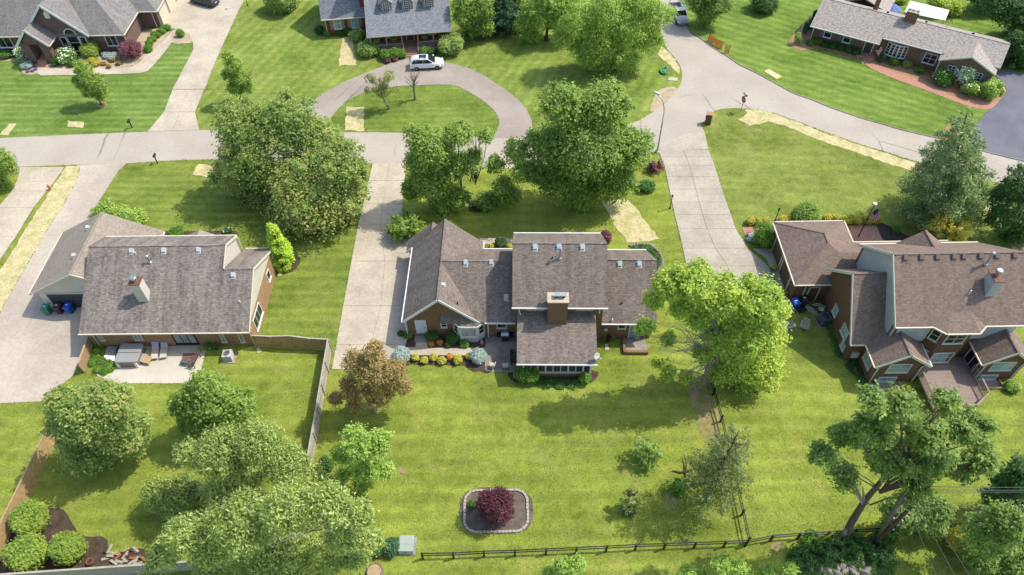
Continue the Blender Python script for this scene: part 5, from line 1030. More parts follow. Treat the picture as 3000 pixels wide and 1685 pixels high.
# ---------------- roadworks
def barrier(a, b, label, h=1.1):
    a, b = G(*a), G(*b); t = thing('safety_fence', label, 'barrier', a, heading(a, b)); Ln = (b - a).length; m = MB(); n = max(3, int(Ln / 0.1)); k = 10
    vs = [(Ln * i / n, 0.08 * math.sin(i * 1.7), 0.08 + (h - 0.08) * j / k - 0.05 * math.sin(math.pi * i / n) * j / k) for j in range(k + 1) for i in range(n + 1)]
    for j in range(k + 1):
        for i in range(n): m.bar(vs[j * (n + 1) + i], vs[j * (n + 1) + i + 1], 0.012, 0.05)
    for i in range(n + 1):
        for j in range(k): m.bar(vs[j * (n + 1) + i], vs[(j + 1) * (n + 1) + i], 0.04, 0.012)
    m.build('mesh_net', M['orange'], t)
    for x in (0, Ln): MB().bar((x, 0.05, 0), (x, 0.05, h + 0.15), 0.05).build('stake', M['pole'], t)
barrier((2074, 119), (2113, 144), 'long orange plastic mesh fence on the grass beside the road'); barrier((2122, 155), (2134, 157), 'short orange mesh fence piece standing alone on the verge', 1.2)
p = G(2089, 136); t = thing('traffic_cone', 'small orange traffic cone in front of the orange mesh fence', 'cone', p); MB().lathe((0, 0, 0), [(0.2, 0), (0.2, 0.03), (0.14, 0.04), (0.03, 0.7)], 14).build('cone_body', M['orange'], t); MB().lathe((0, 0, 0.35), [(0.095, 0), (0.067, 0.14)], 14).build('white_band', M['trim'], t)
pp = K(2200, 0, 3.146, [(120, 657), (165, 640), (282, 710), (235, 732)]); c = sum(pp, Vector()) / 4; tag(MB().slab([q - c + Vector((0, 0, 0.07)) for q in pp], 0.06).build('plywood_sheet', M['board']), 'pale plywood sheet lying on the grass by the road', 'plywood').location = c
p = G(1945, 208); t = thing('silt_sock', 'curved green mesh silt sock around a drain on the verge', 'silt sock', p); MB().path(crv([q - p + Vector((0, 0, 0.14)) for q in K(1450, 0, 3.146, [(1590, 618), (1555, 630), (1525, 655), (1535, 680), (1565, 690), (1580, 680)])], 4), [0.16] * 21, 8).build('sock', M['green_sock'], t, smooth=True)
for k in range(7): q = K(1450, 0, 3.146, [(1555 + k * 7, 668 - k * 6)])[0]; o = MB().blob((0, 0, 0.12), 0.22, 0.18, 0.18, 7, 5, 0.2).build('field_stone', M['rock']); o.location = q + Vector((random.uniform(-.15, .15), random.uniform(-.15, .15), 0)); o.rotation_euler = (0, 0, k); tag(o, 'rough grey stone in the heap beside the green silt sock', 'stone', 'stones beside the silt sock')
p = G(1970, 232); o = tag(MB().slab([Vector((x, y, 0.06)) for x, y in ((-0.7, -0.3), (0.5, -0.5), (0.8, 0.2), (-0.4, 0.4))], 0.05).build('stone_slab', M['stone']), 'flat pale slab on the grass below the silt sock', 'slab'); o.location = p
# ---------------- transformer box
p = G(1193, 1604); t = thing('utility_box', 'pale green metal utility box standing in the back lawn', 'utility box', p, R(-2)); MB().box(-0.72, 0.72, -0.65, 0.8, 0, 0.1).build('pad', M['conc_old'], t)
MB().loft([[(x, -0.58, 0.1), (x, -0.54, 0.66), (x, 0.66, 0.82), (x, 0.7, 0.1)] for x in (-0.58, 0.58)]).build('cabinet', M['boxgreen'], t, bevel=0.03); MB().bar((-0.57, 0.0, 0.745), (0.57, 0.0, 0.745), 0.03).build('lid_seam', M['boxgreen'], t); MB().box(-0.05, 0.05, -0.61, -0.56, 0.4, 0.5).build('lock', M['plastic'], t)
# ---------------- air conditioners
def acunit(px, label, m, rz=0.0, s=0.42, h=0.85):
    p = G(*px); t = thing('air_conditioner', label, 'air conditioner', p, rz); MB().box(-s - 0.25, s + 0.25, -s - 0.2, s + 0.25, 0, 0.07).build('pad', M['conc_old'], t)
    q = MB().box(-s, s, -s, s, 0.07, h); [q.box(-s - 0.015, s + 0.015, -s - 0.015, s + 0.015, 0.15 + 0.1 * k, 0.18 + 0.1 * k) for k in range(int((h - 0.2) / 0.1))]; q.build('casing', m, t)
    f = MB().lathe((0, 0, h + 0.002), [(s * 0.85, 0), (s * 0.85, 0.06), (s * 0.75, 0.07), (s * 0.74, 0.02), (s * 0.1, 0.02)], 24).build('fan_guard', m, t); MB().lathe((0, 0, h + 0.02), [(s * 0.7, 0.0), (s * 0.7, 0.012)], 24).build('fan_well', M['plastic'], t)
    for r in (0.25, 0.5): MB().path([Vector((s * r * math.cos(k * math.pi / 10), s * r * math.sin(k * math.pi / 10), h + 0.06)) for k in range(21)], [0.012] * 21, 4).build('guard_ring', m, t)
acunit((672, 1050), 'light grey air conditioner on a concrete pad in the grass', M['ac'], R(3)); acunit((2411, 945), 'dark grey air conditioner beside the right brick house wall', M['acD'], R(15), 0.5, 1.0)
# ---------------- wheelie bins
def bin_(px, m, label, rz, group='wheelie bins by the garage'):
    p = G(*px); t = thing('wheelie_bin', label, 'bin', p, rz, group)
    MB().loft([[(-w, -d, z), (w, -d, z), (w, e, z), (-w, e, z)] for z, w, d, e in ((0.06, 0.24, 0.28, 0.26), (0.5, 0.28, 0.34, 0.3), (1.0, 0.31, 0.4, 0.33))]).build('tub', m, t, bevel=0.02)
    l = MB().loft([[(-w, -0.46 + e, z), (w, -0.46 + e, z), (w, 0.38 - e, z), (-w, 0.38 - e, z)] for z, w, e in ((1.002, 0.34, 0.0), (1.05, 0.34, 0.0), (1.11, 0.26, 0.08))]).build('lid', m, t); MB().bar((-0.3, 0.42, 1.0), (0.3, 0.42, 1.0), 0.04).build('handle', m, t)
    MB().add([(-0.16, -0.05, 1.115), (0.1, -0.05, 1.115), (0.1, 0.08, 1.115), (-0.16, 0.08, 1.115)], [(0, 1, 2, 3)]).build('sticker', M['lightw'], l)
    for s in (-1, 1): MB().lathe((s * 0.26, 0.28, 0.12), [(0.12, 0), (0.12, 0.06)], 12, ax=(s, 0, 0)).build('wheel', M['tyre'], t)
bin_((146, 918), M['binG'], 'green wheelie bin at the left end of the row by the garage', R(5)); bin_((181, 915), M['binK'], 'brown wheelie bin between the green and blue bins', R(-3)); bin_((211, 914), M['binB'], 'blue wheelie bin at the right end of the row by the garage', R(-6))
bin_((2324, 901), M['binB'], 'blue wheelie bin at the corner of the right house garage', R(10), 'bins behind the right garage'); bin_((2349, 893), M['plastic'], 'black wheelie bin next to the blue one by a brick wall', R(-5), 'bins behind the right garage')
tag(xf(MB().box(-0.5, 0.5, -0.35, 0.35, 0.059, 0.075).build('doormat', M['plastic']), G(2348, 908), R(25)), 'dark flat mat on the concrete below the black bin', 'mat')
# ---------------- left house patio
cs = [G(332, 1062, 0.95), G(400, 1061, 0.95), G(421, 1006, 0.95), G(353, 1006, 0.95)]; c = sum(cs, Vector()) / 4; c.z = 0.05; t = thing('hot_tub', 'square hot tub with a grey cover beside a brick wall', 'hot tub', c)
def rrect(hx, hy, r, z, n=5):
    out = []
    for (sx, sy, a0) in ((1, 1, 0), (-1, 1, 90), (-1, -1, 180), (1, -1, 270)):
        for k in range(n + 1): a = R(a0 + 90 * k / n); out.append((sx * (hx - r) + r * math.cos(a), sy * (hy - r) + r * math.sin(a), z))
    return out
hx = (cs[1] - cs[0]).length / 2; hy = (cs[3] - cs[0]).length / 2
MB().loft([rrect(hx - 0.08, hy - 0.08, 0.2, 0.0), rrect(hx - 0.04, hy - 0.04, 0.22, 0.78)]).build('cabinet', siding('spa_cabinet', '#8a7d70', 0.1), t); MB().loft([rrect(hx, hy, 0.25, 0.782), rrect(hx, hy, 0.25, 0.86), rrect(hx - 0.05, hy - 0.05, 0.22, 0.93)]).build('cover', M['cover'], t)
MB().bar((-hx + 0.03, 0, 0.935), (hx - 0.03, 0, 0.935), 0.05, 0.02).build('cover_seam', M['plastic'], t)
for s in (-1, 1): MB().box(s * (hx - 0.24) - 0.12, s * (hx - 0.24) + 0.12, -hy - 0.01, -hy + 0.14, 0.05, 0.7).build('corner_panel', M['trim'], t)
q = MB(); pp = [G(316, 1015, 0.3), G(344, 1015, 0.3), G(334, 1058, 0.1), G(298, 1058, 0.1)]; c = sum(pp, Vector()) / 4
for k in range(10):
    a, b = pp[0].lerp(pp[1], k / 10), pp[0].lerp(pp[1], (k + 1) / 10); e, f = pp[3].lerp(pp[2], k / 10), pp[3].lerp(pp[2], (k + 1) / 10); m1, m2 = (a + b) / 2 + Vector((0, 0, 0.05)), (e + f) / 2 + Vector((0, 0, 0.05))
    q.add([a, m1, m2, e], [(0, 1, 2, 3)]); q.add([m1, b, f, m2], [(0, 1, 2, 3)])
o = q.build('metal_sheet', M['metal'], off=(c.x, c.y, 0), fix=False); o.location = (c.x, c.y, 0); tag(o, 'corrugated metal sheet leaning beside the hot tub', 'metal sheet'); sm = o.modifiers.new('s', 'SOLIDIFY'); sm.thickness = 0.01
def lounger(head, foot, label):
    b = G(*foot); a = b + (G(*head) - b).normalized() * 2.0; d = (b - a).normalized(); t = thing('sun_lounger', label, 'sun lounger', (b.x, b.y, 0.055), heading(a, b) + R(90), 'sun loungers on the left patio'); Ln = (b - a).length
    q = MB()
    for s in (-0.29, 0.29): q.bar((s, 0, 0.3), (s, Ln * 0.62, 0.3), 0.05); q.bar((s, Ln * 0.62, 0.3), (s, Ln, 0.75), 0.05)
    q.build('frame', M['sling'], t)
    for s in (-0.27, 0.27):
        for y in (0.1, Ln * 0.62): MB().bar((s, y, 0), (s, y, 0.3), 0.05).build('leg', M['sling'], t)
    MB().slab([(-0.27, 0.02, 0.33), (0.27, 0.02, 0.33), (0.27, Ln * 0.62, 0.33), (-0.27, Ln * 0.62, 0.33)], 0.02).build('seat', M['sling'], t); MB().slab([(-0.27, Ln * 0.62, 0.335), (0.27, Ln * 0.62, 0.335), (0.27, Ln, 0.78), (-0.27, Ln, 0.78)], 0.02).build('backrest', M['sling'], t)
    o = MB().slab([(-0.3, Ln * 0.72, 0.47), (0.3, Ln * 0.72, 0.47), (0.3, Ln + 0.02, 0.815), (-0.3, Ln + 0.02, 0.815)], 0.03).build('towel', M['towel'], None); o.location = t.location; o.rotation_euler = t.rotation_euler; tag(o, 'pale blue towel over the back of the ' + ('left' if head[0] < 475 else 'right') + ' sun lounger', 'towel', 'towels on the loungers')
lounger((463, 1004), (455, 1058), 'beige sun lounger with a blue towel, nearer the hot tub'); lounger((489, 1002), (481, 1055), 'beige sun lounger with a blue towel, nearer the glass doors')
def stool(px, label, m, w=0.45, d=0.45, h=0.42, rz=0.0, name='side_table', cat='table', z=0.05):
    p = G(*px); t = thing(name, label, cat, (p.x, p.y, z), rz); MB().box(-w / 2, w / 2, -d / 2, d / 2, h - 0.06, h).build('top', m, t)
    for sx in (-1, 1):
        for sy in (-1, 1): MB().bar((sx * (w / 2 - 0.04), sy * (d / 2 - 0.04), 0), (sx * (w / 2 - 0.04), sy * (d / 2 - 0.04), h - 0.06), 0.06).build('leg', m, t)
    return t
stool((424, 1056), 'brown wooden step against the hot tub side', M['woodG'], 0.5, 0.9, 0.4, R(-12)); stool((438, 1061), 'small brown slatted table between hot tub and lounger', M['woodD'], 0.55, 0.8, 0.4, R(-12)); stool((549, 1063), 'dark wicker coffee table in front of the bench', M['wicker'], 0.75, 0.75, 0.45, R(-15))
def bench(px, label, m, rz, Ln=1.3, z=0.05, name='garden_bench', cat='bench', arms=True):
    p = G(*px); t = thing(name, label, cat, (p.x, p.y, z), rz)
    for k in range(5): MB().box(-Ln / 2, Ln / 2, -0.28 + 0.12 * k, -0.19 + 0.12 * k, 0.4, 0.44).build('seat_slat', m, t)
    for k in range(max(5, int(Ln / 0.13))): x = -Ln / 2 + 0.06 + (Ln - 0.12) * k / (max(5, int(Ln / 0.13)) - 1); MB().bar((x, 0.32, 0.46), (x, 0.42, 0.9), 0.06, 0.02).build('back_slat', m, t)
    MB().bar((-Ln / 2, 0.43, 0.92), (Ln / 2, 0.43, 0.92), 0.06, 0.09).build('top_rail', m, t)
    for sx in (-1, 1):
        for y in (-0.26, 0.3): MB().bar((sx * (Ln / 2 - 0.03), y, 0), (sx * (Ln / 2 - 0.03), y, 0.62 if y < 0 else 0.9), 0.06).build('leg', m, t)
        if arms: MB().bar((sx * (Ln / 2 - 0.03), -0.32, 0.64), (sx * (Ln / 2 - 0.03), 0.34, 0.66), 0.07, 0.04).build('armrest', m, t)
    return t
bench((572, 1062), 'brown slatted garden bench at the right edge of the left patio', plain('bench_brown', '#5e4c43', 0.8), R(-98), 1.35)
p = B.W((bx_(-30.9), -0.75, 0.055)); o = MB().box(-0.55, 0.55, -0.35, 0.35, 0, 0.015).build('doormat', M['terra']); o.location = p; tag(o, 'brown doormat with striped border outside the glass doors', 'mat'); o2 = MB()
for k in range(9): o2.box(-0.55 + 0.125 * k, -0.5 + 0.125 * k, -0.36, -0.24, 0.0155, 0.019)
o2.build('stripes', M['trim'], o)
# ---------------- centre house patio
p = G(1480, 996); t = thing('gas_grill', 'black gas grill with a silver lid against the brick wall', 'grill', (p.x, p.y, 0.055), R(-2))
MB().box(-0.32, 0.32, -0.28, 0.28, 0.12, 0.8).build('cart', M['black'], t); MB().loft([[(x, -0.3, 0.8), (x, -0.3, 1.0), (x, -0.1, 1.18), (x, 0.2, 1.18), (x, 0.32, 1.0), (x, 0.32, 0.8)] for x in (-0.36, 0.36)]).build('lid', M['metal'], t); MB().bar((-0.25, -0.36, 1.0), (0.25, -0.36, 1.0), 0.04).build('handle', M['black'], t)
for s in (-1, 1): MB().box(s * 0.57 - 0.2, s * 0.57 + 0.2, -0.28, 0.28, 0.78, 0.83).build('side_shelf', M['black'], t)
for x in (-0.28, 0.28):
    for y in (-0.24, 0.24): MB().bar((x, y, 0), (x, y, 0.12), 0.06).build('leg', M['black'], t)
def folding_chair(px, label, rz, m='sling', recl=False, z=0.055):
    p = G(*px); t = thing('patio_chair', label, 'chair', (p.x, p.y, z), rz, 'folding chairs on the centre patio'); q = MB()
    bh, by = (0.95, 0.72) if recl else (0.9, 0.36)
    MB().slab([(-0.25, -0.25, 0.46), (0.25, -0.25, 0.46), (0.25, 0.22, 0.42), (-0.25, 0.22, 0.42)], 0.02).build('seat', M[m], t); MB().slab([(-0.25, 0.24, 0.5), (0.25, 0.24, 0.5), (0.25, by, bh), (-0.25, by, bh)], 0.02, d=(0, 1, 0)).build('backrest', M[m], t)
    for s in (-0.27, 0.27):
        MB().bar((s, -0.28, 0), (s, 0.25, 0.47), 0.03).build('leg', M['plastic'], t); MB().bar((s, 0.28, 0), (s, -0.26, 0.47), 0.03).build('leg', M['plastic'], t); MB().bar((s, -0.28, 0.64), (s, 0.3, 0.66), 0.05, 0.03).build('armrest', M[m], t); MB().bar((s, 0.22, 0.42), (s, by, bh), 0.03).build('back_post', M['plastic'], t)
folding_chair((1444, 981), 'beige reclining patio chair left of the grill', R(12), recl=True); folding_chair((1508, 983), 'beige reclining patio chair right of the grill, partly under the eave', R(-15), recl=True)
folding_chair((1443, 1078), 'beige folding chair in the sun at the patio edge', R(170)); folding_chair((1481, 1080), 'beige folding chair in the shade at the patio edge', R(185))
bench((1509, 1054), 'black metal bench beside the screened porch', M['black'], R(88), 1.3, 0.055)
p = G(1412, 1008); t = thing('cat_statue', 'small pale stone animal statue in the mulch bed', 'statue', (p.x, p.y, 0.03)); MB().lathe((0, 0, 0), [(0.14, 0), (0.16, 0.12), (0.1, 0.3), (0.07, 0.38), (0.1, 0.46), (0.07, 0.56)], 12).build('figure', M['stone'], t, smooth=True); [MB().lathe((s * 0.05, 0, 0.54), [(0.03, 0), (0.005, 0.08)], 6).build('ear', M['stone'], t) for s in (-1, 1)]
# dishes
def dish(p, label, rz, s=0.33):
    t = thing('satellite_dish', label, 'satellite dish', p, rz); MB().tube((0, 0, -0.1), (0, 0, 0.55), 0.025).build('mast', M['metal'], t)
    o = MB().lathe((0, 0, 0), [(0.02, 0), (s * 0.6, 0.035), (s, 0.1), (s * 1.0, 0.115), (s * 0.6, 0.05), (0.02, 0.015)], 20).build('reflector', M['ventA'], t, smooth=True); o.location = (0, -0.06, 0.5); o.rotation_euler = (R(55), 0, 0); MB().path([Vector((0, -0.1, 0.35)), Vector((0, -0.6, 0.55)), Vector((0, -0.62, 0.62))], [0.018] * 3, 6).build('arm', M['metal'], t); MB().box(-0.05, 0.05, -0.68, -0.58, 0.6, 0.72).build('receiver', M['ventA'], t)
dish(A.W((7.45, -3.9, 2.9)), 'grey satellite dish on the corner of the porch roof', R(40)); dish(Fh.W((16.2, 6.2, 3.85)), 'small dish antenna on the back slope of the ranch roof', R(80), 0.28)
p = A.W((9.15, 0.1, 0)); t = thing('hose_reel', 'coiled black garden hose on a reel against the brick wall', 'hose reel', p, R(-1.5))
for k in range(5): MB().path([Vector((0.05 * k - 0.1, 0.3 * math.cos(a * math.pi / 8) * 0.6, 0.5 + (0.3 + 0.02 * k) * math.sin(a * math.pi / 8))) for a in range(17)], [0.03] * 17, 5).build('hose_coil', M['black'], t)
MB().bar((-0.15, 0, 0), (-0.15, 0, 0.85), 0.05).build('stand', M['black'], t); MB().bar((0.15, 0, 0), (0.15, 0, 0.85), 0.05).build('stand', M['black'], t)
def splash(p, label, rz):
    t = MB().loft([[(-0.14, 0, z0), (0.14, 0, z0), (0.2, 0.7, z0), (-0.2, 0.7, z0)] for z0 in (0.0, 0.06)]).build('splash_block', M['stone']); xf(t, (p.x, p.y, 0), rz); tag(t, label, 'splash block', 'concrete splash blocks under downspouts')
splash(A.W((8.95, -0.2, 0)), 'pale concrete splash block by the hose reel', R(180)); splash(B.W((bx_(-24.5), 0.2, 0)), 'pale concrete splash block at the near corner of the left house', R(210)); splash(B.W((bx_(-24.35), 10.0, 0)), 'pale concrete splash block at the far corner of the left house', R(190))

# ---------------- split-rail fence
def railfence(pts, label, h=1.05):
    P = [G(*p) for p in pts]; t = thing('rail_fence', label, 'fence', P[0], 0, 'black two-rail fences')
    for p in P: q = p - P[0]; MB().bar(q, q + Vector((0, 0, h + 0.12)), 0.14).build('post', M['black'], t)
    for a, b in zip(P[:-1], P[1:]):
        for z in (0.5, 0.92): MB().bar(a - P[0] + Vector((0, 0.08, z)), b - P[0] + Vector((0, 0.08, z)), 0.045, 0.13).build('rail', M['black'], t)
c6 = [(1697, 1297), (1980, 1292), (2260, 1277)]; c7 = [(185, 1268), (470, 1255), (747, 1243), (1022, 1230), (1290, 1216), (1555, 1206), (1832, 1197), (2105, 1187), (2305, 1178)]
railfence([(700 + x / 3.146, 1225 + y / 3.146) for x, y in c6] + [(1450 + x / 3.146, 1225 + y / 3.146) for x, y in c7], 'black two-rail wooden fence along the bottom of the back lawn')
railfence([(1450 + 2305 / 3.146, 1225 + 1178 / 3.146 + 1)] + [(2200 + x / 3.146, 1225 + y / 3.146) for x, y in [(175, 1133), (425, 1113), (690, 1098), (940, 1080), (1190, 1066), (1430, 1055), (1690, 1043), (1970, 1030), (2250, 1016), (2500, 1005)]], 'black two-rail fence running right past the utility poles')
railfence([(2189, 1590), (2172, 1510), (2155, 1432), (2140, 1365), (2124, 1298), (2110, 1236), (2088, 1158), (2070, 1098)], 'black two-rail fence running up the lawn under the dead-branched tree')
# ---------------- board fences
def boardfence(pts, label, m='wood', h=1.8, bay=2.4, cap='trim', side=1, gate=None):
    P = [Vector((q[0], q[1], 0)) for q in pts]; t = thing('board_fence', label, 'fence', P[0], 0, 'wooden privacy fences'); O = P[0]
    for a, b in zip(P[:-1], P[1:]):
        L0 = (b - a).length; n = max(1, round(L0 / bay)); d = (b - a).normalized(); nn = Vector((-d.y, d.x, 0)) * side
        for k in range(n):
            p, q = a.lerp(b, k / n) - O, a.lerp(b, (k + 1) / n) - O; m1 = MB(); nb = max(3, int((q - p).length / 0.145)); arch = gate is not None and k in gate
            for i in range(nb):
                s = (i + 0.5) / nb; g = p.lerp(q, s); hh = h - random.uniform(0.0, 0.02)
                if arch: u = s if k == gate[0] else 1 - s; hh = h + 0.25 * u
                m1.obox(g + Vector((0, 0, 0.04 + hh / 2)), d, nn, Zv, (q - p).length / nb / 2 - 0.004, 0.011, hh / 2)
            pn = m1.build('fence_panel', M[m], t); pn['kind'] = 'stuff'
            for z in (0.35, 1.45): MB().bar(p + nn * 0.04 + Vector((0, 0, z)), q + nn * 0.04 + Vector((0, 0, z)), 0.05, 0.09).build('rail', M[m], t)
            if arch: MB().bar(p + nn * 0.05 + Vector((0, 0, 0.35)) if k == gate[0] else q + nn * 0.05 + Vector((0, 0, 0.35)), (q if k == gate[0] else p) + nn * 0.05 + Vector((0, 0, 1.45)), 0.05, 0.09).build('gate_brace', M[m], t)
            z1, z2 = (h, h + 0.25) if arch and k == gate[0] else ((h + 0.25, h) if arch else (h, h))
            MB().bar(p + Vector((0, 0, z1 + 0.06)), q + Vector((0, 0, z2 + 0.06)), 0.14, 0.04).build('cap_rail', M[cap], t)
            MB().bar(p + nn * 0.07, p + nn * 0.07 + Vector((0, 0, h + 0.02)), 0.1).build('post', M[m], t)
        MB().bar(b - O + nn * 0.07, b - O + nn * 0.07 + Vector((0, 0, h + 0.02)), 0.1).build('post', M[m], t)
fc = G(957, 1003, 1.4); f0 = B.W((bx_(-24.6), 0.35, 0)); f2 = G(899, 1352, 1.8); f1 = G(961, 994, 1.8)
boardfence([f0, (f1.x, f1.y)], 'weathered board fence with an arched gate between left house and lawn', 'woodD', 1.75, 1.75, 'woodG', -1, gate=(1, 2))
f3 = f1 + (f2 - f1) * 1.75; boardfence([(f1.x, f1.y - 0.12), (f3.x, f3.y)], 'long grey board fence dividing the left and centre back yards', 'woodG', 1.8, 2.4, 'woodG', 1)
a, b = G(175, 1271), G(-12, 1662); boardfence([a, b], 'tan board fence panels along the left edge of the left back yard', 'woodD', 1.8, 2.4, 'wood', -1)
a, b = G(-30, 1686, 1.8), G(640, 1640, 1.8); boardfence([(a.x, a.y), (b.x, b.y)], 'grey board fence along the bottom edge below three shrubs', 'woodG', 1.8, 2.4, 'woodG', 1)
a, b = G(279, 1012), G(251, 1092); boardfence([a, b], 'short pale wooden screen fence beside the left patio plants', 'wood', 1.5, 3.2, 'woodD', -1)
# ---------------- utility poles and lines
def upole(base, top, label, m, r=0.15, arms=True):
    p = G(*base); hz = heightat(*top, p.y); q = onplane(*top, (0, p.y, 0), (0, 1, 0)); t = thing('utility_pole', label, 'utility pole', p); tp = Vector((q.x - p.x, 0, hz))
    MB().tube((0, 0, 0), tp, r, r * 0.75, 12).build('pole', m, t, smooth=True)
    for k in range(5): z = tp * (0.5 + 0.11 * k); MB().lathe(z + Vector((0.14, -0.16, 0)), [(0.03, 0), (0.07, 0.04), (0.04, 0.08), (0.07, 0.12), (0.03, 0.16)], 8).build('insulator', M['ventA'], t)
    return p + tp
tA = upole((2565, 1590), (2661, 1424), 'brown wooden utility pole with white insulators', M['pole'], 0.17); tB = upole((2573, 1565), (2664, 1434), 'thin grey metal conduit pole strapped beside the brown pole', M['metal'], 0.07); tC = upole((2556, 1600), (2668, 1486), 'short dark utility pole leaning right at the bottom right', M['poleD'], 0.16)
def wire(a, b, label, sag=0.4, r=0.016):
    pts = [a.lerp(b, k / 16) - Vector((0, 0, sag * 4 * (k / 16) * (1 - k / 16))) - a for k in range(17)]
    o = MB().path(pts, [r] * 17, 5).build('power_line', M['wire']); o.location = a; tag(o, label, 'power line', 'overhead lines')
for k, (s, px, py) in enumerate(((tA, 3040, 1417), (tA - Vector((0, 0, .5)), 3040, 1449), (tA - Vector((0, 0, .8)), 3040, 1460), (tC + Vector((0, 0, .4)), 3040, 1491), (tC, 3040, 1517))):
    e = onplane(px, py, (0, s.y, 0), (0, 1, 0)); e = s + (e - s) * 2.2; e.z = s.z - 0.3
    wire(s, e, 'overhead line leaving the right edge, number %s from the top' % ['one', 'two', 'three', 'four', 'five'][k])
for k, (px, py) in enumerate(((2750, 1690), (2806, 1690), (2850, 1690))):
    s = [tA - Vector((0, 0, .9)), tA - Vector((-0.3, 0, .6)), tA - Vector((-0.6, 0.1, .3))][k]; e = onplane(px, py, (0, 0, s.z - 1.0), (0, 0, 1)); e = s + (e - s) * 1.8; wire(s, e, ['left', 'middle', 'right'][k] + ' of three lines running down to the bottom right edge', 0.2)
for nm, a, b, z in (('left', (2388, 1594), (2442, 1562), 1.9), ('right', (2517, 1581), (2552, 1560), 1.9)):
    p = G(*a); e = onplane(*b, (0, 0, z), (0, 0, 1)); o = MB().tube((0, 0, 0), e - p, 0.05, 0.05, 8).build('guy_wire_guard', M['yellow']); o.location = p; tag(o, 'yellow guy wire guard at the foot of the utility poles, %s one' % nm, 'guy guard', 'yellow guy wire guards')
# ---------------- edged planting ring
pc = (G(1361, 1498) + G(1546, 1498)) / 2; hx = (G(1546, 1498) - G(1361, 1498)).length / 2; hy = (G(1454, 1437) - G(1454, 1559)).length / 2; t = thing('garden_edging', 'rounded ring of pale edging blocks around the red shrub', 'edging', (pc.x, (G(1454, 1437).y + G(1454, 1559).y) / 2, 0))
rr = [Vector(q) for q in rrect(hx, hy, 1.0, 0, 8)]; per = [0]
for a, b in zip(rr, rr[1:] + rr[:1]): per.append(per[-1] + (b - a).length)
nb = int(per[-1] / 0.29); bm = MB().box(-0.135, 0.135, -0.1, 0.1, 0, 0.17).build('edging_block', M['block'], t, bevel=0.015); first = True
for k in range(nb):
    s = per[-1] * k / nb; i = max(j for j in range(len(rr)) if per[j] <= s); a, b = rr[i], rr[(i + 1) % len(rr)]; p = a.lerp(b, (s - per[i]) / max(1e-6, (b - a).length)); d = b - a
    o = bm if first else bm.copy()
    if not first: COL.objects.link(o); o.parent = t
    first = False; o.location = p + Vector((random.uniform(-.015, .015), random.uniform(-.015, .015), random.uniform(-.03, .0))); o.rotation_euler = (random.uniform(-.03, .03), random.uniform(-.03, .03), math.atan2(d.y, d.x) + random.uniform(-.05, .05))
# curved stone edging at the centre house's right end
pts = crv(K(1450, 420, 3.146, [(1250, 950), (1330, 932), (1420, 940), (1490, 985), (1535, 1050), (1545, 1110), (1510, 1170)]), 8); t = thing('stone_edging', 'curved row of pale stones edging the ivy bed', 'edging', pts[0])
bm = None
for k, p in enumerate(pts[::2]):
    if bm is None: bm = MB().blob((0, 0, 0.1), 0.22, 0.16, 0.13, 8, 5, 0.15).build('edging_stone', M['rock'], t); o = bm
    else: o = bm.copy(); COL.objects.link(o); o.parent = t
    o.location = p - pts[0]; o.rotation_euler = (0, 0, k * 0.7)
# ---------------- heaps
heap = bpy.data.objects.new('stone_proto', None)
rocks = [MB().blob((0, 0, 0.1), random.uniform(.2, .4), random.uniform(.12, .22), random.uniform(.12, .2), 7, 5, 0.25).build('field_stone', M['rock']) for k in range(1)]
for k, (x, y) in enumerate([(530, 1340), (545, 1400), (650, 1400), (700, 1415), (740, 1310), (790, 1395), (780, 1435), (830, 1385), (850, 1425), (880, 1400), (930, 1420), (920, 1390), (970, 1440), (1000, 1405), (1025, 1350), (1040, 1430), (1060, 1405)]):
    o = rocks[0] if k == 0 else rocks[0].copy()
    if k: COL.objects.link(o)
    o.location = K(2200, 1225, 3.146, [(x, y)])[0] + Vector((0, 0, random.uniform(0.05, .3))); o.rotation_euler = (random.uniform(-.3, .3), random.uniform(-.3, .3), random.uniform(0, 3)); sc = random.uniform(.7, 1.3); o.scale = (sc, sc, sc * random.uniform(.8, 1.2)); tag(o, 'grey stone in the heap on ivy at the bottom right edge', 'stone', 'stones heaped at the bottom right')
pk = [None]
for k in range(24):
    x, y = random.uniform(960, 1360), random.uniform(1210, 1345); p = K(0, 1225, 3.146, [(x, y)])[0]
    m = random.choice([M['woodG'], M['woodG'], M['wood'], M['terra'], M['poleD']]); Ln = random.uniform(0.15, 0.42)
    o = MB().box(-Ln, Ln, -0.09, 0.09, 0, 0.05).build('scrap_board', m); o.location = p + Vector((0, 0, 0.02 + 0.04 * (k % 6))); o.rotation_euler = (random.uniform(-.15, .15), random.uniform(-.2, .2), random.choice([R(10), R(60), R(95), R(-20)]) + random.uniform(-.3, .3)); tag(o, 'scrap board in the lumber heap by the bottom left fence', 'board', 'scrap lumber heap')
def pot(px, label, m, flower=None, r=0.25, h=0.4, z=0.0, cat='pot'):
    p = G(*px); t = thing('plant_pot', label, cat, (p.x, p.y, z)); MB().lathe((0, 0, 0), [(r * 0.7, 0), (r, h * 0.9), (r * 1.1, h * 0.92), (r * 1.1, h), (r * 0.92, h), (r * 0.88, h * 0.85)], 16).build('pot', m, t); MB().lathe((0, 0, h * 0.85), [(r * 0.87, 0), (r * 0.6, 0.02)], 16).build('soil', M['mulch'], t); return t, p
pot((269, 1650), 'empty terracotta pot in the mulch by the bottom left fence', M['terra'])
pot((2297, 868), 'empty pale pot on the concrete by the right garage', M['stone'], z=0.06)
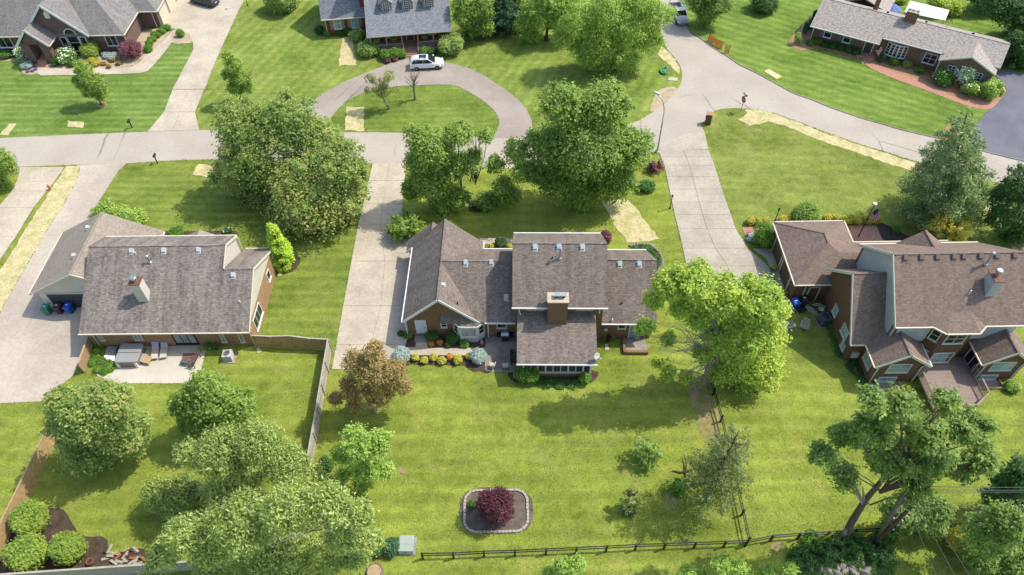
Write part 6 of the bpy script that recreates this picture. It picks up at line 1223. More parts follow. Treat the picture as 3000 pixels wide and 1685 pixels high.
# stump and dead limb
p = G(1097, 1678); t = thing('tree_stump', 'pale cut tree stump at the bottom edge of the lawn', 'stump', p); MB().lathe((0, 0, 0), [(0.75, 0), (0.6, 0.15), (0.55, 0.3)], 14).build('stump_base', M['pole'], t); MB().lathe((0, 0, 0.302), [(0.54, 0), (0.5, 0.02)], 14).build('cut_face', M['wood'], t)
p = G(2008, 1383); o = MB(); o.path([Vector((-1.1, 0.1, 0.1)), Vector((-0.4, -0.1, 0.15)), Vector((0, 0, 0.2)), Vector((0.15, 0.8, 0.25)), Vector((0.1, 1.4, 0.3))], [.04, .07, .1, .06, .03]); o.path([Vector((0, 0, .2)), Vector((0.5, 0.05, 0.2)), Vector((0.8, 0.25, 0.15))], [.09, .06, .03]); o.path([Vector((0, 0, .2)), Vector((-0.1, -0.5, 0.1))], [.08, .05]); tag(o.build('fallen_branch', M['poleD']), 'dark forked fallen branch lying on the lawn', 'branch').location = p
# ---------------- right house yard things
def adirondack(px, label, rz):
    p = G(*px); t = thing('garden_chair', label, 'chair', p, rz, 'chairs on the grass by the right house')
    for k in range(5): MB().box(-0.3 + 0.125 * k, -0.2 + 0.125 * k, -0.3, 0.25, 0.34, 0.37).build('seat_slat', M['woodG'], t); MB().bar((-0.25 + 0.125 * k, 0.25, 0.36), (-0.25 + 0.125 * k, 0.55, 0.98), 0.1, 0.02).build('back_slat', M['woodG'], t)
    for s in (-0.36, 0.36): MB().bar((s, -0.35, 0.56), (s, 0.4, 0.58), 0.12, 0.03).build('armrest', M['woodG'], t); MB().bar((s, -0.32, 0), (s, -0.32, 0.55), 0.08).build('leg', M['woodG'], t); MB().bar((s, 0.3, 0), (s, 0.3, 0.56), 0.08).build('leg', M['woodG'], t); MB().path([Vector((s, -0.5, 0.08)), Vector((s, 0, 0.02)), Vector((s, 0.5, 0.1))], [0.03] * 3).build('rocker', M['woodG'], t)
adirondack((2300, 963), 'grey slatted chair half under the bright tree', R(-80)); adirondack((2353, 962), 'grey wooden rocking chair alone on the shaded grass', R(-30)); stool((2321, 960), 'small white side table beside the grey slatted chair', M['trim'], 0.35, 0.35, 0.5, 0.2, z=0.0)
p = G(2390, 903); t = thing('bicycle', 'small white bicycle leaning in the brick corner', 'bicycle', (p.x, p.y, 0.06), R(-20))
for x in (-0.45, 0.45): MB().path([Vector((x + 0.3 * math.cos(a * math.pi / 10), 0, 0.3 + 0.3 * math.sin(a * math.pi / 10))) for a in range(21)], [0.025] * 21, 5).build('wheel', M['tyre'], t)
q = MB()
for a, b in (((-0.45, 0, 0.3), (-0.1, 0, 0.3)), ((-0.1, 0, 0.3), (0.32, 0, 0.62)), ((-0.45, 0, 0.3), (-0.18, 0, 0.62)), ((-0.18, 0, 0.62), (0.32, 0, 0.66)), ((-0.18, 0, 0.72), (-0.1, 0, 0.3)), ((0.45, 0, 0.3), (0.3, 0, 0.75))): q.bar(a, b, 0.035)
q.build('frame', M['trim'], t); MB().bar((0.28, -0.25, 0.8), (0.28, 0.25, 0.8), 0.03).build('handlebar', M['black'], t); MB().box(-0.3, -0.08, -0.06, 0.06, 0.72, 0.78).build('saddle', M['black'], t)
t = folding_chair((2402, 914), 'white folding chair beside the bicycle and dark air conditioner', R(60), 'trim', z=0.03)
# utility meter boxes on brick
for k, (hs, c, s, lb) in enumerate(((Cc, cx_((31.6, 38.5, 0.7)), (0.3, 0.1, 0.35), 'pale meter box'), (A, (8.8, 0.5, 1.4), (0.16, 0.08, 0.2), 'small meter box'))): hs.part(MB().box(c[0] - s[0], c[0] + s[0], c[1] - 0.18, c[1] + 0.04, c[2], c[2] + s[2] * 2), 'meter_box', M['ventA'])
# window wells of the right house
for x0, x1, lb in ((33.0, 35.2, 'left'), (42.2, 44.4, 'right')):
    t = thing('window_well', 'pale timber window well below the %s bay of the right house' % lb, 'window well', (x0, 35.2, 0)); q = MB().box(0, x1 - x0, -0.08, 0.08, 0, 0.22); q.box(0, 0.12, 0.081, 0.9, 0, 0.22); q.box(x1 - x0 - 0.12, x1 - x0, 0.081, 0.9, 0, 0.22); q.build('timber_edge', M['wood'], t); MB().box(0.12, x1 - x0 - 0.12, 0.085, 0.9, 0, 0.04).build('gravel_fill', M['rock'], t)
# ---------------- behind the ranch: white patio cover, parasol, planters
pp = [G(2651, 35, 2.5), G(2667, 2, 2.5), G(2782, 30, 2.5), G(2769, 60, 2.5)]; c = sum(pp, Vector()) / 4; t = thing('patio_cover', 'flat white metal patio cover behind the ranch house', 'patio cover', (c.x, c.y, 0)); MB().slab([q - Vector((c.x, c.y, 0)) for q in pp], 0.1).build('roof_panel', M['awning'], t)
for q in pp: MB().bar((q.x - c.x) * Vector((0.96, 0, 0)) + (q.y - c.y) * Vector((0, 0.96, 0)), (q.x - c.x) * Vector((0.96, 0, 0)) + (q.y - c.y) * Vector((0, 0.96, 0)) + Vector((0, 0, 2.4)), 0.1).build('post', M['trim'], t)
p = G(2612, 18, 2.4); t = thing('parasol', 'blue patio parasol behind the ranch roof', 'parasol', (p.x, p.y, 0)); MB().tube((0, 0, 0), (0, 0, 2.7), 0.03).build('pole', M['metal'], t); MB().lathe((0, 0, 2.05), [(1.5, 0), (1.52, 0.05), (0.75, 0.42), (0.12, 0.7)], 8).build('canopy', M['blueumb'], t); MB().lathe((0, 0, 2.72), [(0.3, 0), (0.05, 0.14)], 8).build('vent_cap', M['blueumb'], t)
for k, (x, y) in enumerate(((2960, 186), (2992, 195))):
    p = G(x, y); t = thing('planter_box', 'timber planter bed beside the ranch steps, %s one' % ('nearer the house' if k == 0 else 'at the right edge'), 'planter', p, R(-31)); q = MB().box(-0.9, 0.9, -0.06, 0.06, 0, 0.35); q.box(-0.9, 0.9, 2.2, 2.32, 0, 0.35); q.box(-0.9, -0.78, 0.061, 2.199, 0, 0.35); q.box(0.78, 0.9, 0.061, 2.199, 0, 0.35); q.build('timber_side', M['wood'], t); MB().box(-0.77, 0.77, 0.062, 2.198, 0, 0.28).build('soil', M['mulch_t'], t)
# ================================================================== trees, shrubs, flowers
LF = {}
LF['maple'] = leaf('leaf_maple', ['#46601f', '#607c2a', '#7c9238', '#96a64c'])
LF['maple_l'] = leaf('leaf_maple_light', ['#48601c', '#647f26', '#83983a', '#9caa48'])
LF['maple_t'] = leaf('leaf_maple_tipped', ['#465e26', '#627a30', '#7e9040', '#98a052', '#a58a58'])
LF['lime'] = leaf('leaf_lime', ['#56741a', '#7a9222', '#98a82c', '#aab038'], 0.4)
LF['bronze'] = leaf('leaf_bronze', ['#655831', '#7f7040', '#96834f', '#a8905e'])
LF['willow'] = leaf('leaf_willow', ['#56682a', '#748640', '#92a04c', '#aeb666'], 0.38)
LF['honey'] = leaf('leaf_honeylocust', ['#4a641f', '#6d8a2a', '#8da43a', '#a9b94c'], 0.4)
LF['oak'] = leaf('leaf_oak', ['#44581e', '#5c7429', '#768c3c', '#93a45c'])
LF['pine'] = leaf('needle_pine', ['#44582e', '#5c733c', '#76894c', '#909e64'], 0.15)
LF['spruce'] = leaf('needle_spruce', ['#1f3a24', '#2f5030', '#41663c'], 0.1)
LF['dark'] = leaf('leaf_dark', ['#2c4720', '#40602a', '#58783a'])
LF['sparse'] = leaf('leaf_sparse', ['#5a6427', '#77803a', '#93994a'], 0.3)
LF['gc'] = leaf('leaf_golden_cypress', ['#768f16', '#98b020', '#b4c62e'])
LF['sparse2'] = leaf('leaf_sparse_olive', ['#4e5a26', '#69743a', '#848c4c'], 0.3)
LF['box'] = leaf('leaf_box', ['#3c5c14', '#557c1c', '#7a9c28'])
LF['boxy'] = leaf('leaf_box_yellow', ['#5c7420', '#7b9028', '#96a63a'])
LF['boxd'] = leaf('leaf_box_dark', ['#2c4a16', '#3f6420', '#54782c'])
LF['gold'] = leaf('leaf_gold', ['#7f8016', '#a3a01c', '#bab024'], 0.35)
LF['amber'] = leaf('leaf_amber', ['#8a5c1e', '#b57c28', '#c79a34'])
LF['goldmix'] = leaf('leaf_gold_mixed', ['#6a7a1a', '#93961f', '#b0a62a', '#b39a36'])
LF['blue'] = leaf('needle_blue', ['#62746c', '#7d8f86', '#9aa99e'], 0.15)
LF['red'] = leaf('leaf_red', ['#361a20', '#532a32', '#6d3c44'], 0.25)
LF['plum'] = leaf('leaf_plum', ['#4a2630', '#653842', '#7c4c54'], 0.25)
LF['ivy'] = leaf('leaf_ivy', ['#2c4a1c', '#446826', '#628836'])
LF['vib'] = leaf('leaf_viburnum', ['#4c6a26', '#6b8838', '#8f9f4c', '#a9ad66'])
LF['white'] = leaf('blossom_white', ['#b9c2b0', '#d8dccb', '#e6e6dc'], 0.2)
LF['orangef'] = leaf('blossom_orange', ['#944534', '#b05a42', '#c07e66'], 0.2)
LF['yellowf'] = leaf('blossom_yellow', ['#c79a22', '#dcae2c', '#e2c04c'], 0.2)
LF['violet'] = leaf('blossom_violet', ['#5f4060', '#75557a'], 0.2)
M['bark'] = plain('bark_brown', '#5a4c3e', 0.95, 0.35, 5); M['barkg'] = plain('bark_grey', '#8a8378', 0.95, 0.3, 5); M['barkd'] = plain('bark_dark', '#3d342c', 0.95, 0.35, 5)
CAM = Vector((0, 0, CAMH)); FWD = Vector((0, CT, -ST))

def leaves(name, clumps, n, size, m, parent, off, aspect=0.55, shell=0.5, up=0.7, droop=0.0, flat=1.0, tvar=0.5, twigs=0, center=None, jit=0.13, hang=0.0):
    """n leaf-sized faces spread through the clumps (centre, rx, ry, rz); with twigs they sit along short sprays"""
    C = np.array([[*c[0], c[1], c[2], c[3]] for c in clumps], float)
    wgt = C[:, 3] * C[:, 4] + C[:, 3] * C[:, 5]; idx = NP.choice(len(C), n, p=wgt / wgt.sum())
    if twigs:
        cen = np.array(center) if center is not None else C[:, :3].mean(0)
        o = C[:, :3] - cen; o /= np.linalg.norm(o, axis=1)[:, None] + 1e-6
        td = NP.normal(size=(len(C), twigs, 3)) * 0.75 + o[:, None, :] * 0.8 + np.array([0, 0, 0.12 - hang]); td /= np.linalg.norm(td, axis=2)[:, :, None]
        tl = 0.55 + 0.75 * NP.random((len(C), twigs)); k = NP.integers(0, twigs, n); d = td[idx, k]; tt = NP.random(n) ** 0.75
        pos = C[idx, :3] + d * (tt * tl[idx, k])[:, None] * C[idx, 3:6] * 1.25 + NP.normal(size=(n, 3)) * (jit * (0.6 + 0.6 * C[idx, 3]))[:, None]
        if hang: pos[:, 2] -= hang * tt * tt * C[idx, 3] * 0.8
        pos = pos - np.array(off); tint0 = NP.random((len(C), twigs))[idx, k] * 0.5
    else:
        d = NP.normal(size=(n, 3)); d[:, 2] += 0.25; d /= np.linalg.norm(d, axis=1)[:, None]
        r = shell + (1 - shell) * NP.random(n) ** 0.6
        r *= 1 + 0.12 * NP.normal(size=n)
        pos = C[idx, :3] + d * r[:, None] * C[idx, 3:6] - np.array(off); tint0 = None
    nm = d * 0.55 + NP.normal(size=(n, 3)) * 0.42 + np.array([0, 0, up]); nm /= np.linalg.norm(nm, axis=1)[:, None]
    tg = np.cross(nm, NP.normal(size=(n, 3)))
    if droop: tg = tg * (1 - droop) + np.array([0, 0, -1.0]) * droop + d * 0.25 * droop
    tg /= np.linalg.norm(tg, axis=1)[:, None]; bt = np.cross(nm, tg); bt /= np.linalg.norm(bt, axis=1)[:, None]
    s = (size * (0.6 + 0.8 * NP.random(n)))[:, None]
    v = np.stack([pos - tg * s, pos + bt * s * aspect, pos + tg * s, pos - bt * s * aspect], 1).reshape(-1, 3)
    me = bpy.data.meshes.new(name); me.vertices.add(4 * n); me.vertices.foreach_set('co', v.ravel())
    me.loops.add(4 * n); me.loops.foreach_set('vertex_index', np.arange(4 * n, dtype=np.int32))
    me.polygons.add(n); me.polygons.foreach_set('loop_start', np.arange(0, 4 * n, 4, dtype=np.int32)); me.polygons.foreach_set('loop_total', np.full(n, 4, dtype=np.int32))
    ct = NP.random(len(C)); t = ct[idx] * tvar * 0.6 + NP.random(n) * (1 - tvar * 0.6)
    if tint0 is not None: t = t * 0.62 + tint0 * 0.76
    a = me.attributes.new('tint', 'FLOAT', 'FACE'); a.data.foreach_set('value', np.clip(t, 0, 1).astype(np.float32))
    me.materials.append(m); me.update(calc_edges=True)
    o = bpy.data.objects.new(name, me); COL.objects.link(o); o.parent = parent; return o
def crown_px(p, cx, cy, rp):
    """crown lobe seen in the photo at (cx, cy) with pixel radius rp, standing over ground point p"""
    c = onplane(cx, cy, (0, p.y, 0), (0, 1, 0)); return c, rp * (c - CAM).dot(FWD) / FOC
def scatter(lobes, k, rc, top=0.35, flat=0.85):
    """clump centres through a set of lobes (centre, radius), thicker outside"""
    out = []; tot = sum(r * r for _, r in lobes)
    for c, r in lobes:
        for i in range(max(3, int(k * r * r / tot))):
            d = Vector((random.gauss(0, 1), random.gauss(0, 1), random.gauss(0.15, 1))).normalized(); f = random.uniform(0.25, 1.0) ** 0.55
            q = rc * random.uniform(0.65, 1.25); R0 = max(r - q * 0.75, r * 0.3)
            out.append((c + Vector((d.x * R0 * f, d.y * R0 * f, d.z * R0 * f * flat)), q, q, q * 0.75))
    return out
def limbs(mb, base, top, clumps, r0, n=28, trunkh=None, lean=None):
    th = trunkh or (top.z - base.z) * 0.45
    mid = base.lerp(Vector((top.x, top.y, base.z + th)), 1.0); path = [base, base.lerp(mid, 0.5) + Vector((random.uniform(-.15, .15), random.uniform(-.15, .15), 0)), mid, mid.lerp(top, 0.5), mid.lerp(top, 0.85)]
    mb.path(path, [r0, r0 * 0.8, r0 * 0.62, r0 * 0.34, r0 * 0.12], 9)
    for c in random.sample(clumps, min(n, len(clumps))):
        e = Vector(c[0]); hz = min(max(base.z + th * 0.55, e.z - (e - mid).length * 0.55), base.z + (top.z - base.z) * 0.8); f = (hz - base.z) / max(0.01, (top.z - base.z)); s = base.lerp(top, f); s = Vector((base.x + (top.x - base.x) * f, base.y + (top.y - base.y) * f, hz))
        m1 = s.lerp(e, 0.5) + Vector((random.uniform(-.3, .3), random.uniform(-.3, .3), random.uniform(-.1, .35))); rr = max(0.025, r0 * 0.3 * random.uniform(0.6, 1.1)); mb.path([s, m1, e], [rr, rr * 0.6, rr * 0.2], 5)
def tree(name, label, base, lobes, n, size, lf, bark='bark', r0=0.22, k=60, rc=1.0, cat='tree', group=None, trunkh=None, bare=0, lv=28, fill=0.86, **kw):
    p = G(*base); t = thing(name, label, cat, p, 0, group); L2 = [crown_px(p, *q[:3]) for q in lobes]
    L2 = [(c + Vector((0, q[3] if len(q) > 3 else 0, 0)), r) for (c, r), q in zip(L2, lobes)]
    cl = scatter(L2, int(k * 2.3), rc * 0.64); top = sum((c * r for c, r in L2), Vector()) / sum(r for _, r in L2); top.z = max(c.z + r * 0.5 for c, r in L2)
    tb = MB(); limbs(tb, Vector((p.x, p.y, -0.1)), top, cl, r0, lv, trunkh); tb.lathe((p.x, p.y, -0.05), [(r0 * 1.7, 0), (r0 * 1.3, 0.25), (r0 * 0.95, 0.7)], 9)
    tb.build('trunk', M[bark], t, off=p, fix=False, smooth=True)
    if fill: leaves('inner_crown', [(c + Vector((0, -0.05 * r, -0.08 * r)), r * fill, r * fill, r * fill * 0.95) for c, r in L2], int(n * 0.33), size * 0.84, LF[lf], t, p, shell=0.45, **{k_: v_ for k_, v_ in kw.items() if k_ in ('aspect', 'droop')}); n = int(n * 0.64)
    kw.setdefault('twigs', 13); leaves('crown', cl, n, size * 0.79, LF[lf], t, p, center=top - Vector((0, 0, (top.z - p.z) * 0.45)), **kw); return t, p, cl
def shrub(name, label, px, rp, n, lf, size=0.09, hf=0.9, lumps=7, cat='shrub', group=None, asp=1.0, z=0.0, dense=True, flowers=None, rc=0.55, **kw):
    """bush centred over photo ground point px, pixel radius rp"""
    p = G(*px); r = rp * (p + Vector((0, 0, 0.5)) - CAM).dot(FWD) / FOC; t = thing(name, label, cat, (p.x, p.y, z), 0, group); h = r * hf
    cl = [((0, 0, h * 0.75), r * 0.82, r * 0.82 * asp, h * 0.85)]
    for i in range(lumps):
        a = 2 * math.pi * (i + random.random()) / max(1, lumps); f = random.uniform(0.35, 0.62); cl.append(((r * f * math.cos(a), r * f * asp * math.sin(a), h * random.uniform(0.6, 1.15)), r * rc * random.uniform(.75, 1.1), r * rc * asp * random.uniform(.75, 1.1), h * rc * random.uniform(.8, 1.1)))
    st = MB()
    for i in range(4): a = i * 1.6; st.path([Vector((0, 0, -0.03)), Vector((r * .2 * math.cos(a), r * .2 * math.sin(a), h * 0.5)), Vector((r * .45 * math.cos(a), r * .45 * math.sin(a), h * 1.1))], [0.035, 0.025, 0.012], 5)
    st.build('stem', M['bark'], t, fix=False)
    kw.setdefault('shell', 0.75)
    if kw['shell'] < 0.7 and r > 0.5: kw['twigs'] = 14; kw['jit'] = 0.08; cl = [cl[0]] * 2 + cl; n = int(n * 1.15)
    leaves('foliage', cl, n, size, LF[lf], t, (0, 0, 0), **kw)
    if flowers: leaves('blossom', [(Vector(c[0]) + Vector((0, 0, 0.03)), c[1] * 1.03, c[2] * 1.03, c[3] * 1.05) for c in cl], flowers[1], flowers[2], LF[flowers[0]], t, (0, 0, 0), shell=0.95, up=1.0, aspect=0.9)
    return t

# ---------------- big trees
tree('maple_tree', 'large olive green maple with rusty leaf tips left of the centre drive', (900, 640), [(925, 555, 150), (985, 480, 95), (850, 640, 85), (960, 640, 90), (1015, 560, 70)], 60000, 0.17, 'maple_t', k=95, rc=1.05, r0=0.3, trunkh=2.5)
tree('maple_tree', 'large olive green maple overhanging the road behind the rusty-tipped one', (760, 560), [(770, 430, 140), (705, 360, 95), (845, 355, 100), (690, 500, 80), (930, 400, 80), (780, 560, 90)], 64000, 0.17, 'maple_t', k=105, rc=1.05, r0=0.32, trunkh=2.5)
tr, p0, _ = tree('maple_tree', 'street maple with dead upper limbs in a mulch ring behind the centre house', (1396, 604), [(1270, 430, 75), (1225, 400, 48), (1345, 390, 50), (1260, 520, 72), (1300, 590, 52), (1385, 470, 40), (1475, 545, 42), (1510, 440, 48), (1430, 590, 45), (1335, 480, 50), (1450, 480, 34), (1530, 500, 42), (1500, 570, 40), (1420, 400, 26), (1230, 470, 60), (1290, 490, 65), (1340, 570, 50), (1210, 550, 45)], 56000, 0.17, 'maple_l', 'bark', k=100, rc=0.9, r0=0.22, trunkh=1.5, lv=9)
q = MB()
for k in range(9):
    a = random.uniform(-1.6, 1.6); e = Vector((p0.x + 0.4 + a, p0.y + random.uniform(-.8, .8), random.uniform(8.5, 11.5))); s = Vector((p0.x + a * 0.25, p0.y, random.uniform(3, 5))); q.path([s, s.lerp(e, 0.5) + Vector((random.uniform(-.3, .3), 0, 0)), e], [0.065, 0.04, 0.012], 5)
    for j in range(3): s2 = s.lerp(e, random.uniform(.4, .8)); q.path([s2, s2 + Vector((random.uniform(-1, 1), random.uniform(-.5, .5), random.uniform(.6, 1.6)))], [0.02, 0.007], 4)
q.build('dead_limbs', M['bark'], tr, off=p0, fix=False)
tree('maple_tree', 'tall round green maple between the centre house and the road', (1710, 600), [(1720, 400, 135), (1650, 300, 80), (1770, 300, 85), (1850, 430, 75), (1600, 420, 70), (1640, 520, 80), (1790, 520, 85), (1700, 560, 60), (1570, 500, 45)], 78000, 0.18, 'maple', 'barkd', k=120, rc=1.1, r0=0.28, trunkh=2.2, lv=16)
tr, p0, _ = tree('locust_tree', 'bright lime green tree with bare grey branches on its left side', (2087, 1125), [(2030, 820, 75), (1965, 835, 55), (1920, 880, 35), (2000, 900, 42), (2050, 930, 45), (1890, 960, 26), (1960, 990, 28), (2060, 1030, 38), (2110, 860, 85), (2215, 870, 90), (2180, 960, 100), (2250, 980, 70), (2230, 1070, 75), (2110, 980, 60), (1945, 840, 34), (1900, 950, 26), (2270, 900, 50), (1960, 1090, 30), (2010, 1100, 26), (1985, 1170, 24), (2180, 1130, 55), (2240, 1130, 45), (2150, 1060, 60), (2110, 1090, 45), (1930, 1060, 20)], 70000, 0.155, 'lime', 'barkg', k=125, rc=0.85, r0=0.26, trunkh=2.0, shell=0.35, lv=14)
q = MB()
for k in range(40):
    tx, ty = random.choice([(1905, 960), (1930, 1010), (1960, 930), (2000, 900), (1950, 1060), (1985, 1110), (2020, 1150), (2040, 960), (1990, 980), (2060, 920)]); e, _r = crown_px(p0, tx + random.uniform(-40, 40), ty + random.uniform(-40, 40), 10); e.y += random.uniform(-1.5, 1.0)
    s = Vector((p0.x - random.uniform(0, 0.5), p0.y, random.uniform(2.5, 6.5))); m1 = s.lerp(e, 0.35) + Vector((random.uniform(-.5, .5), random.uniform(-.5, .5), random.uniform(0.4, 1.4))); m2 = s.lerp(e, 0.7) + Vector((random.uniform(-.5, .5), random.uniform(-.4, .4), random.uniform(0.0, .9))); P = crv([s, m1, m2, e], 2); q.path(P, [0.042, .036, .03, .025, .02, .014, .006], 5)
    for j in range(9): s2 = P[random.randint(2, 5)].lerp(P[random.randint(3, 6)], random.random()); q.path([s2, s2 + Vector((random.uniform(-.9, .5), random.uniform(-.5, .5), random.uniform(-.3, .9)))], [0.016, 0.006], 4)
q.build('bare_branches', M['barkg'], tr, off=p0, fix=False)
tree('redbud_tree', 'bronze brown small tree at the end of the centre drive', (1098, 1205), [(1085, 1075, 70), (1040, 1060, 45), (1150, 1090, 50), (1110, 1140, 60), (1030, 1130, 45), (985, 1165, 28), (1180, 1130, 32), (1040, 1180, 30), (1090, 1025, 35)], 17000, 0.13, 'bronze', 'barkg', k=75, rc=0.6, r0=0.14, trunkh=1.2)
tree('maple_tree', 'round dense green tree beside the left patio, nearest the left fence', (285, 1345), [(270, 1200, 105), (200, 1230, 70), (350, 1250, 85), (260, 1300, 95), (180, 1170, 50), (330, 1170, 65), (390, 1290, 50), (300, 1370, 50)], 42000, 0.16, 'maple_t', k=95, rc=0.85, r0=0.2, trunkh=1.8)
tree('maple_tree', 'round dense green tree beside the left patio, nearest the board fence gate', (615, 1270), [(600, 1160, 80), (545, 1180, 55), (680, 1190, 70), (620, 1220, 85), (720, 1240, 45), (560, 1240, 45), (600, 1125, 45)], 34000, 0.16, 'maple_l', k=80, rc=0.8, r0=0.18, trunkh=1.6)
tree('willow_tree', 'pale feathery tree behind the bottom left lumber heap', (640, 1480), [(650, 1320, 95), (760, 1290, 80), (560, 1330, 50), (830, 1350, 75), (530, 1450, 80), (680, 1420, 100), (460, 1440, 55), (900, 1400, 65), (430, 1520, 45), (980, 1420, 45)], 74000, 0.165, 'willow', 'barkg', k=130, rc=0.8, r0=0.25, droop=0.6, aspect=0.35, hang=0.7)
tree('willow_tree', 'large pale feathery tree filling the bottom edge left of centre', (800, 1715), [(720, 1530, 110), (850, 1480, 95), (960, 1470, 80), (1000, 1560, 65), (620, 1570, 100), (540, 1560, 70), (800, 1620, 120), (930, 1640, 95), (650, 1670, 100), (480, 1620, 60), (760, 1700, 110), (1050, 1500, 55), (1075, 1570, 50), (1040, 1630, 50)], 98000, 0.165, 'willow', 'barkg', k=160, rc=0.8, r0=0.3, droop=0.6, aspect=0.35, hang=0.7)
tree('ash_tree', 'slender light green tree on the back lawn beside the board fence', (1053, 1447), [(1050, 1295, 60), (1110, 1300, 48), (1010, 1330, 40), (1085, 1365, 52), (1060, 1410, 38), (1125, 1380, 34), (1015, 1380, 30)], 19000, 0.13, 'honey', 'barkg', k=60, rc=0.7, r0=0.1, lv=14, shell=0.3, fill=0.6)
tr, p0, cl = tree('pin_oak_tree', 'tall oak with open branches over the right house deck', (2475, 1575), [(2560, 1250, 75), (2640, 1190, 65), (2700, 1270, 80), (2830, 1260, 75), (2880, 1340, 60), (2800, 1370, 70), (2610, 1340, 80), (2480, 1290, 55), (2420, 1330, 45), (2480, 1390, 50), (2690, 1400, 65), (2760, 1180, 45), (2720, 1340, 70), (2660, 1450, 40), (2560, 1170, 40)], 46000, 0.15, 'oak', 'bark', k=110, rc=0.95, r0=0.34, trunkh=7.0, lv=40, shell=0.3, fill=0)
p = G(2462, 1577); t = thing('dead_tree', 'dead leaning trunk with broken limbs beside the tall oak', 'tree', p); q = MB(); e, _r = crown_px(p, 2530, 1480, 5); q.path([Vector((0, 0, -.1)), (e - p) * 0.5 + Vector((.1, 0, 0)), e - p], [0.26, 0.2, 0.14], 8)
for tx, ty in ((2500, 1400), (2528, 1430), (2470, 1395), (2535, 1490)):
    f, _r = crown_px(p, tx, ty, 5); f.y += random.uniform(-.6, .6); q.path(crv([e - p, ((e + f) / 2 - p) + Vector((random.uniform(-.3, .3), 0, random.uniform(0, .4))), f - p], 3), [.12, .11, .1, .09, .07, .05, .03], 6)
q.build('trunk', M['barkg'], t, fix=False, smooth=True)
# sparse pine with a visible leaning trunk
def conifer(name, label, base, top, rp, n, size, lf, tiers=13, bark='barkg', sparse=1.0, z0=0.12, dead=0, r0=0.16, flat=0.35, power=0.8):
    p = G(*base); hz = heightat(*top, p.y); tx = onplane(*top, (0, p.y, 0), (0, 1, 0)); t = thing(name, label, 'tree', p); r = rp * ((p + tx) / 2 - CAM).dot(FWD) / FOC; lean = Vector((tx.x - p.x, 0, 0))
    tb = MB(); tb.path([Vector((0, 0, -.1)), lean * 0.5 + Vector((0, 0, hz * .5)), lean + Vector((0, 0, hz))], [r0, r0 * .65, 0.03], 8); cl = []
    for k in range(tiers):
        f = z0 + (1 - z0) * k / tiers; rr = r * (1 - f) ** power * random.uniform(.8, 1.1) + 0.15; m = max(4, int(9 * sparse * (1 - f * .5))); c = lean * f + Vector((0, 0, hz * f)); a0 = random.random() * 6
        for j in range(m):
            a = a0 + 2 * math.pi * j / m + random.uniform(-.25, .25); L0 = rr * random.uniform(.75, 1.12); d = Vector((math.cos(a), math.sin(a), random.uniform(-.12, .22))); e = c + d * L0; tb.path([c, e], [0.03 + 0.03 * (1 - f), 0.01], 4)
            for s in ((0.45, 0.8) if L0 > 1.2 else (0.7,)): q = c + d * L0 * s; w = max(.25, rr * 0.24); cl.append((q + Vector((0, 0, .08)), w * 1.2, w * 1.2, w * flat * 1.2))
            cl.append((e, max(.2, rr * .16), max(.2, rr * .16), max(.12, rr * .1)))
    cl.append((lean + Vector((0, 0, hz)), .2, .2, .4)); tb.build('trunk', M[bark], t, fix=False, smooth=True)
    leaves('crown', cl, n, size, LF[lf], t, (0, 0, 0), aspect=0.28, shell=0.2, up=0.3); return t
conifer('pine_tree', 'thin sparse grey-green pine with a visible slanting trunk', (2064, 1466), (2164, 1264), 105, 9000, 0.13, 'sparse2', 15, 'bark', sparse=1.0, z0=0.25, r0=0.22, power=0.4)
conifer('white_pine', 'soft blue-green white pine beside the far right road', (2752, 640), (2835, 325), 150, 34000, 0.17, 'pine', 17, 'bark', r0=0.25, z0=0.12, power=0.6, flat=0.5)
p = G(836, 776); hz = heightat(790, 656, p.y); t = thing('golden_cypress', 'dense upright golden green conifer at the corner of the left house', 'tree', p); MB().tube((0, 0, -.1), (0, 0, hz * 0.9), 0.12, 0.03).build('trunk', M['bark'], t)
cl = [((math.cos(a) * w_, math.sin(a) * w_, hz * f), 0.34, 0.34, 0.4) for f, a, w_ in [(f, random.uniform(0, 6.28), 1.45 * (1 - f) ** 0.75 * min(1, 0.55 + f * 4) * random.uniform(.55, 1.0)) for f in [random.uniform(.05, .97) ** 1.2 for _ in range(110)]]]
leaves('crown', cl, 13000, 0.1, LF['gc'], t, (0, 0, 0), shell=0.4, up=0.8)
tree('pine_tree', 'dark green tree at the right edge in front of the straw strip', (2990, 700), [(2960, 590, 70), (2995, 530, 60), (2930, 640, 45), (3010, 640, 70), (2985, 680, 50)], 17000, 0.16, 'dark', k=60, rc=0.8, r0=0.2)
# ---------------- trees along the top
tree('pear_tree', 'yellow-green leafy tree against the right end of the red brick house', (1395, 112), [(1370, 45, 45), (1410, 20, 45), (1350, 10, 35), (1420, 70, 38), (1380, 85, 30)], 19000, 0.17, 'maple_l', k=60, rc=0.9, r0=0.18)
conifer('spruce_tree', 'dark green spruce between two leafy trees at the top edge', (1480, 92), (1462, -70), 62, 12000, 0.17, 'spruce', 14, 'barkd', r0=0.2, z0=0.05, flat=0.5)
conifer('spruce_tree', 'second dark spruce behind the yellow-green tree at the top edge', (1440, 75), (1428, -60), 50, 8000, 0.17, 'spruce', 12, 'barkd', r0=0.2, z0=0.05, flat=0.5)
tree('honeylocust_tree', 'large feathery light green tree beside the upper road', (1800, 205), [(1760, 110, 75), (1850, 70, 80), (1700, 60, 70), (1790, 30, 75), (1900, 110, 50), (1720, 140, 60), (1830, 160, 60), (1930, 40, 50), (1760, 180, 45), (1650, 110, 40), (1880, 10, 60)], 62000, 0.17, 'honey', k=150, rc=1.1, r0=0.3, droop=0.4, aspect=0.4, hang=0.45)
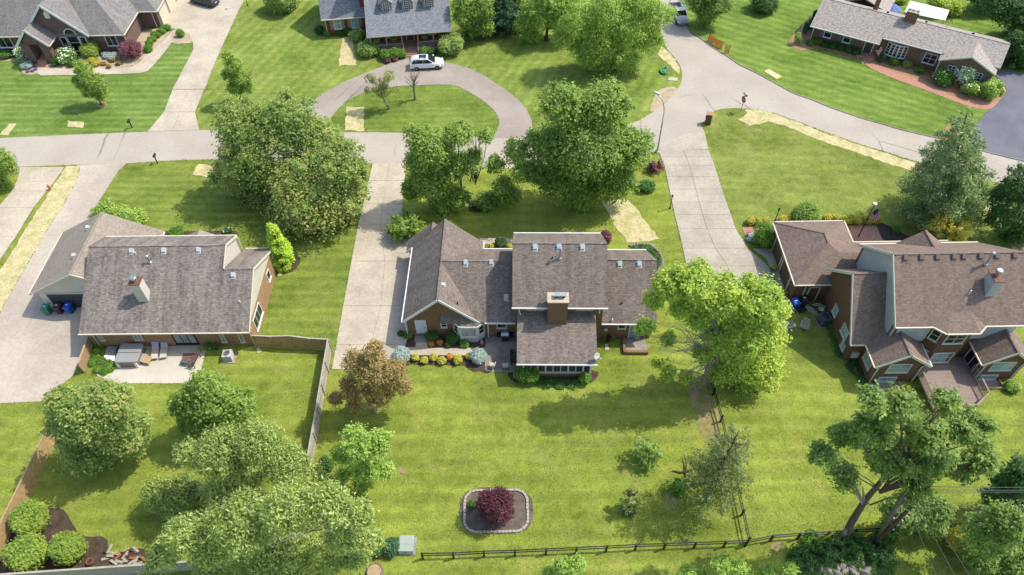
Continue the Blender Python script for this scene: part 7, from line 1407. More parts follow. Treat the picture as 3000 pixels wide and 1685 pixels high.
tree('honeylocust_tree', 'loose light green tree in the shade left of the feathery one', (1600, 118), [(1580, 30, 60), (1640, 50, 55), (1540, 60, 40), (1620, -10, 60), (1560, 95, 35), (1680, 10, 50)], 26000, 0.17, 'honey', k=70, rc=1.0, r0=0.25, droop=0.3, aspect=0.45, hang=0.3)
tree('tree', 'tall green tree beyond the top edge behind the shaded lawn', (1545, 30), [(1530, -20, 60), (1590, -40, 60), (1490, 0, 40)], 14000, 0.2, 'maple', k=40, rc=1.1)
tree('linden_tree', 'round dark green tree beside the silver pickup', (2066, 76), [(2075, 15, 48), (2040, 0, 36), (2110, 10, 40), (2070, 45, 36), (2085, -25, 40)], 17000, 0.17, 'oak', k=55, rc=0.9, r0=0.2)
tree('woodland_tree', 'dark woodland tree at the far top right corner', (2985, 110), [(2960, 20, 60), (3000, 50, 60), (2920, 0, 50), (2990, 100, 45)], 20000, 0.2, 'dark', k=60, rc=1.2)
tree('woodland_tree', 'dark woodland tree right of the ranch roof end', (3000, 190), [(2985, 130, 50), (3010, 160, 50), (2990, 180, 40)], 12000, 0.18, 'dark', k=40, rc=1.0)
tree('woodland_tree', 'dark woodland tree at the top edge left of the corner one', (2915, 30), [(2890, -20, 50), (2930, -10, 50), (2920, 25, 35)], 12000, 0.2, 'dark', k=40, rc=1.1)
tree('garden_tree', 'yellow-green garden tree behind the white patio cover', (2790, 42), [(2760, 12, 28), (2795, 25, 28), (2740, 0, 26), (2800, 50, 20)], 9000, 0.16, 'lime', k=35, rc=0.8)
tree('garden_tree', 'small yellow-green tree behind the blue parasol', (2615, 8), [(2640, -2, 22), (2610, -8, 22)], 5000, 0.16, 'lime', k=20, rc=0.8)
# ---------------- young trees in front lawns
tree('young_tree', 'young bright green tree in a bark ring on the upper left lawn', (297, 306), [(250, 215, 34), (235, 195, 22), (280, 240, 32), (265, 265, 26), (300, 265, 18), (225, 235, 18), (290, 285, 14), (240, 250, 18)], 8500, 0.13, 'maple_l', k=55, rc=0.5, r0=0.08, droop=0.2)
tree('young_tree', 'young bright green tree right of the upper left drive', (706, 300), [(685, 190, 32), (670, 165, 20), (705, 225, 34), (690, 255, 30), (725, 250, 24), (665, 220, 20)], 9000, 0.14, 'maple_l', k=55, rc=0.55, r0=0.09)
tree('young_tree', 'thin yellowish half-bare tree on the drive island', (1140, 320), [(1110, 250, 32), (1085, 230, 22), (1135, 225, 26), (1120, 275, 24), (1080, 265, 16), (1155, 260, 16)], 3600, 0.11, 'sparse', 'barkg', k=45, rc=0.45, r0=0.1, lv=45, shell=0.3, fill=0)
p = G(1217, 292); t = thing('dead_tree', 'small dead leafless tree on the drive island', 'tree', p); q = MB(); q.path([Vector((0, 0, -.1)), Vector((0, 0, 1.5)), Vector((.1, 0, 2.6))], [.2, .17, .13], 8)
for k in range(16):
    s = Vector((.05, 0, random.uniform(1.6, 2.7))); a = random.uniform(0, 6.28); e = s + Vector((math.cos(a) * random.uniform(.5, 1.3), math.sin(a) * .8, random.uniform(.5, 2.6))); q.path([s, s.lerp(e, .5) + Vector((random.uniform(-.15, .15), 0, .1)), e], [.06, .04, .012], 5)
    for j in range(3): s2 = s.lerp(e, random.uniform(.4, .9)); q.path([s2, s2 + Vector((random.uniform(-.4, .4), random.uniform(-.3, .3), random.uniform(.1, .6)))], [.02, .006], 4)
q.build('trunk', M['barkg'], t, fix=False)
tree('small_tree', 'small green tree on the gravel at the left edge beside the road', (12, 545), [(5, 470, 45), (-15, 500, 45), (30, 490, 25), (0, 540, 40)], 10000, 0.13, 'maple_l', k=40, rc=0.6, r0=0.1)
tree('sapling', 'tiny light sapling at the left end of the ranch bed', (2341, 128), [(2338, 105, 11), (2340, 116, 9)], 900, 0.1, 'honey', k=8, rc=0.35, r0=0.04)
# ---------------- back-lawn small trees and bushes
shrub('rose_tree', 'small yellow-green round tree alone on the back lawn', (1895, 1345), 38, 3600, 'vib', 0.1, 1.5, 8, 'tree', shell=0.4)
shrub('tall_shrub', 'straggly dark green shrub standing on the back lawn', (1845, 1490), 26, 1500, 'sparse', 0.1, 2.6, 6, shell=0.2)
shrub('low_shrub', 'small dark bush at the foot of the straggly shrub', (1838, 1500), 18, 1200, 'dark', 0.1, 1.0, 5)
shrub('sapling', 'small bright green sapling left of the sparse pine', (1985, 1440), 22, 1300, 'box', 0.1, 1.5, 5, 'sapling', shell=0.4)
shrub('evergreen_bush', 'dark round evergreen bush beside the slender tree', (958, 1378), 26, 2600, 'dark', 0.08, 1.3, 6)
shrub('evergreen_bush', 'dark green bush touching the utility box', (1150, 1610), 27, 3000, 'spruce', 0.08, 1.0, 7, group='bushes beside the utility box'); shrub('evergreen_bush', 'smaller dark bush left of the utility box bush', (1108, 1620), 20, 1800, 'dark', 0.08, 1.0, 6, group='bushes beside the utility box')
shrub('japanese_maple', 'round dark red maple inside the block ring', (1455, 1510), 58, 12000, 'red', 0.1, 1.35, 16, 'tree', droop=0.45, rc=0.42, aspect=0.35, shell=0.8)
shrub('small_plant', 'small green plant left of the red maple in the ring', (1383, 1482), 13, 700, 'ivy', 0.08, 0.8, 4, 'plant')
for k, (x, y, r, lb) in enumerate(((110, 1535, 54, 'uppermost of the three golden green shrubs by the bottom left fence'), (103, 1640, 60, 'lower left of the three golden green shrubs by the bottom left fence'), (218, 1622, 52, 'lower right of the three golden green shrubs by the bottom left fence'))): shrub('golden_shrub', lb, (x, y), r, 9500, 'boxy', 0.1, 1.05, 12, group='three golden green shrubs', shell=0.8, rc=0.4)
# bottom right thicket
tree('leafy_tree', 'bushy grey-green tree at the bottom right edge', (2930, 1650), [(2900, 1560, 85), (2960, 1530, 75), (2870, 1620, 60), (2990, 1620, 90), (2930, 1660, 80)], 22000, 0.15, 'oak', k=70, rc=0.8, r0=0.2)
tree('leafy_tree', 'dark leafy tree behind the lines at the right edge', (2985, 1500), [(2960, 1420, 50), (3000, 1390, 60), (2920, 1460, 45), (2990, 1460, 60)], 14000, 0.15, 'dark', k=55, rc=0.75, r0=0.18)
tree('leafy_tree', 'dark leafy tree right behind the utility poles', (2690, 1560), [(2680, 1500, 60), (2630, 1490, 50), (2730, 1530, 50), (2620, 1540, 45), (2750, 1490, 45)], 14000, 0.15, 'oak', k=55, rc=0.75, r0=0.18)
shrub('round_bush', 'round yellow-green bush in the grass under the lines', (2800, 1598), 42, 4200, 'goldmix', 0.1, 1.2, 8)
for k, (x, y, r, lf) in enumerate(((2380, 1590, 26, 'box'), (2430, 1615, 40, 'ivy'), (2490, 1600, 34, 'ivy'), (2560, 1620, 40, 'dark'), (2340, 1640, 30, 'ivy'), (2590, 1570, 28, 'ivy'))): shrub('wild_bush', ['low bush at the left end of the ivy below the oak', 'broad ivy bush left of the oak trunk', 'ivy bush hugging the oak trunk', 'dark bush at the foot of the utility poles', 'ivy bush above the stone heap', 'ivy bush behind the utility poles'][k], (x, y), r, 3200, lf, 0.1, 0.7, 8, group='wild bushes round the oak and poles', shell=0.5)
iv = [((*G(x, y).xy, 0.08), 1.3, 0.9, 0.22) for x, y in [(2360, 1640), (2400, 1660), (2440, 1640), (2480, 1660), (2520, 1640), (2560, 1660), (2470, 1620), (2540, 1680), (2400, 1690), (2460, 1690), (2590, 1640), (2580, 1690), (2340, 1670)]]
t = leaves('ivy_ground_cover', iv, 14000, 0.09, LF['ivy'], None, (0, 0, 0), up=1.2, shell=0.1); tag(t, 'ivy covering the ground below the oak and poles', 'ivy', kind='stuff')
tree('sapling', 'pale feathery young tree rising at the bottom edge under the rail fence', (1655, 1730), [(1650, 1660, 34), (1690, 1655, 28), (1610, 1680, 26), (1660, 1690, 34)], 5500, 0.11, 'honey', 'barkg', k=40, rc=0.5, r0=0.07, shell=0.25, droop=0.3, fill=0); tree('sapling', 'pale feathery young tree at the bottom edge below the fence corner', (2100, 1740), [(2020, 1680, 28), (2110, 1660, 32), (2160, 1670, 32), (2060, 1690, 30), (2190, 1690, 22)], 6000, 0.11, 'honey', 'barkg', k=45, rc=0.5, r0=0.07, shell=0.25, droop=0.3, fill=0)
tree('sapling', 'pale feathery young tree left of the stone heap at the bottom edge', (2270, 1730), [(2260, 1680, 26), (2310, 1670, 24), (2230, 1690, 20)], 3600, 0.11, 'honey', 'barkg', k=30, rc=0.5, r0=0.07, shell=0.25, droop=0.3, fill=0)
# ---------------- centre house beds
s5 = lambda x, y: (1150 + x / 5.565, 850 + y / 5.565)
for k, (x, y, r, lf) in enumerate(((375, 1130, 62, 'gold'), (530, 1180, 62, 'gold'), (672, 1125, 68, 'gold'), (805, 1185, 70, 'gold'), (942, 1120, 55, 'amber'), (1065, 1180, 76, 'gold'), (1240, 1105, 50, 'gold'))): shrub('barberry_shrub', ['yellow shrub at the left end of the lower row, against the blue spruce', 'yellow shrub second from the left in the lower row', 'yellow shrub third from the left in the lower row', 'yellow shrub fourth from the left in the lower row', 'orange-tinged shrub in the lower row of yellow ones', 'largest yellow shrub at the right of the lower row', 'small yellow shrub tucked behind the right blue spruce'][k], s5(x, y), r / 5.565, 1500, lf, 0.09, 1.15, 6, group='row of golden barberries', shell=0.5)
for k, (x, y) in enumerate(((165, 1120), (1395, 1130))): shrub('globe_spruce', ['round blue spruce bush under the bronze tree', 'round blue spruce bush beside the patio'][k], s5(x, y), 25, 4200, 'blue', 0.08, 0.95, 9, group='round blue spruces', aspect=0.4)
for k, (x, y, r) in enumerate(((645, 810, 98), (985, 830, 115))): shrub('boxwood', ['clipped dark green boxwood right of the white back door', 'clipped dark green boxwood beside the white bay window'][k], s5(x, y), r / 5.565, 3200, 'boxd', 0.06, 1.0, 3, group='clipped boxwoods', shell=0.9, rc=0.7)
for k, (x, y, r, lf, lb) in enumerate(((640, 895, 48, 'amber', 'low orange plant in front of the left boxwood'), (768, 875, 50, 'amber', 'low orange plant between the two boxwoods'), (920, 915, 60, 'ivy', 'low green plant in front of the right boxwood'), (1180, 905, 80, 'box', 'leafy green hosta at the foot of the white bay'), (265, 755, 75, 'box', 'bright green shrub left of the back door path'), (145, 725, 55, 'boxd', 'dark green shrub against the garage corner'))): shrub('garden_plant', lb, s5(x, y), r / 5.565, 1100, lf, 0.08, 0.8, 5, 'plant', group='plants in the upper mulch bed')
shrub('laurel_shrub', 'leafy green laurel at the left front corner of the screened porch', (1543, 1105), 36, 3600, 'box', 0.13, 0.9, 8); shrub('laurel_shrub', 'darker laurel pressed against the porch screens', (1538, 1090), 26, 2000, 'dark', 0.12, 1.2, 6); shrub('small_shrub', 'upright green shrub at the right end of the porch bed', (1712, 1120), 18, 1200, 'box', 0.1, 1.3, 5)
gc = [((*G(x, y).xy, 0.1), 0.55, 0.45, 0.25) for x, y in [(1585, 1122), (1605, 1120), (1625, 1124), (1645, 1122), (1665, 1124), (1685, 1122), (1600, 1130), (1640, 1132), (1675, 1132)]]; tag(leaves('ground_cover', gc, 4200, 0.08, LF['ivy'], None, (0, 0, 0), up=1.0, shell=0.2), 'leafy ground cover along the screened porch', 'ground cover', kind='stuff')
gc = [((*G(x, y).xy, 0.06), 0.5, 0.5, 0.16) for x, y in K(1450, 420, 3.146, [(0, 0)]) and [(1450 + a / 3.146, 420 + b / 3.146) for a, b in [(1290, 965), (1340, 955), (1400, 965), (1450, 995), (1490, 1040), (1510, 1090), (1500, 1140), (1440, 970), (1520, 1060)]]]; tag(leaves('ground_cover', gc, 4500, 0.07, LF['ivy'], None, (0, 0, 0), up=1.0, shell=0.1), 'ivy bed inside the curved stone edging', 'ground cover', kind='stuff')
shrub('hydrangea', 'bushy green shrub against the left end of the centre garage', (1192, 690), 45, 7000, 'maple_l', 0.13, 1.0, 10, shell=0.5); shrub('low_shrub', 'low shrub at the base of the lamp post behind the garage', (1222, 662), 22, 1500, 'ivy', 0.09, 0.7, 6)
shrub('small_shrub', 'dark green shrub between two small yellow ones in the front courtyard', (1468, 722), 18, 1500, 'dark', 0.09, 1.2, 5); shrub('small_shrub', 'small yellow shrub left of the dark one in the front courtyard', (1442, 726), 10, 500, 'gold', 0.08, 0.9, 4); shrub('small_shrub', 'small yellow shrub right of the dark one in the front courtyard', (1492, 726), 10, 500, 'gold', 0.08, 0.9, 4)
shrub('barberry_shrub', 'dark red shrub at the right rear corner of the centre roof', (1772, 706), 20, 1500, 'plum', 0.09, 1.2, 6)
shrub('smoke_bush', 'wine-brown shrub by the lamp post at the drive edge', (1915, 500), 22, 1600, 'plum', 0.1, 1.0, 6, shell=0.3); shrub('low_shrub', 'low green shrub on the lawn below the wine-brown one', (1890, 555), 26, 2000, 'ivy', 0.1, 0.6, 6)
shrub('small_shrub', 'green shrub at the right end of the centre house wall', (1935, 815), 14, 1000, 'box', 0.09, 0.9, 4)
# ---------------- left house
for k, (x, y) in enumerate(((315, 632), (365, 648), (405, 660))): shrub('yew_hedge', ['left', 'middle', 'right'][k] + ' bush of the yellow-green hedge behind the left garage', (x, y), 36, 3200, 'honey', 0.11, 0.75, 7, group='hedge behind the left garage')
shrub('low_hedge', 'low green plant in the bed behind the left roof', (520, 688), 26, 1400, 'box', 0.08, 0.5, 5); shrub('small_plant', 'dark green plant with pale blooms at the far corner bed', (668, 684), 14, 700, 'dark', 0.08, 0.9, 4, 'plant', flowers=('white', 60, 0.06))
pt, pp_ = pot((768, 885), 'white pot with green fern against the tan side wall', M['trim'], r=0.22); leaves('fern', [((0, 0, 0.55), 0.35, 0.35, 0.3)], 500, 0.09, LF['ivy'], pt, (0, 0, 0))
gp = [((*G(x, y).xy, 0.18), 0.5, 0.5, 0.3) for x, y in K(0, 0, 1, []) or [(288, 1020), (300, 1015), (282, 1050), (275, 1065), (290, 1085), (310, 1090), (325, 1080), (300, 1060), (315, 1068)]]; tag(leaves('perennial_bed', gp, 4500, 0.08, LF['box'], None, (0, 0, 0), up=0.8, shell=0.3), 'leafy perennials between the wooden screen and the hot tub', 'plants', kind='stuff'); shrub('golden_plant', 'bright yellow-green plant in the bed beside the wooden screen', (286, 1034), 12, 600, 'boxy', 0.08, 0.8, 4, 'plant')
for k, (x, y, lb) in enumerate(((615, 1020, 'white pot with a leafy plant at the patio corner'), (635, 1022, 'dark pot with a small plant against the tan brick wall'), (597, 1030, 'pot with a yellow-green plant on the left patio'))): pt, pp_ = pot((x, y), lb, [M['trim'], M['plastic'], M['stone']][k], r=0.2, z=0.05 if k == 2 else 0); leaves('plant', [((0, 0, 0.5), 0.28, 0.28, 0.25)], 320, 0.08, LF[['ivy', 'dark', 'boxy'][k]], pt, (0, 0, 0))
# ---------------- right house
for k in range(5):
    x, y = [(2197, 655), (2220, 656), (2244, 656), (2292, 652), (2304, 650)][k]; shrub('gold_hedge', 'gold hedge bush left of the taupe garage roof, %s from the left' % ['first', 'second', 'third', 'fourth', 'fifth'][k], (x, y), 15, 1100, 'goldmix', 0.09, 0.9, 5, group='gold hedge behind the right garage')
for k in range(7):
    x = [2420, 2445, 2468, 2486, 2506, 2535, 2560][k]; shrub('gold_hedge', 'gold hedge bush right of the taupe garage roof, %s from the left' % ['first', 'second', 'third', 'fourth', 'fifth', 'sixth', 'seventh'][k], (x, 652 - (k < 2) * 4), 16, 1200, 'goldmix', 0.09, 0.95, 5, group='gold hedge behind the right garage')
shrub('leafy_shrub', 'bright green rounded shrub in the gold hedge line', (2357, 650), 42, 5500, 'maple_l', 0.11, 0.9, 9); shrub('yew_shrub', 'clipped green yew at the corner of the right garage', (2240, 710), 32, 6000, 'box', 0.07, 0.95, 4, shell=0.88, rc=0.7, asp=1.4)
for k, (x, y, r, lf) in enumerate(((2201, 695, 11, 'white'), (2193, 706, 9, 'blue'), (2212, 712, 12, 'vib'), (2222, 703, 10, 'ivy'))): shrub('small_plant', ['pale grassy plant by the brick walk', 'silvery plant at the drive edge', 'light green plant beside the clipped yew', 'dark green plant between the pale ones'][k], (x, y), r, 500, lf, 0.07, 0.9, 4, 'plant', group='small plants beside the clipped yew')
shrub('spirea_shrub', 'loose yellow-green shrub behind the right house roof', (2757, 710), 58, 8500, 'goldmix', 0.12, 1.1, 12, shell=0.5); shrub('small_shrub', 'small green shrub on the black mulch behind the right house', (2622, 680), 12, 700, 'box', 0.08, 1.2, 4)
for k, (x, y, col_) in enumerate(((2265, 790, 'gold'), (2292, 862, 'gold'))): pt, pp_ = pot((x, y), ['dark bowl of yellow flowers in front of the garage doors', 'dark pot of yellow flowers near the empty pot'][k], M['plastic'], r=0.3, h=0.3, z=0.06); leaves('flowers', [((0, 0, 0.38), 0.36, 0.36, 0.2)], 600, 0.07, LF['gold'], pt, (0, 0, 0), up=1.0)
gp = [((*G(x, y).xy, 0.1), 0.45, 0.6, 0.22) for x, y in [(2432, 960), (2440, 985), (2448, 1010), (2456, 1035), (2490, 1075), (2510, 1090), (2525, 1110), (2500, 1060)]]; tag(leaves('ground_cover', gp, 3600, 0.08, LF['ivy'], None, (0, 0, 0), up=0.9, shell=0.2), 'rough weeds along the foot of the right brick wall', 'ground cover', kind='stuff')
shrub('peony', 'small plant with pink blooms by the right bay corner', (2502, 1090), 10, 400, 'dark', 0.07, 0.9, 3, 'plant', flowers=('plum', 30, 0.07)); shrub('juniper', 'small blue-green bush below the left bay window', (2560, 1145), 16, 1200, 'blue', 0.07, 0.8, 5); shrub('small_shrub', 'small yellow-green bush in the grass below the left bay', (2536, 1138), 9, 400, 'boxy', 0.07, 0.8, 3); shrub('small_shrub', 'leafy bush at the right edge beyond the window well', (2960, 1140), 24, 1800, 'honey', 0.09, 0.7, 6)
# ---------------- upper left house garden
s1 = lambda x, y: (x / 4.954, y / 4.954)
for k, (x, y, r, lf, hf, fl, lb) in enumerate((
    (1360, 810, 130, 'boxy', 0.9, None, 'lime green rounded shrub under the front window'), (1440, 760, 70, 'box', 1.2, None, 'dark green shrub behind the lime one'), (1000, 880, 150, 'box', 0.75, ('white', 420, 0.09), 'wide hydrangea covered in white blooms'), (350, 860, 90, 'vib', 1.2, ('white', 260, 0.09), 'white flowering shrub left of the porch pier'),
    (410, 985, 85, 'blue', 0.6, None, 'low blue juniper at the left end of the walk'), (1560, 830, 75, 'blue', 0.55, None, 'low blue juniper below the two-pane window'), (1645, 850, 80, 'blue', 0.55, None, 'low blue juniper nearer the red maple'), (1740, 810, 30, 'blue', 0.7, None, 'small blue juniper tucked by the red maple'),
    (1940, 830, 165, 'plum', 0.95, None, 'spreading dark red weeping maple'), (825, 950, 60, 'boxd', 1.2, None, 'upright green shrub right of the porch steps'), (1050, 960, 60, 'boxd', 0.8, None, 'round green bush left of the young tree'), (1150, 910, 50, 'boxd', 0.8, None, 'round green bush behind the young tree'), (1250, 950, 55, 'goldmix', 0.8, None, 'round olive bush behind the young tree top'),
    (1360, 905, 55, 'goldmix', 0.8, None, 'round olive bush left of the pair by the roses'), (1415, 950, 58, 'goldmix', 0.8, None, 'round olive bush nearest the roses'),
    (100, 820, 110, 'ivy', 0.5, None, 'loose green plants under the left window'))): shrub('weeping_maple' if lf == 'plum' else ('juniper' if lf == 'blue' else 'garden_shrub'), lb, s1(x, y), r / 4.954, 3200 if r > 100 else 1500, lf, 0.11 if r > 100 else 0.09, hf, 8 if r > 100 else 5, group='shrubs in the upper left garden', flowers=fl)
for k, (x, y, r) in enumerate(((2425, 440, 66), (2350, 490, 62), (2270, 545, 66), (2220, 600, 60), (2180, 660, 62), (2165, 745, 72))): shrub('spirea_hedge', 'clipped green bush in the curved row beside the walk, %s from the garage' % ['first', 'second', 'third', 'fourth', 'fifth', 'sixth'][k], s1(x, y), r / 4.954, 2000, 'box', 0.08, 0.8, 5, group='curved row of clipped bushes', shell=0.85)
for k, (x, y) in enumerate(((1520, 945), (1590, 985), (1640, 900), (1735, 940), (1730, 880))): shrub('rose_bush', 'coral red rose bush in the gravel, %s from the left' % ['first', 'second', 'third', 'fifth', 'fourth'][k], s1(x, y), 8, 450, 'box', 0.08, 0.9, 4, group='coral rose bushes', flowers=('orangef', 110, 0.07))
for k, (x, y) in enumerate(((410, 1050), (475, 1040), (520, 1015))): shrub('heuchera', 'small purple plant in the edged bed, %s one' % ['left', 'middle', 'right'][k], s1(x, y), 6, 300, 'violet', 0.07, 0.6, 3, 'plant', group='purple bedding plants')
shrub('small_shrub', 'lone green shrub on gravel where the walk meets the drive', (532, 108), 13, 900, 'box', 0.09, 1.1, 4)
for k, (x, y, lb) in enumerate(((122, 150, 'blue pot of violet flowers beside the porch door'), (167, 152, 'blue pot of violet flowers beside the arched window'))): pt, pp_ = pot((x, y), lb, M['navy'], r=0.3, h=0.6, z=0.5 if k == 0 else 0.0); leaves('flowers', [((0, 0, 0.75), 0.35, 0.35, 0.25)], 420, 0.08, leaf('blossom_lilac%d' % k, ['#8d7fb8', '#a99fd0']), pt, (0, 0, 0))
shrub('viburnum', 'large round yellow-green shrub on the lawn at the top edge', (832, 28), 52, 9000, 'vib', 0.15, 0.85, 12)
# ---------------- red brick house garden
s2 = lambda x, y: (900 + x / 5.367, y / 5.367)
for k, (x, y, r, lf, n, lb) in enumerate(((800, 620, 120, 'vib', 5500, 'tall grey-green viburnum against the left porch corner'), (960, 860, 165, 'vib', 7500, 'large grey-green viburnum in front of the left porch'), (2260, 830, 205, 'vib', 9000, 'large round grey-green viburnum at the right end of the porch'), (2420, 720, 110, 'dark', 3500, 'dark shrub behind the right viburnum'),
    (1250, 920, 105, 'box', 2600, 'left bush of the clipped hedge below the porch'), (1370, 915, 110, 'box', 2600, 'middle bush of the clipped hedge below the porch'), (1480, 900, 95, 'box', 2400, 'right bush of the clipped hedge below the porch'), (1850, 860, 90, 'box', 2200, 'clipped bush right of the porch steps'), (1960, 860, 80, 'boxd', 1800, 'dark clipped bush next to the right viburnum'),
    (320, 560, 62, 'box', 1400, 'small round bush at the red brick corner'), (200, 520, 85, 'boxd', 1800, 'dark shrub in the shade of the red brick wing'), (520, 550, 70, 'boxd', 1600, 'left dark bush under the shuttered windows'), (640, 545, 75, 'boxd', 1600, 'right dark bush under the shuttered windows'), (1270, 985, 50, 'plum', 900, 'dark plum bush below the hedge, left one'), (1390, 955, 50, 'plum', 900, 'dark plum bush below the hedge, right one'))): shrub('viburnum' if lf == 'vib' else 'garden_shrub', lb, s2(x, y), r / 5.367, n, lf, 0.13 if lf == 'vib' else 0.1, 0.85, 10 if r > 100 else 6, group='shrubs round the red brick house')
for k, x in enumerate((1.3, 3.6, 7.9, 10.2)): p = E_.W((x, 0.7, 1.9)); t = thing('hanging_fern', 'hanging fern basket in the porch opening, %s from the left' % ['first', 'second', 'third', 'fourth'][k], 'fern', p, 0, 'hanging ferns on the porch'); MB().lathe((0, 0, -0.1), [(0.1, 0), (0.2, 0.15)], 10).build('basket', M['bark'], t); MB().tube((0, 0, 0.05), (0, 0, 0.75), 0.01, n=4).build('hanger', M['black'], t); leaves('fronds', [((0, 0, 0.1), 0.42, 0.42, 0.3)], 420, 0.12, LF['box'], t, (0, 0, 0), droop=0.5)
# ---------------- ranch garden
s3 = lambda x, y: (2300 + x / 6.133, y / 6.133)
for k, (x, y, r) in enumerate(((455, 800, 80), (575, 790, 70), (705, 830, 75), (865, 860, 85), (1010, 895, 80), (1130, 925, 78), (1270, 975, 85))): shrub('yew_hedge', 'clipped yew under the ranch windows, %s from the left' % ['first', 'second', 'third', 'fourth', 'fifth', 'sixth', 'seventh'][k], s3(x, y), r / 6.133, 1800, 'boxd' if k > 1 else 'box', 0.09, 0.75, 4, group='row of clipped yews', shell=0.88)
for k, (x, y, r, lf, hf, lb) in enumerate(((1710, 1110, 62, 'spruce', 1.6, 'little dark pointed spruce below the bow window'), (1940, 1160, 92, 'box', 0.8, 'round clipped bush below the bow window'), (2180, 1200, 85, 'vib', 0.8, 'loose round bush right of the clipped one'), (2405, 1300, 82, 'box', 0.75, 'round clipped bush nearest the gable end'))): shrub('small_spruce' if lf == 'spruce' else 'garden_shrub', lb, s3(x, y), r / 6.133, 1700, lf, 0.09, hf, 5, group='bushes in the tan ranch bed')
for k, (x, y) in enumerate(((345, 600), (430, 520), (500, 380))): shrub('arborvitae', 'dark narrow evergreen at the ranch left wall, %s from the front' % ['first', 'second', 'third'][k], s3(x, y), 8, 1300, 'spruce', 0.1, 2.6, 4, group='narrow evergreens at the ranch wall')
s4 = lambda x, y: (2640 + x / 4.522, y / 4.522)
shrub('rhododendron', 'round dark green bush with few blooms before the gable', s4(525, 1110), 28, 4200, 'box', 0.11, 0.95, 8, flowers=('white', 60, 0.09)); shrub('dogwood', 'white flowering shrub before the ranch gable windows', s4(790, 1110), 30, 4000, 'vib', 0.11, 1.3, 10, flowers=('white', 1500, 0.11)); shrub('viburnum', 'bright green bush under the white flowering shrub', s4(900, 1240), 26, 3200, 'boxy', 0.11, 0.9, 8, flowers=('white', 90, 0.09)); shrub('burning_bush', 'tall feathery green bush near the dark drive', s4(1130, 1290), 28, 4200, 'honey', 0.11, 1.2, 9); shrub('daylily', 'orange-yellow flowering clump beside the dark drive', s4(1290, 1240), 15, 900, 'box', 0.09, 0.9, 5, flowers=('yellowf', 260, 0.08)); shrub('planter_shrub', 'grassy plant in the timber planter by the ranch steps', s4(1450, 900), 12, 700, 'vib', 0.09, 0.8, 4, 'plant')
shrub('rough_bush', 'dark shrub on the far lawn at the top edge', (2232, 30), 40, 5000, 'dark', 0.14, 0.8, 9); shrub('small_shrub', 'small dark shrub in the bed beside the far right mailbox', (2790, 398), 9, 500, 'dark', 0.08, 1.2, 4)
# ================================================================== grass standing up out of the lawns
LF['grass'] = leaf('grass_blades', ['#4c6218', '#5a7020', '#687c2a', '#748434'], 0.3)
def inside(x, y, poly):
    c = np.zeros(len(x), bool); n = len(poly)
    for i in range(n):
        (x0, y0), (x1, y1) = poly[i], poly[(i + 1) % n]
        if y0 != y1: c ^= ((y0 > y) != (y1 > y)) & (x < (x1 - x0) * (y - y0) / (y1 - y0) + x0)
    return c
FOOT = []
for hs in (A, B, Cc, D, E_, Fh):
    for o in hs.root.children:
        if o.name.startswith(('roof', 'porch_roof', 'deck')):
            q = [hs.W(v.co) for v in o.data.vertices]; xs = [v.x for v in q]; ys = [v.y for v in q]
            if hs not in (E_, Fh): FOOT.append([(min(xs) + .3, min(ys) + .3), (max(xs) - .3, min(ys) + .3), (max(xs) - .3, max(ys) - .3), (min(xs) + .3, max(ys) - .3)])
n = 90000
rows = NP.random(n) ** 0.8 * 1900 - 60; cols = NP.random(n) * 3200 - 100
gx, gy = np.zeros(n), np.zeros(n)
yy = (842.5 - rows) / FOC; xx = (cols - 1500) / FOC; xr = xx * CR - yy * SR; yr = xx * SR + yy * CR; tz = -CAMH / (-ST + yr * CT); gx = xr * tz; gy = (CT + yr * ST) * tz
bad = gy > 118
for P in PAVED + FOOT: bad |= inside(gx, gy, P)
gx, gy = gx[~bad], gy[~bad]; m_ = len(gx)
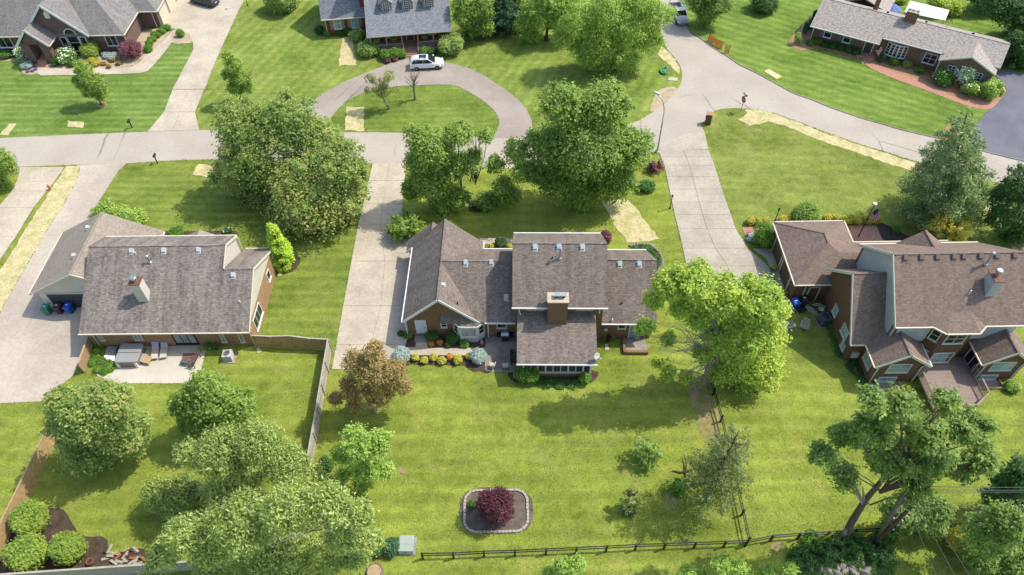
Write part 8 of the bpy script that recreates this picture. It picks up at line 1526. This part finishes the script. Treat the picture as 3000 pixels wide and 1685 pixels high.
# tufts along paving edges
ex, ey = [], []
for P in PAVED:
    for (x0, y0), (x1, y1) in zip(P, P[1:] + P[:1]):
        L0 = math.hypot(x1 - x0, y1 - y0)
        if L0 < 40 and abs(x0) < 75 and 14 < y0 < 112:
            for k in range(int(L0 * 5)): f = random.random(); ex.append(x0 + (x1 - x0) * f + random.gauss(0, .05)); ey.append(y0 + (y1 - y0) * f + random.gauss(0, .05))
ex, ey = np.array(ex), np.array(ey); keep = np.zeros(len(ex), bool)
for dx, dy in ((.3, 0), (-.3, 0), (0, .35), (0, -.35)):                       # only where one side really is lawn
    z = np.zeros(len(ex), bool)
    for P in PAVED + FOOT: z |= inside(ex + dx, ey + dy, P)
    keep |= ~z
ex, ey = ex[keep], ey[keep]
def turf(name, x, y, size, label, h, m='grass', asp=0.6, cat='grass'):
    n = len(x); pos = np.stack([x, y, np.full(n, h)], 1); d = NP.normal(size=(n, 3)) * 0.5 + np.array([0, 0, 0.75]); d /= np.linalg.norm(d, axis=1)[:, None]
    tg = np.cross(d, NP.normal(size=(n, 3))); tg /= np.linalg.norm(tg, axis=1)[:, None]; bt = np.cross(d, tg); s = (size * (0.5 + NP.random(n)))[:, None]
    v = np.stack([pos - tg * s, pos + bt * s * asp, pos + tg * s, pos - bt * s * asp], 1).reshape(-1, 3)
    me = bpy.data.meshes.new(name); me.vertices.add(4 * n); me.vertices.foreach_set('co', v.ravel()); me.loops.add(4 * n); me.loops.foreach_set('vertex_index', np.arange(4 * n, dtype=np.int32))
    me.polygons.add(n); me.polygons.foreach_set('loop_start', np.arange(0, 4 * n, 4, dtype=np.int32)); me.polygons.foreach_set('loop_total', np.full(n, 4, dtype=np.int32))
    me.attributes.new('tint', 'FLOAT', 'FACE').data.foreach_set('value', NP.random(n).astype(np.float32)); me.materials.append(LF[m]); me.update(calc_edges=True)
    o = bpy.data.objects.new(name, me); COL.objects.link(o); tag(o, label, cat, kind='stuff')
turf('grass_tufts', gx, gy, 0.045, 'short grass tufts standing in the mown lawns', 0.025); turf('grass_edging', ex, ey, 0.065, 'grass growing over the edges of drives and roads', 0.06)
LF['strawb'] = leaf('straw_strands', ['#8f8258', '#a89a70', '#b8ac84'], 0.2); sx, sy = [], []
for P in STRAW:
    xs, ys = np.array([p[0] for p in P]), np.array([p[1] for p in P]); k = int((xs.max() - xs.min() + 1) * (ys.max() - ys.min() + 1) * 16)
    if k > 60000: k = 60000
    x, y = NP.uniform(xs.min() - .3, xs.max() + .3, k), NP.uniform(ys.min() - .3, ys.max() + .3, k); z = inside(x + NP.normal(size=k) * .16, y + NP.normal(size=k) * .16, P); sx.append(x[z]); sy.append(y[z])
turf('loose_straw', np.concatenate(sx), np.concatenate(sy), 0.11, 'loose straw strands strewn over the seeded strips', 0.05, 'strawb', 0.16, 'straw')
